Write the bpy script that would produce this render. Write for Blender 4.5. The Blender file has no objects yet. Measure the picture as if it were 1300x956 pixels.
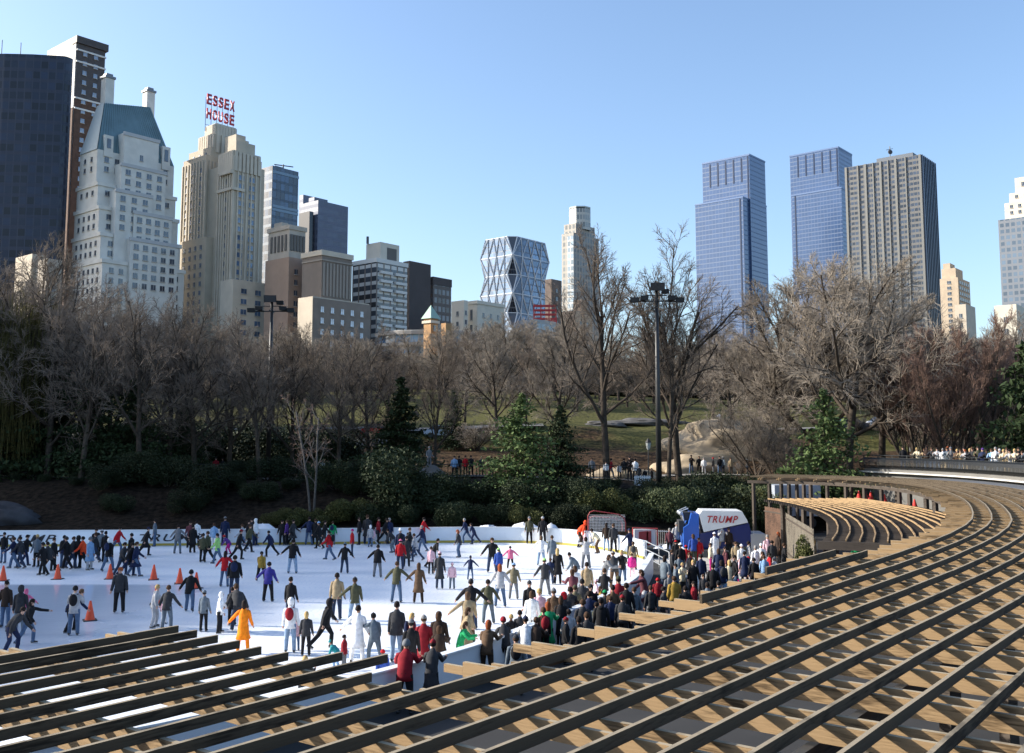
import bpy, bmesh, math, random
import numpy as np
from mathutils import Vector, Matrix
R = math.radians
random.seed(7)
C = bpy.context.scene.collection
SC = bpy.context.scene

# ------------------------------------------------------------------ camera, sky, sun, exposure
FPX, HZ, CH = 1264.0, 560.0, 7.0            # focal length in photo pixels, horizon row, eye height above the ice
PITCH = math.atan((HZ-433)/FPX)
cam = bpy.data.objects.new('camera', bpy.data.cameras.new('camera')); C.objects.link(cam)
cam.data.sensor_width = 36; cam.data.lens = 36*FPX/1300; cam.data.shift_y = -45/1300
cam.data.clip_start = .1; cam.data.clip_end = 9000
cam.location = (0, 0, CH); cam.rotation_euler = (math.pi/2+PITCH, 0, 0)
SC.camera = cam
SUN_EL = R(25)
SUN_D = Vector((-math.cos(SUN_EL), .14*math.cos(SUN_EL), math.sin(SUN_EL))).normalized()   # towards the sun: from the left
w = bpy.data.worlds.new('World'); SC.world = w; w.use_nodes = True
nt = w.node_tree; nt.nodes.clear()
bg = nt.nodes.new('ShaderNodeBackground'); wo = nt.nodes.new('ShaderNodeOutputWorld')
sky = nt.nodes.new('ShaderNodeTexSky'); sky.sky_type = 'NISHITA'; sky.sun_disc = False
sky.sun_elevation = SUN_EL; sky.sun_rotation = math.atan2(SUN_D.x, SUN_D.y)
sky.altitude = 0; sky.air_density = 1.0; sky.dust_density = 1.6; sky.ozone_density = 2.8
bg.inputs[1].default_value = .15
nt.links.new(sky.outputs[0], bg.inputs[0]); nt.links.new(bg.outputs[0], wo.inputs[0])
sl = bpy.data.lights.new('sun', 'SUN'); sl.energy = 4.6; sl.angle = R(.53); sl.color = (1, .93, .82)
so = bpy.data.objects.new('sun', sl); C.objects.link(so); so.rotation_euler = SUN_D.to_track_quat('Z', 'Y').to_euler()
so.location = (-60, 0, 60)
SC.view_settings.view_transform = 'Standard'; SC.view_settings.look = 'None'
SC.view_settings.exposure = .92; SC.view_settings.gamma = 1
SC.cycles.max_bounces = 5; SC.cycles.diffuse_bounces = 2; SC.cycles.glossy_bounces = 2

# ------------------------------------------------------------------ placing by sight line
cp, sp = math.cos(PITCH), math.sin(PITCH)
def ray(px, py):
    u, v = (px-650)/FPX, (433-py)/FPX
    return Vector((u, cp - v*sp, sp + v*cp))
def onz(px, py, z=0.0):
    d = ray(px, py); t = (z-CH)/d.z
    return Vector((d.x*t, d.y*t, z))
def atY(px, py, Y):
    d = ray(px, py); t = Y/d.y
    return Vector((d.x*t, Y, CH+d.z*t))
def Xat(px, Y): return atY(px, HZ, Y).x

# ------------------------------------------------------------------ materials
MATS = {}
def mat(name, col, rough=.7, metal=0, var=0.0, vscale=6.0, spec=.5, bump=0.0, bscale=20.0, rnd=0.0, emit=None):
    if name in MATS: return MATS[name]
    m = bpy.data.materials.new(name); m.use_nodes = True; n = m.node_tree; b = n.nodes['Principled BSDF']
    b.inputs['Base Color'].default_value = (*col, 1); b.inputs['Roughness'].default_value = rough
    b.inputs['Metallic'].default_value = metal; b.inputs['Specular IOR Level'].default_value = spec
    tc = None
    if var or bump or rnd: tc = n.nodes.new('ShaderNodeTexCoord')
    if var or rnd:
        hs = n.nodes.new('ShaderNodeHueSaturation'); hs.inputs['Color'].default_value = (*col, 1)
        n.links.new(hs.outputs[0], b.inputs['Base Color'])
        add = n.nodes.new('ShaderNodeMath'); add.operation = 'ADD'; add.inputs[0].default_value = 1; add.inputs[1].default_value = 0
        last = add
        if var:
            nz = n.nodes.new('ShaderNodeTexNoise'); nz.inputs['Scale'].default_value = vscale; nz.inputs['Detail'].default_value = 5
            n.links.new(tc.outputs['Object'], nz.inputs['Vector'])
            mr = n.nodes.new('ShaderNodeMapRange'); mr.inputs[1].default_value = .3; mr.inputs[2].default_value = .7
            mr.inputs[3].default_value = -var; mr.inputs[4].default_value = var
            n.links.new(nz.outputs[0], mr.inputs[0]); n.links.new(mr.outputs[0], add.inputs[1])
        if rnd:
            oi = n.nodes.new('ShaderNodeObjectInfo'); mr2 = n.nodes.new('ShaderNodeMapRange')
            mr2.inputs[3].default_value = -rnd; mr2.inputs[4].default_value = rnd
            n.links.new(oi.outputs['Random'], mr2.inputs[0])
            a2 = n.nodes.new('ShaderNodeMath'); a2.operation = 'ADD'
            n.links.new(add.outputs[0], a2.inputs[0]); n.links.new(mr2.outputs[0], a2.inputs[1]); last = a2
        n.links.new(last.outputs[0], hs.inputs['Value'])
    if bump:
        nb = n.nodes.new('ShaderNodeTexNoise'); nb.inputs['Scale'].default_value = bscale; nb.inputs['Detail'].default_value = 4
        bp = n.nodes.new('ShaderNodeBump'); bp.inputs['Strength'].default_value = bump
        n.links.new(tc.outputs['Object'], nb.inputs['Vector']); n.links.new(nb.outputs[0], bp.inputs['Height'])
        n.links.new(bp.outputs[0], b.inputs['Normal'])
    if emit: b.inputs['Emission Color'].default_value = (*emit, 1); b.inputs['Emission Strength'].default_value = 1
    MATS[name] = m; return m

def curtain(name, glass, line, cw, ch, lw=.12, lh=.3, rough=.12, metal=.0, var=.35, spec=.9, line2=None):
    """curtain wall: a grid of panes read from metre UVs, each pane a little different"""
    if name in MATS: return MATS[name]
    m = bpy.data.materials.new(name); m.use_nodes = True; n = m.node_tree; N = n.nodes; L = n.links
    b = N['Principled BSDF']
    def mth(op, a, c=None):
        q = N.new('ShaderNodeMath'); q.operation = op
        for i, v in enumerate((a, c)):
            if v is None: continue
            if isinstance(v, (int, float)): q.inputs[i].default_value = v
            else: L.new(v, q.inputs[i])
        return q.outputs[0]
    uv = N.new('ShaderNodeUVMap'); sx = N.new('ShaderNodeSeparateXYZ'); L.new(uv.outputs[0], sx.inputs[0])
    U = mth('DIVIDE', sx.outputs[0], cw); V = mth('DIVIDE', sx.outputs[1], ch)
    fu, fv = mth('FRACT', U), mth('FRACT', V)
    lu, lv = mth('LESS_THAN', fu, lw), mth('LESS_THAN', fv, lh)
    wn = N.new('ShaderNodeTexWhiteNoise'); cx = N.new('ShaderNodeCombineXYZ')
    L.new(mth('FLOOR', U), cx.inputs[0]); L.new(mth('FLOOR', V), cx.inputs[1]); L.new(cx.outputs[0], wn.inputs['Vector'])
    mr = N.new('ShaderNodeMapRange'); mr.inputs[3].default_value = 1-var; mr.inputs[4].default_value = 1+var
    L.new(wn.outputs[0], mr.inputs[0])
    hs = N.new('ShaderNodeHueSaturation'); hs.inputs['Color'].default_value = (*glass, 1); L.new(mr.outputs[0], hs.inputs['Value'])
    m1 = N.new('ShaderNodeMix'); m1.data_type = 'RGBA'; L.new(lv, m1.inputs[0]); L.new(hs.outputs[0], m1.inputs[6]); m1.inputs[7].default_value = (*(line2 or line), 1)
    m2 = N.new('ShaderNodeMix'); m2.data_type = 'RGBA'; L.new(lu, m2.inputs[0]); L.new(m1.outputs[2], m2.inputs[6]); m2.inputs[7].default_value = (*line, 1)
    L.new(m2.outputs[2], b.inputs['Base Color'])
    isl = mth('MAXIMUM', lu, lv)
    rr = N.new('ShaderNodeMapRange'); rr.inputs[3].default_value = rough; rr.inputs[4].default_value = .6; L.new(isl, rr.inputs[0])
    L.new(rr.outputs[0], b.inputs['Roughness'])
    mm = N.new('ShaderNodeMapRange'); mm.inputs[3].default_value = metal; mm.inputs[4].default_value = 0; L.new(isl, mm.inputs[0])
    L.new(mm.outputs[0], b.inputs['Metallic']); b.inputs['Specular IOR Level'].default_value = spec
    MATS[name] = m; return m

# ------------------------------------------------------------------ mesh collecting
class MB:
    def __init__(s): s.v = []; s.f = []; s.uv = []; s.mi = []
    def quad(s, a, b, c, d, uv=None, mi=0):
        i = len(s.v); s.v += [tuple(a), tuple(b), tuple(c), tuple(d)]; s.f.append((i, i+1, i+2, i+3)); s.uv.append(uv); s.mi.append(mi)
    def poly(s, pts, mi=0):
        i = len(s.v); s.v += [tuple(p) for p in pts]; s.f.append(tuple(range(i, i+len(pts)))); s.uv.append(None); s.mi.append(mi)
    def hexa(s, p, uvm=None, mi=0):
        """p: 8 corners, bottom ring 0-3 counter-clockwise from above, top ring 4-7"""
        P = [Vector(q) for q in p]
        for k in range(4):
            a, b, c, d = P[k], P[(k+1) % 4], P[(k+1) % 4+4], P[k+4]
            L = (b-a).length
            s.quad(a, b, c, d, [(0, a.z), (L, b.z), (L, c.z), (0, d.z)], mi)
        s.quad(P[4], P[5], P[6], P[7], None, mi); s.quad(P[3], P[2], P[1], P[0], None, mi)
    def box(s, c, d, ax=None, mi=0):
        """centre c, full size d, optional rotation about z"""
        x, y, z = d[0]/2, d[1]/2, d[2]/2; ca, sa = (math.cos(ax), math.sin(ax)) if ax else (1, 0)
        P = []
        for dz in (-z, z):
            for dx, dy in ((-x, -y), (x, -y), (x, y), (-x, y)):
                P.append((c[0]+dx*ca-dy*sa, c[1]+dx*sa+dy*ca, c[2]+dz))
        s.hexa(P, mi=mi)
    def frame_box(s, o, u, v, a, b, z0, z1, mi=0):
        o = Vector(o); a0, a1 = a; b0, b1 = b; P = []
        for z in (z0, z1):
            for q, r in ((a0, b0), (a1, b0), (a1, b1), (a0, b1)):
                p = o + u*q + v*r; P.append((p.x, p.y, z))
        s.hexa(P, mi=mi)
    def tube(s, pts, rad, n=6, cap=True, mi=0, ell=None):
        pts = [Vector(p) for p in pts]; base = len(s.v); up = None
        if not isinstance(rad, (list, tuple)): rad = [rad]*len(pts)
        for k, p in enumerate(pts):
            d = (pts[min(k+1, len(pts)-1)] - pts[max(k-1, 0)])
            if d.length < 1e-9: d = Vector((0, 0, 1))
            d.normalize()
            if up is None:
                xa = Vector((1, 0, 0)) if abs(d.x) < .9 else Vector((0, 1, 0))
            else: xa = up
            xa = (xa - d*xa.dot(d)).normalized(); up = xa; ya = d.cross(xa)
            r = rad[k]; rx, ry = r if isinstance(r, (list, tuple)) else (r, r)
            for j in range(n):
                t = 2*math.pi*j/n + math.pi/n; s.v.append(tuple(p + xa*(rx*math.cos(t)) + ya*(ry*math.sin(t))))
        for k in range(len(pts)-1):
            for j in range(n):
                a = base+k*n+j; b = base+k*n+(j+1) % n; s.f.append((a, b, b+n, a+n)); s.uv.append(None); s.mi.append(mi)
        if cap:
            s.f.append(tuple(base+j for j in reversed(range(n)))); s.uv.append(None); s.mi.append(mi)
            e = base+(len(pts)-1)*n; s.f.append(tuple(e+j for j in range(n))); s.uv.append(None); s.mi.append(mi)
    def bar(s, a, b, wx, hz, mi=0):
        """board on edge from a to b (both at the board's centre), width wx, height hz"""
        a, b = Vector(a), Vector(b); d = b-a; h = Vector((-d.y, d.x, 0)).normalized()*(wx/2); z = Vector((0, 0, hz/2))
        s.hexa([a-h-z, b-h-z, b+h-z, a+h-z, a-h+z, b-h+z, b+h+z, a+h+z], mi=mi)
    def sphere(s, c, r, nu=10, nv=7, mi=0, fn=None):
        base = len(s.v); r = r if isinstance(r, (list, tuple)) else (r, r, r)
        for i in range(nv+1):
            ph = math.pi*i/nv
            for j in range(nu):
                th = 2*math.pi*j/nu; p = Vector((r[0]*math.sin(ph)*math.cos(th), r[1]*math.sin(ph)*math.sin(th), r[2]*math.cos(ph)))
                if fn: p = fn(p)
                s.v.append((c[0]+p.x, c[1]+p.y, c[2]+p.z))
        for i in range(nv):
            for j in range(nu):
                a = base+i*nu+j; b = base+i*nu+(j+1) % nu; s.f.append((a, a+nu, b+nu, b)); s.uv.append(None); s.mi.append(mi)
    def mesh(s, name, mats, smooth=False):
        me = bpy.data.meshes.new(name); me.from_pydata(s.v, [], s.f); me.update()
        for m in (mats if isinstance(mats, (list, tuple)) else [mats]): me.materials.append(m)
        if any(s.mi): me.polygons.foreach_set('material_index', s.mi)
        if any(u is not None for u in s.uv):
            ul = me.uv_layers.new(name='UVMap').data; k = 0
            for f, u in zip(s.f, s.uv):
                for q in range(len(f)):
                    if u is not None: ul[k].uv = u[q]
                    k += 1
        if smooth: me.polygons.foreach_set('use_smooth', [True]*len(me.polygons))
        return me
    def obj(s, name, mats, parent=None, smooth=False):
        return link(name, s.mesh(name, mats, smooth), parent)

def link(name, data, parent=None, loc=None, rz=0, sc=None):
    o = bpy.data.objects.new(name, data); C.objects.link(o)
    if parent is not None: o.parent = parent
    if loc is not None: o.location = loc
    if rz: o.rotation_euler = (0, 0, rz)
    if sc: o.scale = (sc, sc, sc) if isinstance(sc, (int, float)) else sc
    return o
def tag(o, label, cat=None, group=None, kind=None):
    if label: o['label'] = label
    if cat: o['category'] = cat
    if group: o['group'] = group
    if kind: o['kind'] = kind
    return o
def empty(name, loc, label, cat, group=None, rz=0, sc=None):
    o = link(name, None, None, loc, rz, sc); o.empty_display_size = .3
    return tag(o, label, cat, group)

# ------------------------------------------------------------------ terrain
def lerp_tab(t, tab):
    if t <= tab[0][0]: return tab[0][1]
    for (a, b), (c, d) in zip(tab, tab[1:]):
        if t <= c:
            k = (t-a)/(c-a); k = k*k*(3-2*k); return b+(d-b)*k
    return tab[-1][1]
def sstep(a, b, t):
    k = max(0, min(1, (t-a)/(b-a))); return k*k*(3-2*k)
HT = [(-40, 0), (69.8, 0), (72, .9), (83, 3.8), (107, 3.5), (118, 5.8), (130, 9.0), (150, 11.3), (180, 14.2), (260, 19), (420, 17), (800, 12), (4000, 10)]
HTR = [(-40, 0), (79, 0), (84, 1.6), (92, 3.4), (107, 3.4), (118, 5.8), (130, 8.5), (150, 11), (180, 13.5), (260, 18), (420, 17), (800, 12), (4000, 10)]
def ground(x, y):
    k = sstep(8, 18, x)
    h = lerp_tab(y, HT)*(1-k) + lerp_tab(y, HTR)*k
    if y > 72: h += .25*math.sin(x*.21+y*.13)*math.cos(y*.17-x*.07)*sstep(72, 84, y) + 1.0*math.sin(x*.03+2)*sstep(120, 200, y)
    # mound the photographer stands on
    h = max(h, 5.35*(1-sstep(1.5, 5.0, y)) if y < 6 else h)
    return h
def ground_mat():
    m = bpy.data.materials.new('ground'); m.use_nodes = True; n = m.node_tree; N = n.nodes; L = n.links; b = N['Principled BSDF']
    b.inputs['Roughness'].default_value = .95; b.inputs['Specular IOR Level'].default_value = .1
    g = N.new('ShaderNodeNewGeometry'); sx = N.new('ShaderNodeSeparateXYZ'); L.new(g.outputs['Position'], sx.inputs[0])
    nz = N.new('ShaderNodeTexNoise'); nz.inputs['Scale'].default_value = .09; nz.inputs['Detail'].default_value = 6; L.new(g.outputs['Position'], nz.inputs['Vector'])
    n2 = N.new('ShaderNodeTexNoise'); n2.inputs['Scale'].default_value = 2.5; n2.inputs['Detail'].default_value = 6; L.new(g.outputs['Position'], n2.inputs['Vector'])
    def mth(op, a, c):
        q = N.new('ShaderNodeMath'); q.operation = op
        for i, v in enumerate((a, c)):
            if isinstance(v, (int, float)): q.inputs[i].default_value = v
            else: L.new(v, q.inputs[i])
        return q.outputs[0]
    # grass where the lawns lie (beyond the slope, and the flat lawn at far left)
    yy = mth('ADD', sx.outputs[1], mth('MULTIPLY', mth('SUBTRACT', nz.outputs[0], .5), 55))
    mr = N.new('ShaderNodeMapRange'); mr.inputs[1].default_value = 122; mr.inputs[2].default_value = 128; L.new(yy, mr.inputs[0])
    ml = N.new('ShaderNodeMapRange'); ml.inputs[1].default_value = -32; ml.inputs[2].default_value = -40; L.new(sx.outputs[0], ml.inputs[0])
    my = N.new('ShaderNodeMapRange'); my.inputs[1].default_value = 92; my.inputs[2].default_value = 96; L.new(sx.outputs[1], my.inputs[0])
    msk = mth('MAXIMUM', mr.outputs[0], mth('MULTIPLY', ml.outputs[0], my.outputs[0]))
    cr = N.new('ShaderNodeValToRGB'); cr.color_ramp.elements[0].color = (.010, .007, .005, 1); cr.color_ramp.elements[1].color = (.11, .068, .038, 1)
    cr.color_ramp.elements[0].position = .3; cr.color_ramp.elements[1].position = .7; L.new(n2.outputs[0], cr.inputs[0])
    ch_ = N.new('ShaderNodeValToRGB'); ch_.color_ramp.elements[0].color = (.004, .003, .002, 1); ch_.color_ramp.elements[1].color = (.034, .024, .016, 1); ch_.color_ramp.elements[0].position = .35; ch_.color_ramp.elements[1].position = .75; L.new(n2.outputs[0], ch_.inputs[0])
    hm = N.new('ShaderNodeMapRange'); hm.inputs[1].default_value = 92; hm.inputs[2].default_value = 84; L.new(mth('ADD', sx.outputs[1], mth('MULTIPLY', mth('SUBTRACT', nz.outputs[0], .5), 14)), hm.inputs[0])   # shade of the bank painted in: soil darkened on the rink side
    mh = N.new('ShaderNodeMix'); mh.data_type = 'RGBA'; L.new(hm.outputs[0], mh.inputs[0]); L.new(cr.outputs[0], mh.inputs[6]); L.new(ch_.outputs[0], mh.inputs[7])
    cg = N.new('ShaderNodeValToRGB'); cg.color_ramp.elements[0].color = (.05, .053, .018, 1); cg.color_ramp.elements[1].color = (.13, .12, .042, 1)
    cg.color_ramp.elements[0].position = .3; cg.color_ramp.elements[1].position = .7; L.new(n2.outputs[0], cg.inputs[0])
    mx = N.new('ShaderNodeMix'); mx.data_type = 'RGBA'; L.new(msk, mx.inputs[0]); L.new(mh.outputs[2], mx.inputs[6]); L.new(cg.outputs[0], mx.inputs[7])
    # city ground far away, asphalt grey
    mf = N.new('ShaderNodeMapRange'); mf.inputs[1].default_value = 300; mf.inputs[2].default_value = 320; L.new(sx.outputs[1], mf.inputs[0])
    m2 = N.new('ShaderNodeMix'); m2.data_type = 'RGBA'; L.new(mf.outputs[0], m2.inputs[0]); L.new(mx.outputs[2], m2.inputs[6]); m2.inputs[7].default_value = (.09, .09, .09, 1)
    L.new(m2.outputs[2], b.inputs['Base Color'])
    bp = N.new('ShaderNodeBump'); bp.inputs['Strength'].default_value = .6; bp.inputs['Distance'].default_value = .2; L.new(n2.outputs[0], bp.inputs['Height']); L.new(bp.outputs[0], b.inputs['Normal'])
    return m
def axis(parts):
    out = []
    for a, b, st in parts:
        k = a
        while k < b-1e-6: out.append(k); k += st
    out.append(parts[-1][1]); return out
xs = axis([(-1500, -300, 200), (-300, -100, 25), (-100, 120, 2.5), (120, 300, 20), (300, 2100, 200)])
ys = axis([(-300, -20, 70), (-20, 0, 5), (0, 8, .8), (8, 66, 5), (66, 135, 1.3), (135, 300, 6), (300, 800, 50), (800, 4400, 400)])
g = MB(); nx = len(xs)
for y in ys:
    for x in xs: g.v.append((x, y, ground(x, y)-.03))
for j in range(len(ys)-1):
    for i in range(nx-1):
        a = j*nx+i; g.f.append((a, a+1, a+1+nx, a+nx)); g.uv.append(None); g.mi.append(0)
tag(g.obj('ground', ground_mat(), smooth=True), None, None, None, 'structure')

# ------------------------------------------------------------------ the city
GA = R(40)
U = Vector((math.sin(GA), math.cos(GA), 0))      # along the park front, away to the right
V = Vector((-math.cos(GA), math.sin(GA), 0))     # along the side streets, away to the left
ZB = 9.0
def corner(xc, ytop, D):
    p = atY(xc, ytop, D); return Vector((p.x, p.y, 0)), p.z
def reach(Cn, d, px, zt):
    k = (px-650)/FPX
    return (k*(Cn.y*cp+(zt-CH)*sp)-Cn.x)/(d.x-k*d.y*cp)
class Bld:
    def __init__(s, name, label, D, cat='building', u=None, v=None, group=None):
        s.D = D; s.u = u or U; s.v = v or V; s.root = None; s.name = name; s.label = label; s.cat = cat; s.wins = []; s.parts = {}; s.group = group
    def tier(s, xl, xc, xr, yt, mt, part='wall', dD=0, z0=None, depth=None, zcap=0, capmat=None):
        Cn, zt = corner(xc, yt, s.D+dD)
        if s.root is None: s.root = empty(s.name, (Cn.x, Cn.y, ZB), s.label, s.cat, s.group); s.o = Vector((Cn.x, Cn.y, ZB))
        b = abs(reach(Cn, s.v, xl, zt)) if xl < xc-.01 else (depth or 20)
        a = abs(reach(Cn, s.u, xr, zt)) if xr > xc+.01 else (depth or 20)
        if xl >= xc-.01: pass
        m = MB(); z0 = ZB-3 if z0 is None else z0
        m.frame_box(Cn-s.o+Vector((0, 0, 0)), s.u, s.v, (0, a), (0, b), z0-ZB, zt-ZB)
        m.uv = m.uv
        m.obj(part, mt, s.root)
        if zcap:
            c = MB(); c.frame_box(Cn-s.o, s.u, s.v, (-.4, a+.4), (-.4, b+.4), zt-ZB-zcap, zt-ZB+.5); c.obj('cornice', capmat or mt, s.root)
        return dict(C=Cn, a=a, b=b, zt=zt)
    def windows(s, t, face, sx, sz, w, h, z0, z1=None, m0=1.5, skip=None, mt=None):
        L = t['a'] if face == 'N' else t['b']; d = s.u if face == 'N' else s.v; nrm = -s.v if face == 'N' else -s.u
        z1 = t['zt']-3 if z1 is None else z1
        nx = max(1, int((L-2*m0)/sx)); st = (L-2*m0)/nx
        nz = max(1, int((z1-z0)/sz)); rz = math.atan2(d.y, d.x)
        for j in range(nz):
            for i in range(nx):
                if skip and skip(i, j, nx, nz): continue
                p = t['C'] + d*(m0+st*(i+.5)) + nrm*.03
                s.wins.append((p.x, p.y, z1-(j+.5)*sz, rz, w, h, mt or 0))
    def done(s, glass, frame=None, arched=False):
        ws = sorted(s.wins, key=lambda q: -q[2]); proto = {}
        def wm(w, h, mb, c=(0, 0, 0), rz=0):
            mb.box(c, (w, .24, h), rz); ca, sa = math.cos(rz), math.sin(rz)
            mb.box((c[0], c[1], c[2]-h/2-.12), (w+.3, .6, .22), rz, mi=1)
            mb.box((c[0], c[1], c[2]), (.1, .3, h), rz, mi=1)
        fr = frame or MATS['window_frame']
        for q in ws[:100]:
            key = (q[4], q[5], q[6])
            if key not in proto:
                mb = MB(); wm(q[4], q[5], mb); proto[key] = mb.mesh('window', [q[6] if q[6] else glass, fr])
            link('window', proto[key], s.root, (q[0]-s.o.x, q[1]-s.o.y, q[2]-ZB), q[3])
        if len(ws) > 100:
            mb = MB()
            for q in ws[100:]: wm(q[4], q[5], mb, (q[0]-s.o.x, q[1]-s.o.y, q[2]-ZB), q[3])
            o = mb.obj('window', [glass, fr], s.root); o['kind'] = 'stuff'
    def add(s, mb, name, m, smooth=False):
        return mb.obj(name, m, s.root, smooth)
mat('window_frame', (.42, .4, .37), .6)
winglass = mat('window_glass', (.035, .05, .075), .12, 0, .5, .35, 1.0)
winblue = mat('window_glass_blue', (.07, .12, .2), .1, 0, .5, .3, 1.0)

# dark glass slab at far left, with a rounded end
bw = MB(); Dk = 330.0
pL, pR, zt = atY(-60, 68, Dk), atY(74, 68, Dk), atY(40, 68, Dk).z
prof = [(pL.x, Dk+2)] + [(pL.x+(pR.x-pL.x)*t, Dk+2-2*math.sin(t*math.pi)) for t in (.25, .5, .75)] + [(pR.x, Dk+2)]
for k in range(1, 6): a = k/5*math.pi/2; prof.append((pR.x+2.8*math.sin(a), Dk+2+3.2*(1-math.cos(a))))
prof.append(((pR.x+2.8)*(Dk+38)/Dk-1, Dk+38)); prof.append((pL.x, Dk+38))
L0 = 0; oo = Vector((pR.x, Dk, ZB))
for k in range(len(prof)):
    a, b = prof[k], prof[(k+1) % len(prof)]; ln = math.hypot(b[0]-a[0], b[1]-a[1])
    bw.quad((a[0]-oo.x, a[1]-oo.y, -4), (b[0]-oo.x, b[1]-oo.y, -4), (b[0]-oo.x, b[1]-oo.y, zt-ZB), (a[0]-oo.x, a[1]-oo.y, zt-ZB), [(L0, 0), (L0+ln, 0), (L0+ln, zt), (L0, zt)]); L0 += ln
bw.poly([(a[0]-oo.x, a[1]-oo.y, zt-ZB) for a in prof])
rt = empty('glass_tower', oo, 'tall dark blue glass slab with a rounded corner at the far left of the skyline', 'building')
bw.obj('curtain_wall', curtain('dark_glass', (.010, .017, .040), (.045, .055, .085), 2.5, 3.8, .14, .34, .3, .0, .7, .5, (.032, .042, .072)), rt)
c = MB()
for px, h in ((2, 9), (26, 8)):
    q = atY(px, 68, Dk+10); c.tube([(q.x-oo.x, 10, zt-ZB), (q.x-oo.x, 10, zt-ZB+h)], .15, 5)
q = atY(38, 66, Dk+10); c.box((q.x-oo.x, 14, zt-ZB+.6), (18, 12, 1.4)); c.obj('roof_mast', mat('roof_metal', (.2, .22, .25), .5), rt)

# slim brown tower behind it, white flank at the top
b = Bld('brick_tower', 'very tall slim brown brick tower with a white upper flank, behind the dark glass slab', 400)
brown = mat('brown_brick', (.11, .062, .042), .85, 0, .25, .6)
t1 = b.tier(60, 97, 133, 45, mat('pale_stone', (.72, .7, .66), .8, 0, .06, .15), 'wall')
# upper park face is dark, lower part brown: cladding panels standing proud of the core
m = MB(); m.frame_box(t1['C']-b.o, b.u, b.v, (.3, t1['a']+.2), (-.5, -.04), 0-4, t1['zt']-ZB-26); b.add(m, 'brick_cladding', brown)
m = MB(); m.frame_box(t1['C']-b.o, b.u, b.v, (.3, t1['a']+.2), (-.45, -.04), t1['zt']-ZB-26, t1['zt']-ZB-1); b.add(m, 'dark_cladding', mat('dark_brown', (.07, .055, .05), .6, 0, .2, .5))
m = MB(); m.frame_box(t1['C']-b.o, b.u, b.v, (-.5, -.04), (-.5, t1['b']+.2), -4, t1['zt']-ZB-31); b.add(m, 'brick_cladding', brown)
for dz in (26.6, 31, 11, 6):
    m = MB(); m.frame_box(t1['C']-b.o, b.u, b.v, (.2, t1['a']+.5), (-.9, -.04), t1['zt']-ZB-dz-.35, t1['zt']-ZB-dz+.35); b.add(m, 'stone_band', MATS['pale_stone'])
m = MB(); m.frame_box(t1['C']-b.o, b.u, b.v, (-.3, t1['a']+1.2), (-1.2, 3), t1['zt']-ZB-3.2, t1['zt']-ZB-.2); b.add(m, 'parapet', MATS['dark_brown'])
tt = dict(t1); tt['C'] = t1['C']-b.v*.5; b.windows(tt, 'N', 3.6, 4.1, 1.7, 1.8, 20, t1['zt']-5, mt=0); 
b.done(mat('window_glass_pale', (.2, .25, .33), .15, 0, .5, .3, 1))

# Hampshire-type apartment house: white brick with a steep green copper roof and two chimneys
b = Bld('apartment_tower', 'white setback apartment tower with steep green copper roof and two tall chimneys', 330)
white = mat('white_brick', (.70, .67, .61), .85, 0, .1, .3)
t = b.tier(102, 124, 221, 189, white)
wz = [(102, 124, 221, 189, 0, 150, 189)]
tiers = [(98, 124.5, 223, 232, -1.0), (95, 126, 226, 262, -2.2), (92, 128, 229, 296, -3.4), (90, 130, 234, 330, -4.8)]
prevz = t['zt']; tl = [t]
for xl, xc, xr, yt, dD in tiers: tl.append(b.tier(xl, xc, xr, yt, white, 'setback', dD, zcap=.8))
for k, q in enumerate(tl):
    lo = tl[k+1]['zt']+1 if k+1 < len(tl) else 14
    b.windows(q, 'N', 3.4, 3.3, 1.5, 1.75, lo, q['zt']-1.4)
    b.windows(q, 'E', 3.1, 3.3, 1.1, 1.7, lo, q['zt']-1.4)
# central bay on the park front, wider bays lower down
C0 = t['C']; a = t['a']; zt = t['zt']
for k, (x0, x1, y1, d, z0) in enumerate(((.27, .72, 168, 3.2, 0), (.22, .80, 207, 4.6, 0), (.14, .60, 240, 6.0, 0), (.36, .86, 268, 6.6, 0), (.30, .92, 302, 8.2, 0))):
    yy_ = (C0+b.u*(a*x0)-b.v*d).y; zz = atY(150, y1, yy_).z; m = MB(); m.frame_box(C0-b.o, b.u, b.v, (a*x0, a*x1), (-d, 2 if y1 > 180 else 5), -4, zz-ZB); b.add(m, 'bay', white)
    m = MB(); m.frame_box(C0-b.o, b.u, b.v, (a*x0-.3, a*x1+.3), (-d-.3, -d+.6), zz-ZB-.9, zz-ZB+.3); b.add(m, 'cornice', mat('grey_stone', (.5, .5, .5), .8))  # cornice in a greyer stone than the bay
    tb = dict(C=C0+b.u*(a*x0)-b.v*d, a=a*(x1-x0), b=2, zt=zz)
    nz = atY(150, (207, 240, 268, 302, 350)[k], yy_).z
    if k == 0:
        b.windows(tb, 'N', 6.2, 6.5, 1.1, 2.0, nz+2, zz-4.5)
    else: b.windows(tb, 'N', 3.3, 3.3, 1.7, 1.8, nz-7, zz-1.1, m0=.5)
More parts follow.
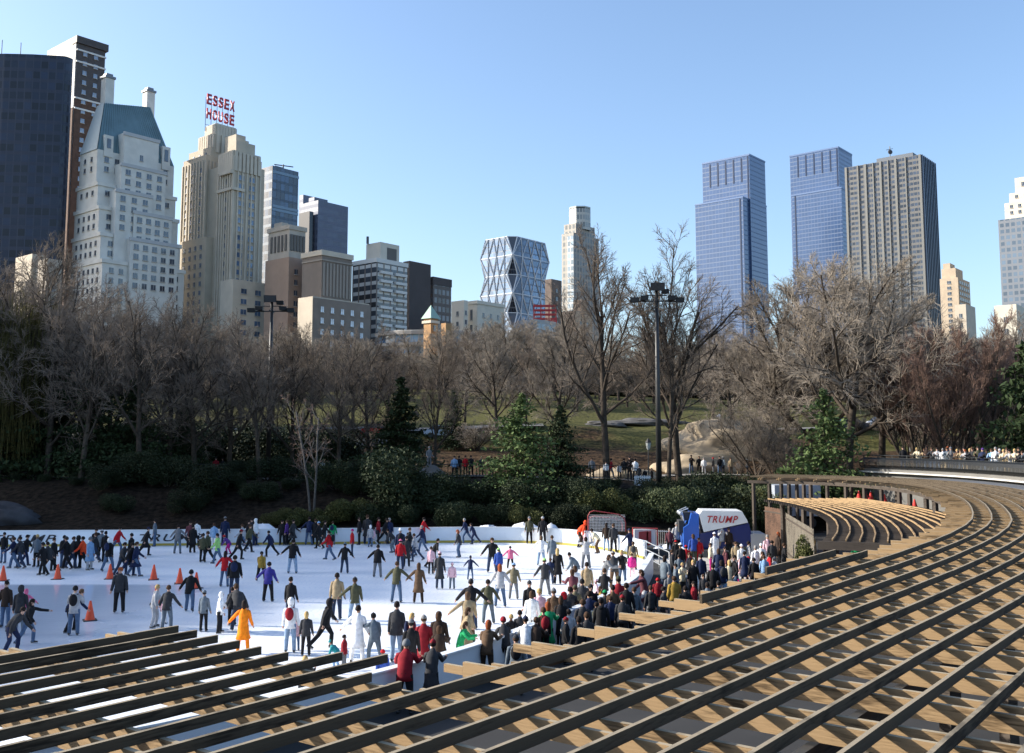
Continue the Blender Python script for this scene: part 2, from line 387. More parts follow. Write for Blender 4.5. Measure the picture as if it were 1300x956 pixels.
# copper roof
copper = mat('green_copper', (.125, .205, .235), .55, 0, .16, .25, .5)
e = [C0, C0+b.u*a, C0+b.u*a+b.v*t['b'], C0+b.v*t['b']]; Yc = C0.y
rg = [None]*4; pk = atY(142, 131, Yc+9); pk2 = atY(192, 146, Yc+9+30)
mid = b.v*(t['b']*.30)
r1 = C0+b.u*(a*.13)+mid; r2 = C0+b.u*(a*.72)+mid
zr = atY(142, 131, r1.y).z; m = MB(); ovh = .5
E0 = [p-b.o for p in e]; zE = zt-ZB
A, B2, C2, D2 = [Vector((p.x, p.y, zE)) for p in E0]
r1 = Vector((r1.x-b.o.x, r1.y-b.o.y, zr-ZB)); r2 = Vector((r2.x-b.o.x, r2.y-b.o.y, zr-ZB+3.0)); back = b.v*(t['b']*.4)
r3, r4 = r2+back, r1+back
m.quad(A, B2, r2, r1); m.quad(B2, C2, r3, r2); m.quad(C2, D2, r4, r3); m.quad(D2, A, r1, r4); m.quad(r1, r2, r3, r4)
b.add(m, 'roof', copper)
m = MB(); n = 26
for k in range(1, n): m.tube([A.lerp(B2, k/n)+Vector((0, 0, .05)), r1.lerp(r2, k/n)+Vector((0, 0, .05))], .13, 4, False)
for k in range(1, 12): m.tube([D2.lerp(A, k/12)+Vector((0, 0, .05)), r4.lerp(r1, k/12)+Vector((0, 0, .05))], .13, 4, False)
b.add(m, 'roof_seam', mat('copper_seam', (.085, .15, .17), .6))
m = MB()  # pale stone gable flank over the left roof slope
m.poly([D2+(-b.u)*.3, A+(-b.u)*.3, r1+(-b.u)*.3, r4-b.u*.3]); b.add(m, 'gable', mat('pale_lead', (.55, .6, .6), .5))
for px, yt, yb in ((137, 105, 140), (189, 122, 158)):
    p = atY(px, yt, C0.y+(9 if px < 150 else 33)); m = MB(); zz = p.z-ZB
    ax = math.atan2(b.u.y, b.u.x)
    m.box((p.x-b.o.x, p.y-b.o.y, zz-8), (3.2, 3.2, 20), ax); ch = b.add(m, 'chimney', white)
    m = MB(); m.box((p.x-b.o.x, p.y-b.o.y, zz+1.6), (3.9, 3.9, .8), ax); m.box((p.x-b.o.x, p.y-b.o.y, zz+2.4), (2.4, 2.4, 1.2), ax); k = b.add(m, 'chimney_cap', MATS['roof_metal'])
for f, hh in ((.13, 5.5), (.88, 6.5)):     # dormers
    q = C0+b.u*(a*f)-b.o; m = MB(); m.frame_box(q, b.u, b.v, (-1.6, 1.6), (-.4, 3.5), zE-2, zE+hh); dd = b.add(m, 'dormer', white)
    m = MB(); m.frame_box(q, b.u, b.v, (-.7, .7), (-.55, -.42), zE+1, zE+hh-1.2); g = m.obj('dormer_window', winglass, dd)
b.done(winglass)

# Essex House: stepped beige tower
b = Bld('hotel_tower', 'stepped beige brick hotel tower carrying red rooftop letters, right of the green-roofed tower', 345)
beige = mat('beige_brick', (.50, .435, .34), .88, 0, .09, .25)
beige2 = mat('beige_trim', (.58, .51, .41), .85, 0, .08, .3)
E1 = b.tier(233, 262, 297, 196, beige, 'wall', 10)                       # left wing
E2 = b.tier(279, 297, 331, 190, beige, 'wall', 0)                        # right wing
b.tier(262, 297, 336, 206, beige, 'wall', 1.0, depth=8)
E3 = b.tier(240, 268, 320, 186, beige, 'setback', 14)
E4 = b.tier(253, 273, 316, 168, beige, 'setback', 15)
E5 = b.tier(262, 275, 300, 156, beige2, 'crown', 16)
b.tier(297, 300, 324, 178, beige, 'setback', 4); b.tier(286, 300, 312, 170, beige, 'setback', 8)
E6 = b.tier(228, 262, 280, 300, beige, 'lower_wing', 6)
E7 = b.tier(280, 296, 341, 354, beige2, 'podium', -8)
for q in (E5, E4, E2):
    m = MB()
    for k in range(7):
        for nm, L, d in (('N', q['a'], b.u), ('E', q['b'], b.v)):
            p = q['C']+d*(L*(k+.5)/7)-b.o; m.box((p.x, p.y, q['zt']-ZB-4.0), (1.1, 1.1, 7.0), math.atan2(b.u.y, b.u.x))
    b.add(m, 'buttress', beige2)
b.windows(E2, 'N', 3.2, 3.1, 2.1, 1.7, 14, E2['zt']-8, m0=1.2); b.windows(E2, 'E', 3.4, 3.3, 1.0, 1.6, 14, E2['zt']-6)
b.windows(E1, 'E', 2.9, 3.1, 1.1, 1.7, 14, E1['zt']-4); b.windows(E1, 'N', 3.5, 3.3, 1.1, 1.7, 14, E1['zt']-6)
b.windows(E3, 'E', 3.5, 3.3, 1.1, 1.6, E1['zt']+.5, E3['zt']-1); b.windows(E4, 'E', 3.5, 4, 1.0, 2.2, E3['zt']+.5, E4['zt']-2)
b.windows(E4, 'N', 3.4, 3.6, 1.0, 2, E2['zt']+.5, E4['zt']-1); b.windows(E5, 'N', 2.6, 4, .9, 2.2, E4['zt'], E5['zt']-.5)
b.windows(E7, 'N', 4.2, 3.6, 2.2, 1.7, 14, E7['zt']-2); b.windows(E6, 'E', 3.5, 3.3, 1.1, 1.6, 14, E6['zt']-2)
for q, nn in ((E2, 6), (E1, 8)):
    for nm, L, d, nv in (('N', q['a'], b.u, b.v), ('E', q['b'], b.v, b.u)):
        m = MB()
        for k in range(nn+1): p = q['C']+d*(L*(k)/nn)-nv*.1-b.o; m.box((p.x, p.y, (q['zt']-ZB)/2-2), (.55, .55, q['zt']-ZB), math.atan2(b.u.y, b.u.x))
        b.add(m, 'piers', beige2)
m = MB(); m.frame_box(E2['C']-b.o, b.u, b.v, (-.8, E2['a']*.4), (-.8, E2['b']+.3), E2['zt']-ZB-14.6, E2['zt']-ZB-13.6)
m.frame_box(E2['C']-b.o, b.u, b.v, (-1.2, -.2), (-.3, E2['b']*.8), E2['zt']-ZB-8.6, E2['zt']-ZB-7.4); b.add(m, 'balcony', beige2)
b.done(winblue)

def text_mesh(txt, size, depth, shear=0, offset=0, spacing=1.0):
    c = bpy.data.curves.new('lettering', 'FONT'); c.body = txt; c.size = size; c.extrude = depth; c.shear = shear; c.offset = offset; c.align_x = 'LEFT'; c.space_character = spacing
    c.resolution_u = 3
    o = bpy.data.objects.new('lettering', c); C.objects.link(o)
    bpy.context.view_layer.update()
    me = bpy.data.meshes.new_from_object(o.evaluated_get(bpy.context.evaluated_depsgraph_get()))
    bpy.data.objects.remove(o); return me
# sign
q = E5['C']; Ys = q.y+3; pz0, pz1 = atY(262, 154, Ys).z, atY(262, 119, Ys).z
p0 = atY(262.5, 140, Ys); sgn = empty('rooftop_sign', (p0.x, p0.y, E5['zt']), 'red two-line rooftop sign reading ESSEX HOUSE on a steel frame atop the beige tower', 'sign')
Ls = abs(reach(Vector((p0.x, p0.y, 0)), U, 299.5, pz1)); red = mat('sign_red', (.42, .02, .03), .5); rz = math.atan2(U.y, U.x)
zt0 = E5['zt']
for txt, zb in (('ESSEX', pz0+(pz1-pz0)*.56-zt0+.9), ('HOUSE', pz0-zt0+1.3)):
    for k, ch in enumerate(txt):
        me = text_mesh(ch, 5.6, .25, 0, .12); me.materials.append(red)
        wv = max(v.co.x for v in me.vertices)-min(v.co.x for v in me.vertices); x0 = min(v.co.x for v in me.vertices)
        for v in me.vertices: v.co = ((v.co.x-x0)/wv*Ls*.155, -v.co.z, v.co.y)
        p = U*(Ls*k/5.0); link('letter', me, sgn, (p.x, p.y, zb), rz)
m = MB(); zz = (0, pz1-zt0-1)
for k in range(6):
    p = U*(Ls*k/5.2)-V*-.7; m.tube([(p.x, p.y, -2), (p.x, p.y, zz[1])], .12, 4)
for h in (.6, zz[1]*.5, zz[1]*.98):
    a_, b_ = V*.7, U*(Ls*.97)+V*.7; m.tube([(a_.x, a_.y, h), (b_.x, b_.y, h)], .1, 4)
m.obj('sign_frame', MATS['roof_metal'], sgn)

# dark blue glass block
b = Bld('glass_office', 'dark blue glass office block half hidden behind the beige hotel tower', 420)
cg = curtain('blue_dark_glass', (.02, .045, .085), (.015, .02, .03), 2.2, 3.9, .08, .3, .15, .1, .8, .9, (.05, .09, .14))
t = b.tier(330, 346, 379, 210, cg, 'curtain_wall')
m = MB(); m.frame_box(t['C']-b.o, b.u, b.v, (t['a']*.3, t['a']*.6), (4, 9), t['zt']-ZB, t['zt']-ZB+1.6)
p = t['C']+b.u*(t['a']*.62)+b.v*4-b.o; zz = t['zt']-ZB; m.tube([(p.x, p.y, zz), (p.x, p.y, zz+3)], .3, 5); m.tube([(p.x-4, p.y, zz+3), (p.x+4, p.y+2, zz+2.4)], .25, 5); b.add(m, 'roof_crane', mat('dark_metal', (.05, .05, .06), .5))
m = MB()
for dz in (2, 17, 18.5, 34, 50, 66): m.frame_box(t['C']-b.o, b.u, b.v, (.2, t['a']+.1), (-.25, -.04), zz-dz-1.2, zz-dz)
b.add(m, 'spandrel_band', mat('spandrel_blue', (.16, .25, .34), .3))
# grey-blue slab tower
b = Bld('office_slab', 'blue-grey office slab with black vertical recess, right of the dark blue glass block', 470)
cs = curtain('grey_slab', (.085, .105, .16), (.12, .14, .2), 3.0, 3.8, .14, .42, .35, 0, .15, .5)
b.tier(381, 404, 442, 254, cs, 'curtain_wall'); t = b.tier(380, 385, 400, 247, cs, 'curtain_wall', 22)
t2 = b.tier(392, 399, 416, 250, cs, 'curtain_wall', 8)
m = MB(); tq = b.tier(379.5, 393, 398, 268, mat('black_glass', (.008, .01, .018), .2), 'recess', -1.5)
# reddish-beige tower with crown
b = Bld('apartment_tower', 'plain tan brick tower with square crown, in front of the dark blue glass block', 330)
tan = mat('tan_brick', (.36, .25, .185), .88, 0, .1, .3)
tg = mat('tan_stone', (.46, .40, .33), .88, 0, .1, .3)
t1 = b.tier(337, 367, 385, 326, tan); t2 = b.tier(341, 367.5, 388, 287, tg, 'crown', 2, zcap=1.0)
b.tier(348, 358, 366, 282, tg, 'penthouse', 12)
m = MB()
for k in range(5):
    p = t2['C']+b.v*(t2['b']*(.15+k*.17))-b.u*.05-b.o; m.box((p.x, p.y, t2['zt']-ZB-5.5), (.9, .5, 5.6), math.atan2(b.v.y, b.v.x))
    p = t2['C']+b.u*(t2['a']*(.12+k*.19))-b.v*.05-b.o; m.box((p.x, p.y, t2['zt']-ZB-5.5), (.9, .5, 5.6), math.atan2(b.u.y, b.u.x))
b.add(m, 'louvre', mat('louvre', (.12, .11, .1), .7))
b.windows(t1, 'N', 4, 3.6, 1.3, 1.7, 14, t1['zt']-3); b.done(winglass)
# its broader neighbour
b = Bld('apartment_block', 'grey-brown brick block with corniced top and pale lower wing, right of the plain tan tower', 320)
gb = mat('greybrown_brick', (.22, .18, .15), .88, 0, .12, .3)
t1 = b.tier(384, 409, 447, 319, gb, zcap=1.2, capmat=beige2); t3 = b.tier(378.5, 397, 469, 376, mat('warm_stone', (.5, .43, .34), .88, 0, .08, .3), 'lower_wing', -16)
m = MB(); m.frame_box(t3['C']-b.o, b.u, b.v, (.3, t3['a']+.3), (-.3, -.04), -6, t3['zt']-ZB-.4); b.add(m, 'brick_cladding', gb)
m = MB(); zz = t1['zt']-ZB
for dz in (2.5, 19.5): m.frame_box(t1['C']-b.o, b.u, b.v, (-.3, t1['a']+.3), (-.35, t1['b']), zz-dz-.5, zz-dz)
for k in range(9): p = t1['C']+b.u*(t1['a']*(.06+k*.11))-b.v*.05-b.o; m.box((p.x, p.y, zz-9), (.7, .4, 11), rz)
b.add(m, 'pilaster', mat('dark_stone', (.3, .26, .22), .8))
b.windows(t1, 'N', 3.3, 3.5, 1.2, 1.7, 30, zz+ZB-20.5); q = dict(t3); q['C'] = t3['C']-b.v*.3; b.windows(q, 'N', 3.5, 3.5, 1.2, 1.7, 12, t3['zt']-2)
b.done(mat('window_bright', (.5, .55, .62), .2, 0, .5, .3, 1))
# white banded apartment house
b = Bld('apartment_block', 'apartment block with white balcony bands and tan penthouse box', 340)
band = curtain('banded', (.035, .045, .06), (.16, .13, .11), 3.2, 3.05, .2, .42, .2, 0, .6, .8, (.62, .6, .56))
t1 = b.tier(447.5, 478, 517, 329, band); t2 = b.tier(465, 483, 507, 307, mat('cream', (.62, .56, .46), .85, 0, .06, .3), 'penthouse', 7, z0=t1['zt']-1)
m = MB(); m.frame_box(t2['C']-b.o, b.u, b.v, (t2['a']*.35, t2['a']*.85), (-.1, .5), t2['zt']-ZB-6, t2['zt']-ZB-1.6); b.add(m, 'louvre', MATS['louvre'])
m = MB(); m.frame_box(t1['C']-b.o, b.u, b.v, (-.3, t1['a']+.3), (-.3, t1['b']+.3), t1['zt']-ZB-1, t1['zt']-ZB+.5); b.add(m, 'cornice', mat('white_trim', (.66, .64, .6), .8))
m = MB(); zb = t1['zt']-3.9
while zb > 14:
    m.frame_box(t1['C']-b.o, b.u, b.v, (1.2, t1['a']*.46), (-1.2, -.05), zb-ZB-.95, zb-ZB); m.frame_box(t1['C']-b.o, b.u, b.v, (t1['a']*.56, t1['a']-1), (-1.2, -.05), zb-ZB-.95, zb-ZB); zb -= 3.05
b.add(m, 'balcony', MATS['white_trim'])
m = MB(); p = t2['C']+b.v*4-b.o; m.tube([(p.x-2, p.y+1, t2['zt']-ZB), (p.x-2, p.y+1, t2['zt']-ZB+2.6)], .5, 6); b.add(m, 'roof_vent', MATS['dark_metal'])
# two dark slabs
b = Bld('office_slab', 'plain dark brown slab without windows beside the white-banded apartment block', 400)
b.tier(512, 520, 547, 331, mat('dark_slab', (.055, .045, .045), .7, 0, .12, .2))
b = Bld('office_block', 'small dark brown office block right of the plain windowless dark slab', 410)
t = b.tier(545, 550, 573, 352, curtain('dark_grid', (.07, .08, .1), (.06, .045, .04), 2.4, 3.6, .34, .4, .3, 0, .8), 'wall'); 
m = MB(); m.frame_box(t['C']-b.o, b.u, b.v, (-.2, t['a']+.2), (-.2, t['b']), t['zt']-ZB-3, t['zt']-ZB+.3); b.add(m, 'parapet', MATS['dark_slab'])
# low round-fronted hotel with ribbon windows
b = Bld('curved_block', 'low curved apartment block with blue ribbon windows just above the trees', 300)
p = atY(540, 418, 300); b.root = empty(b.name, (p.x, p.y, ZB), b.label, 'building'); b.o = Vector((p.x, p.y, ZB)); m = MB(); rb = MB(); r = 16
zz = p.z-ZB
for k in range(24):
    a0, a1 = math.pi+k*math.pi/24, math.pi+(k+1)*math.pi/24
    q0, q1 = (r*math.cos(a0), 12+r*.7*math.sin(a0)), (r*math.cos(a1), 12+r*.7*math.sin(a1))
    m.quad((*q0, -5), (*q1, -5), (*q1, zz), (*q0, zz), [(k*2, 0), (k*2+2, 0), (k*2+2, zz), (k*2, zz)])
    for j in range(6):
        h = zz-3.4*j-.4; s2 = 1.05; rb.quad((q0[0]*s2, q0[1]-.8, h-1.0), (q1[0]*s2, q1[1]-.8, h-1.0), (q1[0]*s2, q1[1]-.8, h), (q0[0]*s2, q0[1]-.8, h)); rb.quad((q0[0]*s2, q0[1]-.8, h), (q1[0]*s2, q1[1]-.8, h), (q1[0]*.9, q1[1]+1.5, h), (q0[0]*.9, q0[1]+1.5, h))
m.poly([(r*math.cos(math.pi+k*math.pi/24), 12+r*.7*math.sin(math.pi+k*math.pi/24), zz) for k in range(25)]); m.box((0, 20, zz/2-2.5), (32, 16, zz+4.9))
b.add(m, 'wall', curtain('ribbon', (.12, .2, .3), (.4, .37, .33), 2.0, 3.4, .08, .35, .15, 0, .4)); b.add(rb, 'balcony_band', mat('taupe', (.38, .34, .3), .8))
# turret with pyramid roof
b = Bld('turret_building', 'small orange-brown turret with a pale green pyramid roof, below the small dark office block', 290)
t = b.tier(538, 547, 556, 404, mat('orange_brick', (.42, .24, .11), .85, 0, .15, .4)); t2 = b.tier(560, 566, 574, 410, MATS['orange_brick'], 'wing', -3)
c0 = t['C']-b.o; a, bb = t['a'], t['b']; z0 = t['zt']-ZB; m = MB(); P = [c0-b.u*.6-b.v*.6, c0+b.u*(a+.6)-b.v*.6, c0+b.u*(a+.6)+b.v*(bb+.6), c0-b.u*.6+b.v*(bb+.6)]; P = [Vector((p.x, p.y, z0)) for p in P]; ap = (P[0]+P[2])/2+Vector((0, 0, 4.2))
for k in range(4): m.poly([P[k], P[(k+1) % 4], ap])
m.poly(P[::-1]); b.add(m, 'roof', mat('verdigris', (.27, .4, .33), .6))
m = MB(); m.frame_box(t['C']-b.o, b.u, b.v, (-.4, a+.4), (-.4, bb+.4), z0-1.4, z0-.6); b.add(m, 'cornice', beige2); b.windows(t, 'N', 2, 2.6, .9, 1.5, t['zt']-5, t['zt']-1.5); b.done(winglass)
# pale pair left of the diagrid tower
b = Bld('limestone_block', 'small cream limestone block left of the diamond-grid tower', 380)
t = b.tier(573, 589, 594, 381, mat('cream_stone', (.62, .57, .47), .85, 0, .06, .3)); b.windows(t, 'N', 3, 3.6, 1, 1.7, 14); b.windows(t, 'E', 4, 4, 1, 1.7, 20); b.done(winglass)
b = Bld('limestone_block', 'cream limestone block with arched windows directly at the foot of the diamond-grid tower', 385)
t = b.tier(591, 606, 640, 383, MATS['cream_stone'], zcap=.8); b.windows(t, 'E', 3, 6, 1.1, 4.2, 28, t['zt']-2); b.windows(t, 'N', 3.4, 4, 1.1, 1.8, 14); b.done(winglass)

# diagrid tower with faceted corners
D = 640.0; bz = Bld('diagrid_tower', 'faceted glass tower wrapped in a white diamond grid of steel', D)
Cn, zt = corner(651, 299, D); bz.root = empty(bz.name, (Cn.x, Cn.y, ZB), bz.label, 'building'); bz.o = Vector((Cn.x, Cn.y, ZB))
bL = abs(reach(Cn, V, 610, zt)); aL = abs(reach(Cn, U, 697, zt)); lev = 12.6; nl = 9; cf = 4.6
rings = []
for k in range(nl+1):
    z = zt-ZB-k*lev; c_ = cf if k % 2 == 0 else .02
    def P(i, j): v_ = U*i+V*j; return Vector((v_.x, v_.y, z))
    rings.append([P(0, c_), P(c_, 0), P(aL-c_, 0), P(aL, c_), P(aL, bL-c_), P(aL-c_, bL), P(c_, bL), P(0, bL-c_)])
gl = MB(); dk = MB(); st = MB()
for k in range(nl):
    A_, B_ = rings[k+1], rings[k]
    for j in range(8):
        j2 = (j+1) % 8; L = (A_[j2]-A_[j]).length
        a_, b_, c2, d_ = A_[j], A_[j2], B_[j2], B_[j]
        tgt = dk if j % 2 == 0 else gl
        tgt.quad(a_, b_, c2, d_, [(0, a_.z), (L, a_.z), (L, d_.z), (0, d_.z)])
    for j in range(8):
        j2 = (j+1) % 8
        for rr in ((A_, B_) if k == nl-1 else (B_,)):
            st.tube([rr[j], rr[j2]], .32, 4, False)
        if j % 2 == 0:
            st.tube([A_[j], B_[j]], .45, 4, False); st.tube([A_[j2], B_[j2]], .45, 4, False)
        else:
            n = 4
            top = [B_[j].lerp(B_[j2], t/(n-.0)) for t in range(n+1)] if k % 2 == 1 else [B_[j].lerp(B_[j2], t/n) for t in range(n+1)]
            bot = [A_[j].lerp(A_[j2], t/n) for t in range(n+1)]
            nrm = (-U if j == 7 else (-V if j == 1 else Vector((0, 0, 0))))*.3
            if k % 2 == 0:   # top chamfered: diagonals go from half points
                for t in range(n):
                    apx = top[t].lerp(top[t+1], .5); st.tube([bot[t]+nrm, apx+nrm], .34, 4, False); st.tube([apx+nrm, bot[t+1]+nrm], .34, 4, False)
            else:
                for t in range(n):
                    apx = bot[t].lerp(bot[t+1], .5); st.tube([top[t]+nrm, apx+nrm], .42, 4, False); st.tube([apx+nrm, top[t+1]+nrm], .42, 4, False)
gl.poly(rings[0]); cgl = curtain('hearst_glass', (.13, .20, .31), (.1, .14, .2), 3.0, 4.2, .07, .18, .12, .35, .3, 1)
bz.add(gl, 'curtain_wall', cgl); bz.add(dk, 'corner_facet', curtain('facet_glass', (.02, .03, .05), (.05, .06, .08), 1.5, 4.2, .1, .2, .15, .2, .6, 1)); bz.add(st, 'diagrid_frame', mat('steel_white', (.62, .64, .66), .4))
# tower with drum top
b = Bld('apartment_tower', 'slim beige tower with stepped drum-like top right of the diamond-grid tower', 560)
gt = curtain('city_spire', (.13, .15, .16), (.34, .31, .27), 2.6, 3.6, .36, .34, .3, 0, .4, .6, (.3, .28, .24))
t1 = b.tier(713, 728, 760, 295, gt); b.tier(716, 731, 755, 283, gt, 'setback', 4); 
bl = curtain('spire_left', (.2, .27, .33), (.42, .42, .4), 2.2, 3.6, .2, .3, .2, 0, .4, .8); m = MB(); m.frame_box(t1['C']-b.o, b.u, b.v, (-.4, -.04), (-.2, t1['b']*.5), -4, t1['zt']-ZB-2); b.add(m, 'glass_strip', bl)
p = atY(736, 266, 575); zz = p.z-ZB; m = MB(); ring = []
for k in range(8): a = R(22.5+45*k); ring.append((p.x-b.o.x+6.6*math.cos(a), p.y-b.o.y+6.6*math.sin(a)))
for k in range(8): q0, q1 = ring[k], ring[(k+1) % 8]; m.quad((*q0, zz-13), (*q1, zz-13), (*q1, zz), (*q0, zz), [(0, 0), (5, 0), (5, 13), (0, 13)])
m.poly([(*q, zz) for q in ring]); b.add(m, 'drum', curtain('drum', (.2, .22, .22), (.5, .49, .44), 1.7, 4.3, .3, .35, .3, 0, .4)); m = MB(); m.poly([(q[0]*1.0, q[1], zz+.8) for q in ring]); 
for k in range(8): q0, q1 = ring[k], ring[(k+1) % 8]; m.quad((*q0, zz-.6), (*q1, zz-.6), (*q1, zz+.8), (*q0, zz+.8))
b.add(m, 'drum_cap', mat('pale_green', (.45, .5, .46), .7))
# small pieces behind the elm
b = Bld('brick_block', 'brown brick block between the diamond-grid tower and the slim beige tower', 430); t = b.tier(692, 700, 713, 354, mat('mid_brown', (.16, .12, .1), .85, 0, .15, .3)); b.windows(t, 'N', 3.2, 3.6, 1.2, 1.6, 20); b.done(winglass)
b = Bld('brick_block', 'low orange-beige stepped block at the foot of the slim beige tower, behind the elm', 380); t = b.tier(712, 730, 752, 394, mat('peach_brick', (.52, .36, .24), .85, 0, .12, .3)); t2 = b.tier(728, 738, 745, 380, MATS['peach_brick'], 'wing', 3); b.windows(t, 'N', 3.2, 3.6, 1.2, 1.6, 14); b.windows(t, 'E', 3.2, 3.6, 1.2, 1.6, 14); b.done(winglass)
# red construction hoist frame
p = atY(692, 396, 360); hf = empty('construction_hoist', (p.x, p.y, ZB), 'red steel construction frame on a rooftop below the diamond-grid tower', 'scaffold'); m = MB(); zz = p.z-ZB
for dx in (-4, -1.5, 1.5, 4):
    for dy in (0, 3): m.box((dx, dy, zz/2), (.35, .35, zz+6))
for k in range(4): m.box((0, 0, zz-2.4+k*1.6), (8.6, .3, .4)); m.box((0, 3, zz-2.4+k*1.6), (8.6, .3, .4))
m.box((2.6, 1.5, zz-3.4), (3.4, 3.4, 1.6)); m.obj('frame', mat('crane_red', (.5, .03, .03), .5), hf)
# base block for it
b = Bld('low_block', 'low grey-blue building under the red construction frame, mostly behind trees', 350); b.tier(660, 680, 706, 405, curtain('lowblue', (.12, .17, .22), (.3, .3, .3), 3, 3.6, .2, .4))

# twin blue towers
tw = curtain('twin_glass', (.048, .095, .205), (.056, .104, .21), 3.1, 4.0, .08, .2, .22, .14, .07, .8, (.062, .112, .215))
twd = mat('slot_dark', (.015, .03, .075), .3)
def twin(label, hi, lo, D, side):
    b = Bld('glass_skyscraper', label, D, group=None)
    t = b.tier(*hi, tw, 'tower_shaft'); t2 = b.tier(*lo, tw, 'lower_shaft', -7)
    m = MB(); z = t['zt']-ZB
    for k in range(1, 6): p = t['C']+b.v*(t['b']*k/6)-b.u*.1-b.o; m.box((p.x, p.y, z-12), (1.1, .4, 20), math.atan2(b.v.y, b.v.x))
    p = t['C']+b.v*1.5-b.u*.1-b.o; m.box((p.x, p.y, z-19), (1.0, .4, 36), math.atan2(b.v.y, b.v.x))
    for f in ((.06,) if side else (.93,)): p = t2['C']+b.v*(t2['b']*f)-b.u*.1-b.o; m.box((p.x, p.y, t2['zt']-ZB-60), (1.1, .4, 118), math.atan2(b.v.y, b.v.x))
    b.add(m, 'dark_slot', twd)
    m = MB(); m.frame_box(t['C']-b.o, b.u, b.v, (-.3, t['a']+.3), (-.3, t['b']+.3), z-.8, z+.6); m.frame_box(t2['C']-b.o, b.u, b.v, (-.3, t2['a']+.3), (-.3, t2['b']+.3), t2['zt']-ZB-.6, t2['zt']-ZB+.5); b.add(m, 'parapet', mat('twin_edge', (.1, .17, .33), .4))
twin('left one of two blue glass twin skyscrapers, standing clear against the sky', (891.5, 951, 971, 196), (882.5, 943, 973, 250), 800, 1)
twin('right one of two blue glass twin skyscrapers, partly behind the dark ribbed tower', (1002.5, 1064, 1081.5, 186.5), (1005, 1068, 1083, 238), 905, 0)
# dark ribbed tower
b = Bld('ribbed_tower', 'dark grey ribbed tower with silver vertical piers, in front of the right blue twin', 640)
tg_ = curtain('ribbed', (.03, .04, .06), (.08, .08, .08), 2.35, 3.5, .14, .44, .15, .1, .7, .9, (.085, .085, .082))
t = b.tier(1074, 1169, 1187.5, 196, tg_, 'curtain_wall'); zz = t['zt']-ZB
pier = mat('bronze_pier', (.17, .17, .16), .45, .2); m0 = math.atan2(b.v.y, b.v.x)
for k, f in enumerate((0.0, .165, .265, .37, .47, .57, .67, .80, .985)):
    m = MB(); p = t['C']+b.v*(t['b']*(1-f))-b.u*.4-b.o; m.box((p.x, p.y, zz/2-1), (1.5 if k % 2 == 0 else .8, .8, zz+2), m0); b.add(m, 'pier', pier)
for k in range(9):
    m = MB(); p = t['C']+b.u*(t['a']*(k+.3)/9)-b.v*.5-b.o; m.box((p.x, p.y, zz/2-1), (.7, 1.0, zz+2), rz); b.add(m, 'fin', mat('steel_fin', (.10, .13, .18), .35, .5))
m = MB(); m.frame_box(t['C']-b.o, b.u, b.v, (3, t['a']-3), (6, t['b']*.6), zz, zz+3.2)
b.add(m, 'penthouse', mat('roof_house', (.12, .14, .17), .6)); m = MB(); p = t['C']+b.v*22+b.u*6-b.o
m.tube([(p.x, p.y, zz+3), (p.x, p.y, zz+11)], .3, 5); m.sphere((p.x, p.y-.5, zz+7), (1.6, .5, 1.6)); m.tube([(p.x-2.5, p.y, zz+8.5), (p.x+2, p.y, zz+9.5)], .2, 4); b.add(m, 'roof_antenna', MATS['dark_metal'])
# right small apartment pair
b = Bld('apartment_block', 'small tan stepped apartment building with dark balcony corners right of the ribbed tower', 600)
tb = mat('tan_west', (.46, .37, .27), .88, 0, .1, .3)
t1 = b.tier(1193, 1216, 1231, 352, tb); t2 = b.tier(1195, 1213, 1222, 340, tb, 'setback', 4); t3 = b.tier(1197, 1206, 1212, 334, tb, 'penthouse', 7)
b.windows(t1, 'E', 4, 3.4, 2.2, 1.7, 30, t1['zt']-1); b.windows(t1, 'N', 4, 3.4, 2.4, 1.8, 30, t1['zt']-1); b.done(winglass)
b = Bld('low_block', 'low pale stone block just above the reddish tree, right of the small tan building', 430); t = b.tier(1212, 1226, 1238, 386, MATS['warm_stone']); b.windows(t, 'E', 4, 4, 1.2, 1.8, 20); b.done(winglass)
b = Bld('limestone_tower', 'grey-blue tower with cream stepped top cut by the right edge of the photo', 560)
t1 = b.tier(1267, 1340, 1360, 270, curtain('gb_right', (.10, .14, .19), (.15, .17, .2), 3.0, 3.7, .32, .4, .2, 0, .4)); t2 = b.tier(1275, 1335, 1350, 250, mat('cream_west', (.64, .57, .46), .85, 0, .06, .3), 'setback', 6)
t3 = b.tier(1281, 1335, 1350, 238, MATS['cream_west'], 'setback', 9); t4 = b.tier(1288, 1335, 1350, 219, MATS['cream_west'], 'crown', 12)
b.windows(t2, 'E', 4, 3.7, 1.5, 1.8, t1['zt'], t2['zt']-.5); b.windows(t3, 'E', 4, 3.7, 1.5, 1.8, t2['zt'], t3['zt']-.5); b.windows(t4, 'E', 5, 4.5, 1.5, 2.6, t3['zt'], t4['zt']-2); b.done(winglass)
b = Bld('low_block', 'cream low building behind the gnarled tree at the right edge', 330); t = b.tier(1262, 1290, 1330, 386, MATS['cream_stone']); b.windows(t, 'E', 4, 4, 1.2, 1.8, 20); b.done(winglass)
b = Bld('low_block', 'small tan building peeping between dark tower and white apartment tower at left', 300)
t = b.tier(20, 41, 60, 322, MATS['warm_stone']); t2 = b.tier(44, 60, 79, 328, MATS['tan_stone'], 'wing', -4); b.windows(t2, 'N', 2.6, 4, .9, 1.6, 24); b.windows(t, 'N', 3, 4, .9, 1.6, 24); b.done(winglass)

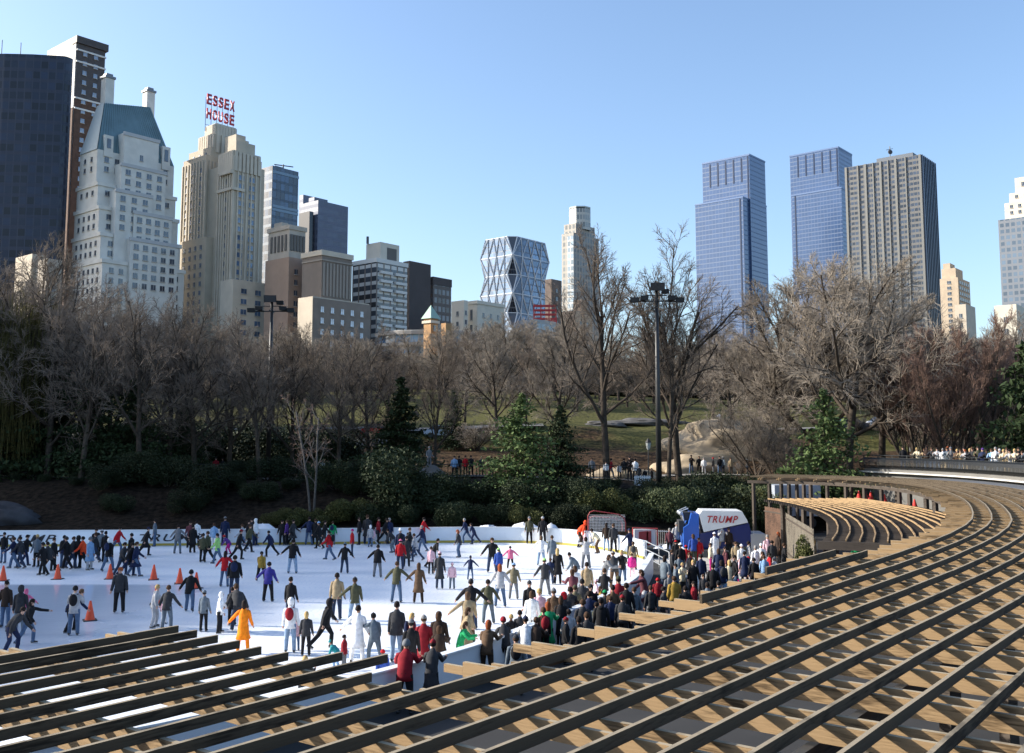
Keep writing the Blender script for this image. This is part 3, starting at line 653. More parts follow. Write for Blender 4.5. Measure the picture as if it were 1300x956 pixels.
# towers of the same park front further left, outside the picture: added unseen, steps and heights shaped to shade the slope and far ice
def off_tower(x, y0, y1, z, label, dx=34):
    r_ = empty('apartment_tower', (x, (y0+y1)/2, 5), label, 'building'); m = MB(); m.box((0, 0, z/2-5), (dx, y1-y0, z)); m.obj('wall', curtain('offwall', (.06, .07, .09), (.4, .36, .3), 3.2, 3.6, .4, .45), r_)
    m = MB(); m.box((-dx*.25, 0, z-5+1.5), (dx*.4, (y1-y0)*.5, 3)); m.obj('penthouse', MATS['tan_stone'], r_)

# ------------------------------------------------------------------ trees
def fast_tubes(segs, n):
    """segs: array rows x0 y0 z0 x1 y1 z1 r0 r1 -> one mesh of n-sided tubes"""
    S = np.array(segs, dtype=np.float64); a = S[:, :3]; b = S[:, 3:6]; d = b-a; ln = np.linalg.norm(d, axis=1, keepdims=True); ln[ln < 1e-9] = 1; d = d/ln
    ref = np.where(np.abs(d[:, 2:3]) < .9, np.array([[0, 0, 1.]]), np.array([[1., 0, 0]])); x = np.cross(d, ref); x /= np.linalg.norm(x, axis=1, keepdims=True); y = np.cross(d, x)
    V_ = np.zeros((len(S), 2*n, 3))
    for j in range(n):
        t = 2*math.pi*j/n; o = x*math.cos(t)+y*math.sin(t)
        V_[:, j] = a+o*S[:, 6:7]; V_[:, n+j] = b+o*S[:, 7:8]
    base = (np.arange(len(S))*2*n)[:, None]
    F = np.concatenate([np.stack([base[:, 0]+j, base[:, 0]+(j+1) % n, base[:, 0]+n+(j+1) % n, base[:, 0]+n+j], axis=1) for j in range(n)])
    return V_.reshape(-1, 3), F
def np_mesh(name, Vv, F, m, smooth=False):
    me = bpy.data.meshes.new(name); k = F.shape[1]
    me.vertices.add(len(Vv)); me.vertices.foreach_set('co', Vv.astype(np.float32).ravel())
    me.loops.add(F.size); me.loops.foreach_set('vertex_index', F.astype(np.int32).ravel())
    me.polygons.add(len(F)); me.polygons.foreach_set('loop_start', np.arange(0, F.size, k, dtype=np.int32)); me.polygons.foreach_set('loop_total', np.full(len(F), k, dtype=np.int32))
    me.update(calc_edges=True); me.materials.append(m)
    if smooth: me.polygons.foreach_set('use_smooth', [True]*len(F))
    return me
def perp(d, rng):
    v = Vector((rng.gauss(0, 1), rng.gauss(0, 1), rng.gauss(0, 1))); v -= d*v.dot(d); return v.normalized()
def bare_tree(seed, H=16, style='oak', twig_mult=1.0, twr=.0145):
    rng = random.Random(seed); big = []; small = []
    P = dict(oak=dict(t0=.2, n=(13, 8, 8, 9), ang=(52, 44, 44, 48), L=(.56, .52, .52, .6), up=(.10, .10, .08, .05), stems=1),
             elm=dict(t0=.28, n=(12, 8, 8, 8), ang=(38, 36, 40, 44), L=(.64, .5, .52, .55), up=(.12, .10, .05, .02), stems=1),
             vase=dict(t0=.10, n=(8, 8, 9, 8), ang=(20, 22, 24, 30), L=(.68, .5, .5, .5), up=(.14, .15, .15, .12), stems=5),
             shrub=dict(t0=.03, n=(7, 7, 6, 5), ang=(34, 30, 34, 38), L=(.6, .5, .5, .5), up=(.02, .02, .0, -.02), stems=6),
             birch=dict(t0=.25, n=(9, 4, 4, 3), ang=(45, 40, 42, 45), L=(.34, .5, .5, .5), up=(.05, .03, .0, -.03), stems=2))[style]
    def branch(p, d, L, r, lev):
        nseg = 5 if lev <= 1 else (4 if lev == 2 else (3 if lev == 3 else 2))
        pts = [p.copy()]; dirs = []; q = p.copy(); dd = d.copy(); wob = (.05, .13, .17, .2, .25)[min(lev, 4)]
        for k in range(nseg):
            dd = (dd+perp(dd, rng)*wob+Vector((0, 0, P['up'][min(lev, 3)] if lev else 0))).normalized()
            q = q+dd*(L/nseg); pts.append(q.copy()); dirs.append(dd.copy())
        tgt = big if lev <= 2 else small
        r1 = r*(.45 if lev else .5)
        for k in range(nseg):
            ra = r+(r1-r)*k/nseg; rb_ = r+(r1-r)*(k+1)/nseg; a, b = pts[k], pts[k+1]
            tgt.append((a.x, a.y, a.z, b.x, b.y, b.z, ra, rb_))
        if lev >= 4: return
        n = P['n'][min(lev, 3)]
        n = max(2, int(n*(twig_mult if lev >= 2 else 1)+rng.random()-.3))
        t0 = P['t0'] if lev == 0 else .2
        for i in range(n):
            t = t0+(1-t0)*(i+rng.random()*.8)/n; t = min(t, .99); k = min(int(t*nseg), nseg-1); f = t*nseg-k
            pp = pts[k].lerp(pts[k+1], f); a = R(P['ang'][min(lev, 3)]*(1.15-.4*t)+rng.gauss(0, 8))
            nd = (dirs[k]*math.cos(a)+perp(dirs[k], rng)*math.sin(a)).normalized()
            if lev == 0:
                az = i*2.4+seed+rng.random()*.6; nd = Vector((math.cos(az)*math.sin(a), math.sin(az)*math.sin(a), math.cos(a)))
            LL = L*P['L'][min(lev, 3)]*(1.15-.45*t if lev == 0 else 1-.35*t)*rng.uniform(.75, 1.2)
            if lev >= 3: rr = twr
            elif lev == 2: rr = max(twr*1.5, r*.4)
            else: rr = max(.03, (r+(r1-r)*t)*rng.uniform(.45, .65))
            branch(pp, nd, LL, rr, lev+1)
    if P['stems'] == 1:
        branch(Vector((0, 0, -.4)), Vector((rng.gauss(0, .04), rng.gauss(0, .04), 1)).normalized(), H*.82, H*.0165+.04, 0)
    else:
        for s in range(P['stems']):
            a = s*2*math.pi/P['stems']+rng.random(); t = R(rng.uniform(6, 34 if style != 'birch' else 8)); branch(Vector((math.cos(a)*.25, math.sin(a)*.25, -.3)), Vector((math.cos(a)*math.sin(t), math.sin(a)*math.sin(t), math.cos(t))), H*rng.uniform(.6, .85), H*.009+.02, 0)
    return big, small
def top_of(segs): return max(s[5] for s in segs)
bark = mat('bark', (.062, .05, .04), .95, 0, .3, 3.0, .1, .3, 14, .25)
twig = mat('twig', (.20, .162, .13), .95, 0, 0, 1, .1, rnd=.25)
twig_red = mat('twig_reddish', (.23, .15, .118), .95, 0, 0, 1, .1, rnd=.15)
twig_pale = mat('twig_pale', (.27, .232, .19), .95, 0, 0, 1, .1, rnd=.2)
birchm = mat('birch_bark', (.10, .09, .08), .9, 0, .3, 4)
TREES = {}
def make_proto(key, seed, style, tw, bk, H=16, mult=1.0, twr=.0145):
    b_, s_ = bare_tree(seed, H, style, mult, twr); h = max(top_of(s_), top_of(b_))
    v1, f1 = fast_tubes(b_, 6); v2, f2 = fast_tubes(s_, 3)
    TREES[key] = (np_mesh('trunk', v1, f1, bk, True), np_mesh('crown', v2, f2, tw), h)
for k, (key, style, tw, bk, mult) in enumerate((
        ('oak1', 'oak', twig, bark, 1.15), ('oak2', 'oak', twig, bark, 1.15), ('oak3', 'oak', twig_pale, bark, 1.2), ('elm1', 'elm', twig, bark, 1.0),
        ('elm2', 'elm', twig, bark, 1.0), ('round', 'oak', twig_pale, bark, 1.35), ('vase1', 'vase', twig_red, bark, 1.2), ('vase2', 'vase', twig_red, bark, 1.2),
        ('shrub1', 'shrub', twig_pale, bark, 1.3), ('shrub2', 'shrub', twig, bark, 1.3), ('birch', 'birch', twig_red, birchm, 1.2), ('oak4', 'elm', twig, bark, 1.2))):
    make_proto(key, 11+k*7, style, tw, bk, 16, mult)
def leaf_mesh(name, pts, size, m, rng, flat=.5, drop=0):
    """many small leaf quads at the given points"""
    n = len(pts); P_ = np.array(pts); a = rng.normal(size=(n, 3)); a /= np.linalg.norm(a, axis=1, keepdims=True)
    b = rng.normal(size=(n, 3)); b[:, 2] *= flat; b -= a*(a*b).sum(1, keepdims=True); b /= np.linalg.norm(b, axis=1, keepdims=True)+1e-9
    s = size*rng.uniform(.6, 1.4, size=(n, 1)); a = a*s; b = b*s*.55
    Vv = np.stack([P_-a-b*.2, P_-b, P_+a+b*.2, P_+b], axis=1).reshape(-1, 3); F = np.arange(4*n).reshape(n, 4)
    return np_mesh(name, Vv, F, m)
def conifer(seed, H=10, Rb=3.0, n_lay=26, m=None, dens=1.0, size=.16):
    rng = np.random.default_rng(seed); tr = [(0, 0, -.3, 0, 0, H*.97, H*.016+.05, .02)]; pts = []; br = []
    for k in range(n_lay):
        t = k/(n_lay-1); z = H*(.10+.87*t); rad = Rb*(1-t)**.8*(.85+.3*rng.random())+.15
        nb = int(9-4*t)
        for j in range(nb):
            az = rng.random()*6.283; rr = rad*rng.uniform(.6, 1.2); dz = -rr*rng.uniform(.05, .32); c_, s_ = math.cos(az), math.sin(az)
            br.append((0, 0, z, c_*rr, s_*rr, z+dz, .03, .008))
            m_ = int((22*rr/Rb+6)*dens*2.2)
            q = rng.random(m_)**.7; wv = .16*rr+.12
            pts.append(np.stack([c_*rr*q+rng.normal(0, wv, m_)*(.5+.5*q), s_*rr*q+rng.normal(0, wv, m_)*(.5+.5*q), z+dz*q+rng.normal(0, .10, m_)-.05], axis=1))
    v1, f1 = fast_tubes(tr+br, 5)
    return np_mesh('trunk', v1, f1, bark), leaf_mesh('crown', np.concatenate(pts), size, m, rng, .35), H
pine = mat('needles', (.026, .042, .015), .8, 0, 0, 1, .25, rnd=.25); pine_l = mat('needles_light', (.085, .125, .04), .8, 0, 0, 1, .25, rnd=.2)
TREES['fir'] = conifer(3, 10, 2.9, 26, pine); TREES['fir2'] = conifer(5, 10, 3.6, 24, pine_l); TREES['cedar'] = conifer(9, 10, 4.2, 22, pine, 1.1, .19)
def bush(seed, W, Hh, m, n=14000, size=.075):
    rng = np.random.default_rng(seed); k = 11; cs = np.stack([rng.uniform(-.75, .75, k)*W/2, rng.uniform(-.6, .6, k)*W/2, rng.uniform(.25, .75, k)*Hh], axis=1); rs = rng.uniform(.22, .42, k)*min(W, 2*Hh)*.62
    idx = rng.integers(0, k, n); d = rng.normal(size=(n, 3)); d /= np.linalg.norm(d, axis=1, keepdims=True); rad = rng.uniform(.55, 1.05, n)[:, None]
    p = cs[idx]+d*rs[idx][:, None]*rad; p = p[p[:, 2] > -.1]
    st = [(0, 0, -.2, c[0]*.8, c[1]*.8, c[2], .05, .02) for c in cs]; v1, f1 = fast_tubes(st, 4)
    return np_mesh('stem', v1, f1, bark), leaf_mesh('foliage', p, size, m, rng), Hh
lf = mat('laurel_leaf', (.024, .034, .014), .7, 0, 0, 1, .2, rnd=.3); lfl = mat('laurel_leaf_light', (.08, .098, .04), .65, 0, 0, 1, .25, rnd=.2); lfo = mat('olive_leaf', (.075, .08, .025), .7, 0, 0, 1, .2, rnd=.2)
BUSH = {'dark': bush(1, 4.6, 2.6, lf), 'dark2': bush(2, 5.2, 2.3, lf), 'light': bush(3, 4.6, 2.6, lfl), 'olive': bush(4, 4.4, 2.4, lfo), 'dense': bush(6, 2.2, 4.0, lfo, 9000, .07)}
# weeping willow: hanging strands
def willow(seed):
    rng = random.Random(seed); b_, s_ = bare_tree(seed, 13, 'elm', .5); g_ = []
    ends = [s for s in b_ if s[5] > 5][::1]
    for s in ends:
        for k in range(4):
            x, y, z = s[3]+rng.gauss(0, .5), s[4]+rng.gauss(0, .5), s[5]; L = rng.uniform(3, min(9, z-1.0)) if z > 4.2 else 2
            q = [x, y, z]
            for j in range(4):
                nx_, ny_, nz_ = q[0]+rng.gauss(0, .12), q[1]+rng.gauss(0, .12), q[2]-L/4; g_.append((*q, nx_, ny_, nz_, .018, .014)); q = [nx_, ny_, nz_]
    v1, f1 = fast_tubes(b_, 6); v2, f2 = fast_tubes(g_+s_, 3)
    return np_mesh('trunk', v1, f1, bark, True), np_mesh('crown', v2, f2, mat('willow_twig', (.075, .068, .024), .9, 0, 0, 1, .1)), 13
TREES['willow'] = willow(21)
WORDS = {'oak': 'bare tree', 'elm': 'tall bare upswept tree', 'round': 'round-crowned bare tree', 'vase': 'reddish many-stemmed bare tree', 'shrub': 'low leafless thicket',
         'birch': 'slender pale-trunked birch', 'fir': 'dark green conifer', 'cedar': 'broad dark evergreen', 'willow': 'olive-yellow weeping willow', 'oak4': 'bare tree'}
ORD = ['', 'second', 'third', 'fourth', 'fifth', 'sixth', 'seventh', 'eighth', 'ninth', 'tenth', 'eleventh', 'twelfth', 'thirteenth', 'fourteenth', 'fifteenth', 'sixteenth', 'seventeenth', 'eighteenth', 'nineteenth', 'twentieth']
def ordn(i, n, what=''):
    if i == 0: return 'leftmost'
    if i == n-1: return 'rightmost'
    if i < 20: return ORD[i]+' from left'
    j = n-1-i
    if j < 20: return ORD[j]+' from right'
    return '%dth from left' % (i+1)
PL = []   # placed trees for labelling
def tree(key, px, Y, ytop, label=None, sc_w=1.0, row='', name=None, rz=None):
    x = Xat(px, Y); gz = ground(x, Y); zt = atY(px, ytop, Y).z; me1, me2, h = TREES[key]; s = (zt-gz)/h
    cat = 'shrub' if key.startswith('shrub') else 'tree'
    nm = name or {'fir': 'conifer_tree', 'fir2': 'conifer_tree', 'cedar': 'conifer_tree', 'willow': 'willow_tree', 'birch': 'birch_tree'}.get(key, 'bare_shrub' if cat == 'shrub' else 'bare_tree')
    o = empty(nm, (x, Y, gz), label, cat, None, random.uniform(0, 6.28) if rz is None else rz, (s*sc_w, s*sc_w, s))
    link('trunk', me1, o); link('crown', me2, o)
    if not label: PL.append((px, Y, key, row, o))
    return o
def shrub(key, px, Y, ytop, label=None, row='', w=1.0):
    x = Xat(px, Y); gz = ground(x, Y); zt = atY(px, ytop, Y).z; me1, me2, h = BUSH[key]; s = max(.25, (zt-gz)/h)
    o = empty('evergreen_bush', (x, Y, gz-.1), label, 'bush', None, random.uniform(0, 6.28), (s*w, s*w, s)); link('stem', me1, o); link('foliage', me2, o)
    if not label: PL.append((px, Y, 'bush_'+key, row, o))
    return o
# named ones
tree('elm1', 770, 88, 272, 'tallest bare elm, forked grey trunk rising left of the tall floodlight mast', .95, rz=.5)
tree('elm2', 862, 92, 292, 'tall bare elm right behind the tall floodlight mast', 1.0, rz=2.2)
tree('elm1', 848, 90, 330, 'slender bare elm touching the tall floodlight mast on its right side', .8, rz=4.0)
tree('round', 1075, 98, 308, 'broad bare tree with dense pale round crown in front of the right blue twin tower', 1.2, rz=1.0)
tree('oak3', 1038, 106, 322, 'bare tree inside the left half of the big pale round crown', 1.25, rz=3.3)
tree('round', 1118, 110, 345, 'bare tree at the right flank of the big pale round crown', 1.15, rz=2.1)
tree('oak3', 1000, 108, 330, 'bare tree merging with the left side of the big pale round crown', .95)
tree('vase1', 1205, 92, 392, 'large reddish fan-shaped bare tree behind the terrace crowd', 1.35)
tree('vase2', 1160, 100, 405, 'reddish fan-shaped bare tree behind the left end of the curved railing', 1.2)
tree('vase2', 1250, 104, 402, 'reddish fan-shaped bare tree toward the right edge behind the terrace', 1.2)
tree('oak2', 1288, 108, 395, 'gnarled bare tree at the right edge in front of the cream building', 1.0)
tree('fir2', 1047, 82, 492, 'bright green conifer behind the far end of the wooden pergola', 1.15)
tree('cedar', 1308, 84, 432, 'dark green evergreen cut by the right edge of the photo', 1.0)
tree('willow', 0, 86, 400, None, 1.0); 
tree('fir2', 662, 79, 497, 'bushy green conifer standing by the iron fence in the middle of the slope', 1.35)
tree('fir', 712, 82, 512, 'conifer just right of the bushy green conifer on the slope', 1.2)
tree('fir', 508, 92, 476, 'tall narrow dark conifer left of the leaning bare trunk', 1.25)
tree('fir', 576, 120, 492, 'small dark conifer on the lawn beside the straw-coloured thicket', .95)
tree('birch', 398, 76, 498, 'pale crooked birch at the foot of the slope above the rink boards', .9)
tree('oak4', 552, 90, 415, 'dark bare tree with a leaning S-shaped trunk beside the grey figure on the rock', .9)
tree('shrub2', 985, 92, 540, 'spreading leafless thicket at the right foot of the big boulder', 1.6)
tree('shrub1', 960, 96, 480, 'leafless brush behind the big boulder, left of the bright green conifer', 1.3)
tree('shrub1', 512, 150, 520, 'straw-coloured leafless thicket on the lawn', 1.6); tree('shrub1', 604, 118, 522, 'round straw-coloured thicket beside the park road', 2.0)
tree('shrub2', 940, 99, 575, 'thin low twigs by the path at the right end of the boulder', 1.0)
# rows
rr = random.Random(5)
for px, Y, yt, key in ((-30, 90, 300, 'oak1'), (28, 95, 284, 'oak4'), (62, 86, 318, 'oak2'), (104, 84, 345, 'elm2'), (140, 93, 350, 'oak1'), (178, 82, 352, 'elm1'), (215, 90, 362, 'oak4'), (250, 86, 380, 'oak2'), (292, 92, 385, 'oak1'), (330, 84, 398, 'elm2'), (372, 90, 402, 'oak4'), (430, 86, 408, 'oak1'), (470, 94, 408, 'oak2')):
    tree(key, px, Y, yt, row='on the shaded slope')
for px, Y, yt, key in ((-10, 88, 400, 'cedar'), (62, 90, 430, 'cedar'), (120, 86, 455, 'fir'), (168, 88, 480, 'cedar'), (235, 92, 500, 'fir')): tree(key, px, Y, yt, row='on the left slope')
for px, Y, yt, key in ((-20, 130, 330, 'oak2'), (40, 125, 350, 'oak1'), (85, 132, 362, 'oak4'), (125, 122, 368, 'oak3'), (165, 135, 375, 'oak1'), (205, 128, 385, 'oak2'), (262, 130, 398, 'oak3'), (305, 124, 405, 'oak1'), (345, 135, 410, 'oak3'), (395, 128, 412, 'oak2'), (448, 132, 418, 'oak3'), (492, 126, 424, 'oak1'), (1130, 132, 405, 'oak3'), (1185, 140, 410, 'oak1'), (1235, 136, 415, 'oak3'), (1285, 128, 420, 'oak1'), (905, 140, 400, 'oak2'), (930, 128, 405, 'oak3'), (965, 135, 400, 'oak1')):
    tree(key, px, Y, yt, row='on the rise')
for px, Y, yt, key in ((632, 122, 415, 'oak3'), (705, 118, 402, 'oak3'), (668, 128, 412, 'oak1'), (590, 135, 428, 'oak2'), (733, 150, 420, 'oak1')): tree(key, px, Y, yt, row='on the sunny lawn')
kk = ['oak1', 'oak2', 'oak3', 'oak4', 'round', 'oak3']
for r_, (Y0, st, y0, row) in enumerate(((172, 30, 424, 'midway back'), (225, 30, 428, 'farthest back'))):
    px = -40+r_*15
    while px < 1340:
        tree(kk[rr.randrange(6)], px, Y0+rr.uniform(-12, 12), y0+rr.uniform(-14, 16)-(12 if px < 250 else 24 if 560 < px < 730 else 0), row=row, sc_w=1.25); px += st+rr.uniform(-6, 6)
# hedge-like undergrowth closes the view below the far crowns
for px in range(-20, 1330, 46): tree(('shrub1', 'shrub2')[rr.randrange(2)], px+rr.uniform(-9, 9), 205+rr.uniform(-8, 8), 466+rr.uniform(-8, 10), row='under the far trees', sc_w=1.5)
for px in range(-30, 1340, 40): tree(('shrub1', 'shrub2')[rr.randrange(2)], px+rr.uniform(-9, 9), 250+rr.uniform(-8, 8), 448+rr.uniform(-10, 8), row='at the park edge', sc_w=1.6)
for px in list(range(20, 480, 52))+list(range(890, 1330, 48)): tree(('shrub1', 'shrub2')[rr.randrange(2)], px+rr.uniform(-12, 12), 122+rr.uniform(-6, 10), 512+rr.uniform(-12, 12), row='on the lawn edge', sc_w=1.3)
for px, Y, yt, key, w_ in ((140, 80, 590, 'dark', 1.2), (178, 82, 575, 'dark2', 1.2), (215, 80, 582, 'dark', 1.1), (262, 79, 592, 'dark2', 1.2), (300, 80, 600, 'dark', 1.1), (430, 80, 585, 'dark', 1.1), (462, 79, 600, 'dark2', 1), (492, 77, 575, 'dark', 1.1), (530, 76, 605, 'dark2', 1.1), (560, 77, 600, 'dark', 1.0), (605, 77, 612, 'dark2', 1.2), (642, 76, 610, 'dark', 1.1), (680, 76, 616, 'dark2', 1.1), (716, 76, 608, 'dark', 1.1), (745, 76, 612, 'dark2', 1.0), (765, 75, 620, 'olive', 1.0), (775, 80, 606, 'dark', 1)):
    shrub(key, px, Y, yt, row='above the boards', w=w_)
for px, Y, yt, key in ((20, 84, 600, 'dark'), (60, 83, 612, 'dark2'), (100, 81, 618, 'dark'), (150, 76, 628, 'dark2'), (245, 76, 622, 'dark'), (330, 78, 612, 'dark2'), (370, 80, 606, 'dark'), (400, 84, 590, 'dark2'), (300, 84, 585, 'dark'), (340, 85, 582, 'dark2'), (450, 74, 632, 'olive'), (520, 73.5, 640, 'dark'), (580, 73.5, 638, 'dark2'), (625, 73.5, 640, 'dark'), (670, 73.5, 640, 'olive'), (710, 73.5, 640, 'dark2'), (745, 73.5, 640, 'dark'), (480, 73.5, 638, 'dark2')):
    shrub(key, px, Y, yt, row='low above the boards', w=1.15)
for px, Y, yt, key, w_ in ((805, 76, 620, 'dark', 1.1), (828, 79, 610, 'dark2', 1.0), (842, 75, 618, 'light', 1.0), (862, 82, 606, 'dark', 1.1), (868, 77, 618, 'light', .8), (895, 84, 602, 'dark2', 1.1), (925, 85, 604, 'dark', 1.1), (905, 78, 618, 'dark2', 1.1), (955, 82, 614, 'light', 1.1), (940, 79, 622, 'olive', 1.1), (975, 86, 606, 'dark', 1.1), (968, 77, 628, 'light', .9), (1010, 90, 596, 'dark', 1.3), (1040, 92, 594, 'dark2', 1.2), (1075, 90, 594, 'dark', 1.1), (1000, 84, 612, 'dark', 1), (1035, 84, 612, 'dark2', 1), (1070, 84, 610, 'dark', 1)):
    shrub(key, px, Y, yt, row='behind the pergola', w=w_)
for px in (352, 378, 415): shrub('olive', px, 73, 645, row='low by the birch', w=1.1)
o = shrub('dense', 1018, 42, 655, 'dense rounded golden-green bush beside the wooden slat fence', w=.55); o2 = shrub('dense', 1034, 41, 686, 'smaller bush to the right of the dense golden-green one', w=.55)
# a row of trees stands behind the terrace too, outside the frame on the right
for px in range(-30, 1340, 24): shrub(('dark', 'dark2', 'olive')[rr.randrange(3)], px+rr.uniform(-6, 6), 268+rr.uniform(-5, 5), 462+rr.uniform(-8, 8), row='far at the park edge', w=1.5)
for px in list(range(-10, 470, 40)): shrub(('dark', 'dark2')[rr.randrange(2)], px+rr.uniform(-6, 6), 112+rr.uniform(-4, 4), 548+rr.uniform(-10, 10), row='behind the left fence', w=1.2)
LAND = [(0, 90, 'below the dark glass slab'), (90, 235, 'below the green-roofed tower'), (235, 340, 'below the lettered tower'), (340, 450, 'below the tan brick tower'), (450, 520, 'below the white-banded block'), (520, 605, 'below the turret building'), (605, 700, 'below the diamond-grid tower'),
        (700, 800, 'by the tallest elm'), (800, 885, 'by the floodlight mast'), (885, 985, 'below the left blue twin'), (985, 1075, 'below the right blue twin'), (1075, 1192, 'below the ribbed tower'), (1192, 1400, 'at far right'), (-200, 0, 'at the left edge')]
def label_rows(PL, WORDS):
    G = {}
    for px, Y, key, row, o in PL:
        lm = [l for a, b, l in LAND if a <= px < b][0]; kw = WORDS.get(key) or WORDS.get(key.rstrip('0123456789')) or key
        G.setdefault((kw, row, lm), []).append((px, o))
    for (kw, row, lm), L in G.items():
        L.sort(key=lambda t: t[0])
        for i, (px, o) in enumerate(L):
            o['label'] = ' '.join(((ordn(i, len(L))+' ' if len(L) > 1 else '')+kw+' '+row+' '+lm).replace(' from left ', ' from left, ').replace(' from right ', ' from right, ').split())
            o['group'] = kw.split(' with')[0]+'s '+(row or 'in the park')
WORDS.update({'bush_dark': 'dark glossy bush', 'bush_dark2': 'broad dark bush', 'bush_light': 'pale-green leafy bush', 'bush_olive': 'olive-green bush'})
label_rows(PL, WORDS)
for _y0, _y1, _x, _w in ((23, 31, -17, 'low near step'), (31, 37, -14, 'second step'), (37, 43.5, -11, 'third step')): off_tower(-250, _y0+33, _y1+33-.05, (233+_x)*math.tan(SUN_EL)/math.cos(.14), 'unseen shading tower outside the left edge of the photo, '+_w)
off_tower(-250, 76.5, 133, 227*math.tan(SUN_EL)/math.cos(.14), 'unseen shading tower outside the left edge of the photo, nearer')
off_tower(-262, 133, 172, 74, 'unseen shading tower outside the left edge of the photo, farther')

# ------------------------------------------------------------------ rink
def ice_mat():
    m = bpy.data.materials.new('ice'); m.use_nodes = True; n = m.node_tree; N = n.nodes; L = n.links; b = N['Principled BSDF']
    g = N.new('ShaderNodeNewGeometry'); mp = N.new('ShaderNodeMapping'); mp.inputs['Scale'].default_value = (.35, 1.1, 1); mp.inputs['Rotation'].default_value = (0, 0, .12); L.new(g.outputs['Position'], mp.inputs[0])
    nz = N.new('ShaderNodeTexNoise'); nz.inputs['Scale'].default_value = .5; nz.inputs['Detail'].default_value = 7; L.new(mp.outputs[0], nz.inputs['Vector'])
    cr = N.new('ShaderNodeValToRGB'); e = cr.color_ramp.elements; e[0].position = .36; e[0].color = (.76, .80, .86, 1); e[1].position = .6; e[1].color = (.88, .89, .91, 1); L.new(nz.outputs[0], cr.inputs[0])
    L.new(cr.outputs[0], b.inputs['Base Color'])
    rr = N.new('ShaderNodeMapRange'); rr.inputs[3].default_value = .22; rr.inputs[4].default_value = .6; L.new(nz.outputs[0], rr.inputs[0]); L.new(rr.outputs[0], b.inputs['Roughness'])
    v = N.new('ShaderNodeTexVoronoi'); v.feature = 'DISTANCE_TO_EDGE'; v.inputs['Scale'].default_value = .7; L.new(g.outputs['Position'], v.inputs['Vector'])
    n3 = N.new('ShaderNodeTexNoise'); n3.inputs['Scale'].default_value = 5; n3.inputs['Detail'].default_value = 5; L.new(mp.outputs[0], n3.inputs['Vector'])
    bp = N.new('ShaderNodeBump'); bp.inputs['Strength'].default_value = .12; bp.inputs['Distance'].default_value = .05; L.new(n3.outputs[0], bp.inputs['Height']); L.new(bp.outputs[0], b.inputs['Normal'])
    b.inputs['Specular IOR Level'].default_value = .4
    # skate scratches: fine pale and dark scores crossing the sheet
    w1 = N.new('ShaderNodeTexWave'); w1.inputs['Scale'].default_value = 3.2; w1.inputs['Distortion'].default_value = 14; w1.inputs['Detail'].default_value = 4; w1.inputs['Detail Scale'].default_value = .35; L.new(mp.outputs[0], w1.inputs['Vector'])
    sc_ = N.new('ShaderNodeMapRange'); sc_.inputs[1].default_value = .86; sc_.inputs[2].default_value = 1.0; sc_.inputs[3].default_value = 0; sc_.inputs[4].default_value = .55; L.new(w1.outputs['Fac'], sc_.inputs[0])
    mx_ = N.new('ShaderNodeMix'); mx_.data_type = 'RGBA'; L.new(sc_.outputs[0], mx_.inputs[0]); L.new(cr.outputs[0], mx_.inputs[6]); mx_.inputs[7].default_value = (.62, .70, .80, 1)
    # the sheet was resurfaced only beyond the row of cones: the near part at left is wetter and greyer
    sx_ = N.new('ShaderNodeSeparateXYZ'); L.new(g.outputs['Position'], sx_.inputs[0]); ya = N.new('ShaderNodeMapRange'); ya.inputs[1].default_value = 50.2; ya.inputs[2].default_value = 49.2; L.new(sx_.outputs[1], ya.inputs[0])
    xa_ = N.new('ShaderNodeMapRange'); xa_.inputs[1].default_value = -12; xa_.inputs[2].default_value = -19; L.new(sx_.outputs[0], xa_.inputs[0]); mu = N.new('ShaderNodeMath'); mu.operation = 'MULTIPLY'; L.new(ya.outputs[0], mu.inputs[0]); L.new(xa_.outputs[0], mu.inputs[1])
    wt = N.new('ShaderNodeMix'); wt.data_type = 'RGBA'; L.new(mu.outputs[0], wt.inputs[0]); L.new(mx_.outputs[2], wt.inputs[6]); wt.inputs[7].default_value = (.55, .62, .72, 1); L.new(wt.outputs[2], b.inputs['Base Color'])
    rm = N.new('ShaderNodeMix'); L.new(mu.outputs[0], rm.inputs[0]); L.new(rr.outputs[0], rm.inputs[2]); rm.inputs[3].default_value = .12; L.new(rm.outputs[0], b.inputs['Roughness'])
    return m
# outline of the ice, from the gate round the near boards, then the far boards
near = [(7.3, 53.5), (6.5, 49.5), (5.4, 44.5), (3.6, 39.2), (1.0, 33.8), (-1.0, 29.9), (-3.6, 26.2), (-8.0, 21.0), (-14, 16.8), (-24, 13.5), (-44, 12)]
far = [(-74, 60), (-60, 66.2), (-34, 67.0), (-12, 68.8), (-2, 70.2), (2.2, 69.4), (5.0, 67.0), (6.9, 63.6), (7.9, 60.2)]
def chaikin(P, n=2):
    for _ in range(n):
        Q = [P[0]]
        for a, b in zip(P, P[1:]): Q += [(a[0]*.75+b[0]*.25, a[1]*.75+b[1]*.25), (a[0]*.25+b[0]*.75, a[1]*.25+b[1]*.75)]
        P = Q+[P[-1]]
    return P
near_s, far_s = chaikin(near), chaikin(far)
deck = MB(); deck.poly([(x, y, 0.0) for x, y in ((-90, 8), (40, 8), (40, 84), (12, 76), (-90, 70))]); 
dk_m = mat('rink_deck', (.022, .021, .02), .9, 0, .15, .8); tag(deck.obj('deck', dk_m), None, kind='structure')
ice = MB(); ice.poly([(x, y, .012) for x, y in near_s[::-1]+[(7.3, 53.5)][:0]+[(p[0], p[1]) for p in far_s[::-1]][::1][:0]] or [(0, 0, 0)]*3) if False else None
pts = [(x, y, .012) for x, y in near_s]+[(-74, 30, .012)]+[(x, y, .012) for x, y in far_s]
ice.poly(pts) if ice else None
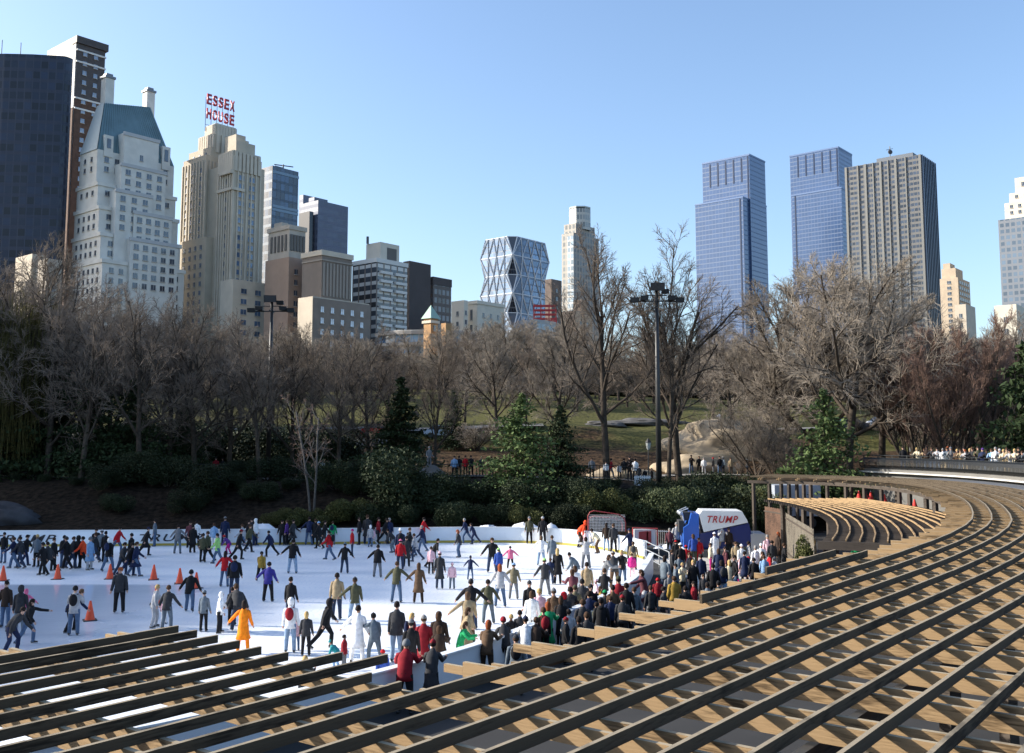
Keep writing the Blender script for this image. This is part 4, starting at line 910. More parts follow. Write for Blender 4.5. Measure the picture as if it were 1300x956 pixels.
im = bpy.data.meshes.new('ice'); bm_ = bmesh.new(); vs = [bm_.verts.new(p) for p in pts]; f = bm_.faces.new(vs); f.normal_update()
if f.normal.z < 0: f.normal_flip()
bmesh.ops.triangulate(bm_, faces=[f]); bm_.to_mesh(im); bm_.free(); im.materials.append(ice_mat()); tag(link('ice', im), None, kind='structure')
board = mat('rink_board', (.72, .76, .80), .35, 0, .05, .4); yel = mat('kick_strip', (.40, .31, .05), .6); capm = mat('board_cap', (.75, .78, .8), .4)
def wall_line(P, out, h, th, z0, mb, off=0):
    """wall along the polyline, thickness laid to one side"""
    n = len(P); nr = []
    for k in range(n):
        a = P[max(0, k-1)]; b = P[min(n-1, k+1)]; d = Vector((b[0]-a[0], b[1]-a[1])).normalized(); nr.append(Vector((-d.y, d.x))*out)
    I = [Vector((p[0], p[1]))+q*off for p, q in zip(P, nr)]; O = [i+q*th for i, q in zip(I, nr)]
    for k in range(n-1):
        a, b, c, d = I[k], I[k+1], O[k+1], O[k]
        if out > 0: a, b, c, d = I[k], I[k+1], O[k+1], O[k]
        mb.quad((a.x, a.y, z0), (b.x, b.y, z0), (b.x, b.y, z0+h), (a.x, a.y, z0+h)); mb.quad((c.x, c.y, z0), (d.x, d.y, z0), (d.x, d.y, z0+h), (c.x, c.y, z0+h))
        mb.quad((a.x, a.y, z0+h), (b.x, b.y, z0+h), (c.x, c.y, z0+h), (d.x, d.y, z0+h)); mb.quad((d.x, d.y, z0), (c.x, c.y, z0), (b.x, b.y, z0), (a.x, a.y, z0))
    for k in (0, n-1): mb.quad((I[k].x, I[k].y, z0), (O[k].x, O[k].y, z0), (O[k].x, O[k].y, z0+h), (I[k].x, I[k].y, z0+h))
fb = empty('rink_boards', (far[3][0], far[3][1], 0), 'long white far boards of the rink with yellow kick strip and black lettering', 'rink boards')
off = lambda P, o: [(x-o.location.x, y-o.location.y) for x, y in P]
m = MB(); wall_line(off(far_s, fb), 1, 1.02, .14, .0, m); m.obj('board', board, fb)
m = MB(); wall_line(off(far_s, fb), 1, .15, .05, .02, m, -.055); m.obj('kick_strip', yel, fb)
m = MB(); wall_line(off(far_s, fb), 1, .05, .22, 1.03, m, -.04); m.obj('cap_rail', capm, fb)
nb = empty('rink_boards', (near[3][0], near[3][1], 0), 'curved white near boards of the rink with spectators leaning on them', 'rink boards')
m = MB(); wall_line(off(near_s, nb), 1, 1.06, .16, .0, m); m.obj('board', board, nb)
m = MB(); wall_line(off(near_s, nb), 1, .05, .28, 1.07, m, -.06); m.obj('cap_rail', capm, nb)
m = MB(); wall_line(off(near_s, nb), 1, .2, .05, .02, m, -.055); m.obj('kick_strip', yel, nb)
# lettering on the far boards (twice along the left half)
black = mat('letter_black', (.015, .015, .02), .5); lred = mat('letter_red', (.45, .02, .02), .5); lblue = mat('letter_blue', (.1, .14, .3), .5)
def far_point(px):
    for a, b in zip(far_s, far_s[1:]):
        k = (px-650)/FPX; den = (b[0]-a[0])-k*(b[1]-a[1])
        t = (k*a[1]-a[0])/den
        if 0 <= t <= 1: return a[0]+(b[0]-a[0])*t, a[1]+(b[1]-a[1])*t, math.atan2(b[1]-a[1], b[0]-a[0])
def board_text(txt, px, py, pw, ph, m_, shear=.3, off_=.008):
    x, y, rz_ = far_point(px); s = y/FPX; me = text_mesh(txt, 1, .006, shear, off_, 1.12); me.materials.append(m_)
    X = [v.co.x for v in me.vertices]; Y_ = [v.co.y for v in me.vertices]; x0, y0 = min(X), min(Y_); sx, sy = pw*s/(max(X)-x0), ph*s/(max(Y_)-y0)
    for v in me.vertices: v.co.x = (v.co.x-x0)*sx; v.co.y = (v.co.y-y0)*sy
    o = link('lettering', me, fb, (x-fb.location.x+.1*math.sin(rz_), y-fb.location.y-.03, CH-(py-HZ)*s)); o.rotation_euler = (math.pi/2, 0, rz_)
board_text('TRUMP', 184, 685, 78, 9, black); board_text('WWW.THERINK.COM', 186, 689, 68, 2, lblue, 0, 0) if False else None
board_text('TRUMP', 2, 686, 76, 9, black)
# snow heaps behind the boards
snow = mat('snow', (.78, .80, .84), .7, 0, .05, 2, .3, .4, 5)
for px, w_, h, lab in ((332, 1.5, .3, 'small snow heap behind the far boards near the white-hooded skater'), (620, 1.3, .1, 'low snow heap behind the far boards, left of the olive-jacket watcher'), (665, 1.9, .25, 'wide snow heap behind the far boards beside the olive-jacket watcher'), (700, .7, .3, 'small pointed snow heap right of the olive-jacket watcher')):
    x, y, q = far_point(px); m = MB(); rg_ = random.Random(px)
    m.sphere((0, 0, 0), (w_, .8, h+.95), 14, 8, fn=lambda p: p*(1+rg_.uniform(-.12, .12))); o = m.obj('snow_heap', snow, smooth=True); o.location = (x, y+1.15, .02); tag(o, lab, 'snow heap')
# ramp / snow-melt deck between gate and ice machine
m = MB(); m.poly([(8.2, 52.5, .02), (13.5, 50, .02), (16, 62, .02), (8.4, 60.4, .02)]); tag(m.obj('pavement', mat('pale_paving', (.42, .4, .36), .9, 0, .2, 1.2)), None, kind='structure')
# cones
conem = mat('cone_orange', (.75, .07, .015), .45, 0, .08, 6); coneb = mat('cone_base', (.03, .03, .03), .7)
def cone_mesh():
    m = MB(); n = 16
    prof = [(.20, .03), (.185, .05), (.04, .74), (.028, .76), (.0, .76)]
    for (r0, z0), (r1, z1) in zip(prof, prof[1:]):
        for j in range(n):
            a, b = 2*math.pi*j/n, 2*math.pi*(j+1)/n
            m.quad((r0*math.cos(a), r0*math.sin(a), z0), (r0*math.cos(b), r0*math.sin(b), z0), (r1*math.cos(b), r1*math.sin(b), z1), (r1*math.cos(a), r1*math.sin(a), z1))
    b = MB(); b.box((0, 0, .018), (.5, .5, .035)); return m.mesh('cone', conem, True), b.mesh('base', coneb)
cm, cb = cone_mesh(); CL = ['cone cut by the left edge of the photo, far row', 'cone behind the skater in striped navy, far row', 'cone between the dark skating group and the red-vested man', 'cone in front of the TRUMP lettering', 'cone left of the crouching man in black hoodie, far row', 'cone partly hidden behind the crouching man in black hoodie', 'cone beside the blond pair by the trellis, middle distance', 'nearest cone, right of the grey-hooded pair']
for (px, py), lb in zip(((3.6, 737.4), (73, 735.4), (139.5, 735), (195, 736), (228, 741), (249, 747), (198, 767), (114, 787.7)), CL):
    p = onz(px, py, .012); o = empty('traffic_cone', p, 'orange traffic '+lb, 'cone', 'orange cones on the ice', random.random()); link('cone', cm, o); link('base', cb, o)
# hockey goal leaning behind the boards
gp = (6.35, 68.4, .9); go = empty('hockey_goal', gp, 'hockey goal with white net and red frame behind the curved boards', 'hockey goal'); m = MB(); rz_ = 0
fr = [(-1.2, 0, 0), (-1.2, 0, 1.05), (-1.05, 0, 1.3), (-.8, 0, 1.4), (.9, 0, 1.15), (1.25, 0, .9), (1.35, 0, .6), (1.35, 0, 0)]
m.tube(fr, .035, 8); m.tube([(p[0]*.9, .8, p[2]*.7) for p in fr], .035, 6); m.obj('frame', mat('goal_red', (.36, .04, .04), .6), go)
m = MB(); netm = mat('net', (.75, .75, .75), .8)
for k in range(1, 26):
    x = -1.2+k*2.55/26; m.tube([(x, .0, 0), (x, .02, .98), (x*.9, .8, .66)], .012, 3, False)
for k in range(1, 12): m.tube([(-1.2, .02, k*.1), (1.33, .02, k*.1)], .012, 3, False)
m.obj('net', netm, go)
go2 = empty('hockey_goal', (8.6, 66.0, .1), 'second red-framed goal with white padding beside the gate', 'hockey goal'); m = MB(); m.tube([(-.7, 0, 0), (-.7, 0, 1.25), (.9, 0, 1.2), (.9, 0, 0)], .06, 6); m.obj('frame', MATS['goal_red'], go2)
m = MB(); m.box((.1, .25, .6), (1.4, .3, 1.1)); m.obj('padding', mat('padding', (.7, .7, .7), .8), go2); m = MB(); 
for a in ((-.3, .3), (.2, .5)): m.bar((a[0], .05, .55), (a[1], .05, .6), .05, .9)
m.obj('padding_stripe', MATS['goal_red'], go2)
# gate rails beside the ice
galv = mat('galvanised', (.42, .44, .46), .4, .5)
def barrier(name, P, h, lab, nrail=3, cat='railing', step=2.0, m_=None, picket=None):
    o = empty(name, (*P[0][:2], P[0][2] if len(P[0]) > 2 else 0), lab, cat); oz = o.location.z; m = MB(); po = MB(); k0 = Vector((P[0][0], P[0][1], oz))
    Q = [Vector((p[0], p[1], p[2] if len(p) > 2 else 0))-k0 for p in P]
    for r_ in range(nrail): hh = h*(1-r_*.42/ max(1, nrail-1)*2) if nrail > 1 else h; m.tube([q+Vector((0, 0, hh)) for q in Q], .03, 5)
    m.obj('rail', m_ or galv, o)
    for a, b in zip(Q, Q[1:]):
        n = max(1, int((b-a).length/step))
        for k in range(n+1): q = a.lerp(b, k/n); po.tube([q, q+Vector((0, 0, h))], .035, 5)
    po.obj('posts', m_ or galv, o)
    if picket:
        pk = MB()
        for a, b in zip(Q, Q[1:]):
            n = max(1, int((b-a).length/picket))
            for k in range(n): q = a.lerp(b, k/n); pk.tube([q+Vector((0, 0, .05)), q+Vector((0, 0, h+.08))], .014, 3)
        pk.obj('pickets', m_ or galv, o)
    return o
barrier('gate_railing', [(7.9, 60), (8.2, 56.4), (8.4, 54)], 1.1, 'silver pipe railing at the rink gate', 3)
barrier('crowd_barrier', [(8.6, 67.5, 0), (12.2, 66, 0)], 1.05, 'grey metal crowd barrier left of the ice machine', 2, 'barrier', 2, galv, .13)
m = MB(); m.hexa([(8.4, 61.6, 0), (13, 60.6, 0), (13, 61, 0), (8.4, 62, 0), (8.4, 61.6, .45), (13, 60.6, .45), (13, 61, .45), (8.4, 62, .45)]); o = m.obj('low_wall', mat('dark_rubber', (.04, .045, .05), .8)); tag(o, 'low dark kerb wall beside the paved ramp, left of the crowd', 'low wall')
m = MB(); rg_ = random.Random(3)
for k in range(7): m.sphere((k*.55, rg_.uniform(-.2, .2), 0), (.5, .4, rg_.uniform(.3, .55)), 9, 6, fn=lambda p: p*(1+rg_.uniform(-.15, .15)))
o = m.obj('snow_heap', snow, smooth=True); o.location = (9.2, 63.6, .02); tag(o, 'dirty scraped snow ridge behind the low dark kerb wall', 'snow heap')

# ice resurfacer
zx = Xat(866, 62); z = empty('ice_resurfacer', (zx, 62, 0), 'blue and white ice resurfacing machine with red TRUMP lettering parked behind the crowd', 'ice resurfacer', None, R(-4))
blue = mat('machine_blue', (.010, .022, .12), .3, 0, .06, 2); wh = mat('machine_white', (.74, .74, .72), .35, 0, .04, 2)
def bevelled(mb_obj, w_=.05):
    md = mb_obj.modifiers.new('bevel', 'BEVEL'); md.width = w_; md.segments = 2; return mb_obj
m = MB(); Lz = 4.0; 
def extr(m, prof, y0, y1):
    n = len(prof); m.poly([(x, y0, z_) for x, z_ in prof]); m.poly([(x, y1, z_) for x, z_ in prof[::-1]])
    for k in range(n): a, b = prof[k], prof[(k+1) % n]; m.quad((a[0], y0, a[1]), (a[0], y1, a[1]), (b[0], y1, b[1]), (b[0], y0, b[1]))
extr(m, [(.95, .45), (3.9, .45), (4.15, 1.2), (3.95, 2.0), (1.0, 1.35)], 0, 2.1); bevelled(m.obj('body', blue, z), .03); m = MB(); extr(m, [(0, .45), (.94, .45), (.94, 2.55), (.5, 2.6), (.3, 1.9), (0, 1.7)], .0, 2.1); bevelled(m.obj('cab', mat('machine_light_blue', (.03, .12, .48), .3), z), .03)
m = MB(); extr(m, [(1.22, 1.45), (3.9, 2.05), (3.85, 2.2), (3.55, 2.72), (1.15, 2.75), (.95, 2.5)], -.06, 2.16); sn = bevelled(m.obj('snow_tank', wh, z), .06)
me = text_mesh('TRUMP', 1, .012, .32, .008, 1.12); me.materials.append(lred); X = [v.co.x for v in me.vertices]; Y_ = [v.co.y for v in me.vertices]; x0, y0 = min(X), min(Y_)
for v in me.vertices: v.co.x = (v.co.x-x0)*1.85/(max(X)-x0); v.co.y = (v.co.y-y0)*.42/(max(Y_)-y0)
o = link('lettering', me, sn, (1.45, -.085, 2.02)); o.rotation_euler = (math.pi/2, 0, 0)
m = MB(); m.box((.35, 1.0, 2.35), (.7, .9, .5)); m.box((-.1, 1.0, 1.75), (.3, 1.4, .7)); bevelled(m.obj('driver_seat', MATS['coneb'] if 'coneb' in MATS else MATS['cone_base'], z))
m = MB(); m.tube([(.1, .5, 1.9), (-.05, .5, 2.7), (.35, .5, 2.85)], .05, 6); m.tube([(.1, 1.6, 1.9), (-.05, 1.6, 2.7), (.35, 1.6, 2.85)], .05, 6); m.sphere((-.12, .5, 2.55), .14); m.sphere((-.12, 1.6, 2.55), .14); m.obj('light_frame', galv, z)
for xx in (.75, 3.1):
    for yy in (-.02, 2.0): 
        m = MB(); m.tube([(xx, yy, .45), (xx, yy+.16, .45)], .45, 18); w1 = m.obj('wheel', MATS['cone_base'], z, True); m = MB(); m.tube([(xx, yy-.02, .45), (xx, yy+.18, .45)], .2, 12); m.obj('rim', wh, w1)
m = MB(); m.box((4.5, 1.05, .7), (.9, 2.2, 1.3)); m.tube([(4.2, .0, 1.4), (5.0, .0, 1.3)], .05, 5); bevelled(m.obj('conditioner', mat('machine_grey', (.4, .42, .45), .35, .4), z))

# lettered white panel on the fence, lantern, floodlight masts
def flood(px, Y, ytop, lab):
    x = Xat(px, Y); gz = ground(x, Y); zt = atY(px, ytop, Y).z; o = empty('floodlight_mast', (x, Y, gz), lab, 'floodlight'); H = zt-gz
    pm = mat('mast_steel', (.035, .035, .035), .45, .3, .1, 2); m = MB(); m.tube([(0, 0, -.3), (0, 0, H*.5), (0, 0, H)], [.25, .2, .13], 12); m.obj('pole', pm, o, True)
    m = MB(); m.tube([(-1.9, 0, H-1.1), (1.9, 0, H-1.1)], .06, 6); m.tube([(-.9, 0, H-.6), (.9, 0, H-.6)], .05, 6); m.tube([(0, -.9, H-1.1), (0, .9, H-1.1)], .06, 6); m.obj('crossarm', pm, o)
    for k, (dx, dy, dz, s) in enumerate(((-1.9, 0, -1.0, .55), (-1.1, -.2, -.85, .5), (0, -.3, .1, .9), (1.2, -.2, -.85, .5), (1.9, 0, -1.0, .55), (.75, .5, -.2, .5))):
        m = MB(); a, b = s*.5, s*.34; m.hexa([(-a, -.35, -b), (a, -.35, -b), (a*.6, .35, -b*.7), (-a*.6, .35, -b*.7), (-a, -.5, b*.6), (a, -.5, b*.6), (a*.6, .3, b*.9), (-a*.6, .3, b*.9)])
        h_ = m.obj('lamp_head', mat('lamp_black', (.015, .015, .016), .6), o); h_.scale = (1.35, 1.2, 1.35); h_.location = (dx, dy, H+dz)
        m = MB(); m.hexa([(-a*.9, -.38, -b*.95), (a*.9, -.38, -b*.95), (a*.9, -.36, -b*.9), (-a*.9, -.36, -b*.9), (-a*.9, -.53, b*.5), (a*.9, -.53, b*.5), (a*.9, -.5, b*.5), (-a*.9, -.5, b*.5)]); m.obj('lens', mat('flood_lens', (.05, .055, .06), .15), h_)
flood(836, 83, 366, 'tall dark floodlight mast with a cluster of lamps, right of the tallest elm')
flood(341, 96, 381, 'floodlight mast rising from the trees below the beige hotel tower')
x = Xat(823, 86); o = empty('park_lantern', (x, 86, ground(x, 86)), 'black park lantern post with glass head left of the floodlight mast', 'street lamp'); m = MB(); m.tube([(0, 0, 0), (0, 0, .25), (0, 0, .6), (0, 0, 3.0)], [.18, .13, .07, .05], 8); m.obj('post', MATS['lamp_black'], o)
m = MB(); m.tube([(0, 0, 3.0), (0, 0, 3.15), (0, 0, 3.6)], [.1, .17, .24], 8); m.obj('lantern_glass', mat('lantern_glass', (.4, .42, .4), .2), o); m = MB(); m.tube([(0, 0, 3.6), (0, 0, 3.75), (0, 0, 3.98)], [.3, .2, .03], 8); m.obj('lantern_cap', MATS['lamp_black'], o)
iron = mat('iron', (.012, .013, .012), .5)
def fence(pxs, Y, lab, h=1.15):
    P = []
    for px in pxs:
        x = Xat(px, Y); P.append((x, Y, ground(x, Y)))
    return barrier('iron_fence', P, h, lab, 2, 'fence', 2.6, iron, .22)
fence(range(425, 812, 12), 85.5, 'black iron picket fence along the path above the middle of the rink'); fence(range(845, 960, 12), 88, 'black iron picket fence right of the floodlight mast')
fence(range(200, 426, 12), 88, 'black iron picket fence on the shaded slope left of the birch'); fence(range(-30, 200, 12), 95, 'black iron picket fence before the sunlit lawn at far left')
x = Xat(815, 82); pn = empty('notice_panel', (x, 82, ground(x, 82)+.1), 'white slatted panel hung below the fence left of the floodlight mast', 'panel'); m = MB()
for k in range(9): m.box((-.6+k*.15, 0, .35), (.09, .05, .85 if k % 2 else .8))
m.box((0, .04, .62), (1.35, .03, .08)); m.box((0, .04, .1), (1.35, .03, .08)); m.obj('slats', mat('panel_white', (.6, .64, .68), .7), pn)
# boulders
def boulder(name, px, Y, sx, sy, sz, lab, seed, m_=None, zo=0):
    rg_ = np.random.default_rng(seed); x = Xat(px, Y); bm = bmesh.new(); bmesh.ops.create_icosphere(bm, subdivisions=4, radius=1)
    ph = rg_.uniform(0, 6, 12)
    for v in bm.verts:
        p = v.co; n_ = .13*math.sin(p.x*3+ph[0])*math.cos(p.y*4+ph[1])+.09*math.sin(p.z*6+p.x*5+ph[2])+.06*math.sin(p.y*11+p.z*7+ph[3])+.04*math.sin(p.x*17+ph[4])*math.sin(p.z*13+ph[5])
        v.co = Vector((p.x*sx, p.y*sy, p.z*sz))*(1+n_)
    me = bpy.data.meshes.new(name); bm.to_mesh(me); bm.free(); me.materials.append(m_ or rockm); me.polygons.foreach_set('use_smooth', [True]*len(me.polygons))
    o = link(name, me, None, (x, Y, ground(x, Y)+zo)); tag(o, lab, 'rock'); return o
rockm = mat('rock', (.33, .265, .185), .95, 0, .3, .5, .1, .6, 2.5); rockg = mat('rock_grey', (.12, .115, .11), .95, 0, .3, .8, .1, .6, 4)
rock = boulder('boulder', 925, 119, 7.4, 6.5, 4.0, 'big pale rounded boulder with people sitting on top', 2, None, -.6); boulder('boulder', 882, 110, 4.6, 3, 2.0, 'low pale ledge at the left foot of the big boulder', 5, None, -.5)
boulder('boulder', 795, 98, 3.6, 2.2, 1.1, 'pale flat rock on the brown slope right of the tallest elm', 7, None, -.1); boulder('boulder', 820, 138, 5.5, 2, .7, 'long grey rock ledge on the lawn behind the floodlight mast', 9, rockg, 0)
boulder('boulder', 768, 136, 3, 1.6, .6, 'small grey ledge on the lawn behind the tallest elm', 4, rockg, 0)
boulder('boulder', 545, 84.5, 1.4, 1.0, .9, 'dark rock under the standing grey figure', 12, rockg, .1); boulder('boulder', 470, 122, 2.6, 2, .6, 'flat rock on the lawn left of the leaning trunk', 13, rockg, 0); boulder('boulder', 14, 74, 2.4, 1.4, 1.2, 'rounded dark rock at the left edge behind the boards', 14, mat('rock_dark', (.05, .05, .055), .95, 0, .3, .8, .1, .6, 4), .1)
# park road and path strips (laid over the ground)
def strip(name, pts, w_, m_, dz=.05):
    m = MB(); P = [Vector(p) for p in pts]
    for a, b in zip(P, P[1:]):
        n = max(1, int((b-a).length/2))
        for k in range(n):
            p, q = a.lerp(b, k/n), a.lerp(b, (k+1)/n); c = []
            for s_, t_ in ((p, -1), (q, -1), (q, 1), (p, 1)): y = s_.y+t_*w_/2; c.append((s_.x, y, max(ground(s_.x, y), ground(s_.x, s_.y))+dz))
            m.quad(*c)
    tag(m.obj(name, m_), None, kind='structure')
pathm = mat('path_asphalt', (.20, .185, .165), .9, 0, .15, .5)
strip('path', [(-60, 90), (-20, 88), (4, 87.2), (14, 87.0)], 3.4, pathm); strip('path', [(14, 100), (45, 104)], 4, pathm)
strip('road', [(-60, 124.5), (-20, 126.5), (4, 127.5)], 3.0, mat('road_pale', (.16, .155, .15), .9, 0, .1, .4)); strip('road', [(34, 131), (80, 133)], 5, MATS['road_pale'])

# parked cars on the park road
def car(px, Y, col, lab, rz_=0, nm='car_paint'):
    x = Xat(px, Y); o = empty('parked_car', (x, Y, ground(x, Y)+.06), lab, 'car', None, rz_); pm = mat(nm, col, .25, 0, .03, 1)
    m = MB(); extr(m, [(-2.2, .3), (2.2, .3), (2.25, .75), (1.3, .95), (-1.9, 1.0), (-2.25, .8)], -.85, .85); bevelled(m.obj('body', pm, o), .08)
    m = MB(); extr(m, [(-1.75, .97), (1.25, .93), (.55, 1.45), (-1.1, 1.5)], -.72, .72); bevelled(m.obj('cabin_glass', winglass, o), .06); m = MB(); m.box((-.28, 0, 1.5), (1.6, 1.36, .05)); m.obj('roof', pm, o)
    for xx in (-1.4, 1.4):
        for yy in (-.86, .74): m = MB(); m.tube([(xx, yy, .32), (xx, yy+.12, .32)], .32, 14); m.obj('wheel', MATS['cone_base'], o)
    for xx in (-2.24, 2.2):
        for yy in (-.6, .6): m = MB(); m.box((xx, yy, .72), (.08, .3, .14)); m.obj('headlight', mat('lens', (.3, .33, .35), .1), o)
car(561, 124.5, (.45, .55, .65), 'pale blue-white car on the park road behind the leaning trunk', .05); car(482, 124.5, (.35, .02, .02), 'red car on the park road behind the tall narrow conifer', .02, 'car_red'); car(1124, 128, (.6, .6, .6), 'white car on the road behind the left reddish tree', .1, 'car_white'); car(1080, 128, (.12, .12, .14), 'dark car on the road behind the bright green conifer', .1, 'car_dark')
x = Xat(1155, 118); o = empty('warning_sign', (x, 118, ground(x, 118)), 'yellow diamond warning sign among the reddish trees', 'road sign'); H = atY(1155, 524, 118).z-ground(x, 118); m = MB(); m.tube([(0, .04, 0), (0, .04, H)], .04, 5); m.obj('post', galv, o)
m = MB(); m.poly([(0, 0, H-.6), (.6, 0, H), (0, 0, H+.6), (-.6, 0, H)]); m.poly([(0, .03, H-.6), (-.6, .03, H), (0, .03, H+.6), (.6, .03, H)]); m.obj('sign_plate', mat('sign_yellow', (.75, .42, .02), .5), o)

# ------------------------------------------------------------------ pergola
ZP = 4.4
CA = [(-7.2, 2.2), (-4.5, 5.75), (-.7, 10.74), (1.4, 13.5), (7.4, 21.2), (11.5, 27.0), (14.3, 31.6), (16.6, 36.3), (19.7, 43.8), (22.3, 52.0), (23.9, 59.5), (23.7, 66.4), (21.4, 71.2), (17.6, 74.2)]
def curve_samples(P, step=.2):
    P = [Vector((p[0], p[1], 0)) for p in P]; out = []
    for k in range(len(P)-1):
        p0, p1, p2, p3 = P[max(0, k-1)], P[k], P[k+1], P[min(len(P)-1, k+2)]; n = max(2, int((p2-p1).length/step))
        for j in range(n):
            t = j/n; out.append(.5*((2*p1)+(p2-p0)*t+(2*p0-5*p1+4*p2-p3)*t*t+(3*p1-p0-3*p2+p3)*t**3))
    out.append(P[-1]); S = [0]
    for a, b in zip(out, out[1:]): S.append(S[-1]+(b-a).length)
    return out, S
CP, CS = curve_samples(CA)
def at_s(s, o=0.0):
    s = max(0, min(CS[-1]-1e-4, s)); import bisect
    k = min(len(CP)-2, max(0, bisect.bisect_right(CS, s)-1)); t = (s-CS[k])/(CS[k+1]-CS[k]); p = CP[k].lerp(CP[k+1], t)
    a, b = CP[max(0, k-4)], CP[min(len(CP)-1, k+5)]; d = (b-a).normalized(); n = Vector((d.y, -d.x, 0)); return p+n*o, d, n
def s_near(x, y):
    return min(range(len(CP)), key=lambda k: (CP[k].x-x)**2+(CP[k].y-y)**2)
S0 = CS[s_near(-.7, 10.74)]; S_in = CS[s_near(6.2, 19.7)]+2.6
def wood_mat(name, c1, c2, sc=(1, 1, 1)):
    m = bpy.data.materials.new(name); m.use_nodes = True; n = m.node_tree; N = n.nodes; L = n.links; b = N['Principled BSDF']; b.inputs['Roughness'].default_value = .85; b.inputs['Specular IOR Level'].default_value = .25
    tc = N.new('ShaderNodeTexCoord'); n1 = N.new('ShaderNodeTexNoise'); n1.inputs['Scale'].default_value = 1.3; n1.inputs['Detail'].default_value = 6
    mp = N.new('ShaderNodeMapping'); mp.inputs['Scale'].default_value = (1.2, 1.2, 14); L.new(tc.outputs['Object'], mp.inputs[0]); n2 = N.new('ShaderNodeTexNoise'); n2.inputs['Scale'].default_value = 3; n2.inputs['Detail'].default_value = 6; L.new(mp.outputs[0], n2.inputs['Vector']); L.new(tc.outputs['Object'], n1.inputs['Vector'])
    ad = N.new('ShaderNodeMath'); ad.operation = 'ADD'; L.new(n1.outputs[0], ad.inputs[0]); L.new(n2.outputs[0], ad.inputs[1])
    oi = N.new('ShaderNodeObjectInfo'); mr = N.new('ShaderNodeMapRange'); mr.inputs[1].default_value = 0; mr.inputs[2].default_value = 1; mr.inputs[3].default_value = -.12; mr.inputs[4].default_value = .12; L.new(oi.outputs['Random'], mr.inputs[0]); a2 = N.new('ShaderNodeMath'); a2.operation = 'ADD'; L.new(ad.outputs[0], a2.inputs[0]); L.new(mr.outputs[0], a2.inputs[1])
    cr = N.new('ShaderNodeValToRGB'); e = cr.color_ramp.elements; e[0].position = .72; e[0].color = (*c1, 1); e[1].position = 1.25 if False else 1.0; e[1].color = (*c2, 1); L.new(a2.outputs[0], cr.inputs[0]); L.new(cr.outputs[0], b.inputs['Base Color'])
    bp = N.new('ShaderNodeBump'); bp.inputs['Strength'].default_value = .3; bp.inputs['Distance'].default_value = .02; L.new(n2.outputs[0], bp.inputs['Height']); L.new(bp.outputs[0], b.inputs['Normal']); return m
w_raft = wood_mat('weathered_rafter', (.022, .016, .010), (.075, .056, .036)); w_beam = wood_mat('tan_crossbeam', (.10, .064, .032), (.33, .22, .115)); w_btop = wood_mat('beam_top_sunlit_weathered', (.19, .15, .10), (.36, .295, .20)); w_rtop = wood_mat('rafter_top_sunlit_weathered', (.12, .098, .068), (.30, .245, .17)); w_post = wood_mat('dark_post', (.03, .024, .02), (.075, .06, .048))  # tops paler than sides: sunlight painted in along with weathering
pg = empty('pergola', (*CP[s_near(7.4, 21.2)][:2], 0), 'large curved wooden pergola roof of radial tan beams under long weathered rafters', 'pergola'); po = Vector(pg.location)
def inner(s):      # inner end of the radial beams
    if s < S0+.2: return -6.3
    return lerp_tab(s, [(S0, -1.1), (S_in-1, -1.7), (S_in+.5, -2.2), (S_in+3, -1.3), (CS[-1]*.5, -.95), (CS[-1], -.9)])
def outer(s): return lerp_tab(s, [(0, 9), (S0+8, 8), (S0+20, 6.6), (S0+34, 5.4), (CS[-1]*.8, 4.6), (CS[-1], 4.2)])
beams = []; s = .4; k = 0; sp_ = .74
while s < CS[-1]:
    beams.append((s, inner(s)+(.5 if k % 2 else 0)+.08*math.sin(k*7.3), outer(s)+.1*math.sin(k*5.1), k)); s += .36 if k % 2 == 0 else 1.1; k += 1
def beam_mb(m, s, i0, o1, k):
    p, d, n = at_s(s); a = p+n*i0; b = p+n*o1; base = po
    zb, zt_ = ZP-.225+.006*math.sin(k*3.7), ZP-.045
    q = n*.28; wv = d*.028
    # notched end: the lower lip runs on past the upper part
    def slab(u0, u1, z0, z1): 
        A = p+n*u0; B = p+n*u1; P = [A-wv, B-wv, B+wv, A+wv]; m.hexa([(v.x-base.x, v.y-base.y, z0) for v in P]+[(v.x-base.x, v.y-base.y, z1) for v in P])
    slab(i0+.3, o1, zb, zt_)
    A, B = i0, i0+.298; P = [p+n*A-wv, p+n*B-wv, p+n*B+wv, p+n*A+wv]; m.hexa([(v.x-base.x, v.y-base.y, zb+.02) for v in P]+[(v.x-base.x, v.y-base.y, zt_-.06) for v in P])
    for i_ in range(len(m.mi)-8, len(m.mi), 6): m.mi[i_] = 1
bs = sorted(beams, key=lambda t: abs(t[0]-S0-3)); rest = MB()
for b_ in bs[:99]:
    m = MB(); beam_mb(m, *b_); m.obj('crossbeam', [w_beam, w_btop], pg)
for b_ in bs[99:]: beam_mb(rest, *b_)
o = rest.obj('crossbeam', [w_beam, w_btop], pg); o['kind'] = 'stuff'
def rafter(off_, s0, s1, z0=ZP-.05, h=.115, wd=.046, parent=None, seg=2.7, m_=None, ref=None):
    m = MB(); s = s0; j = 0
    while s < s1-.1:
        e = min(s+seg, s1); a, b = at_s(s, off_)[0]-(ref or po), at_s(e, off_)[0]-(ref or po); zz = z0+h/2+(.004 if j % 2 else 0)
        m.bar((a.x, a.y, zz), (b.x, b.y, zz), wd, h); s = e; j += 1
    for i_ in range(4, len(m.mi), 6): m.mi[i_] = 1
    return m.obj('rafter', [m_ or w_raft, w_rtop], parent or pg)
rg_ = random.Random(9)
for k in range(0, 15):
    off_ = k*.585; s1 = CS[-1]
    while off_ > outer(s1-.3)-.1: s1 -= 1
    rafter(off_, S0-.2-k*.25 if False else .5, s1, seg=2.9)
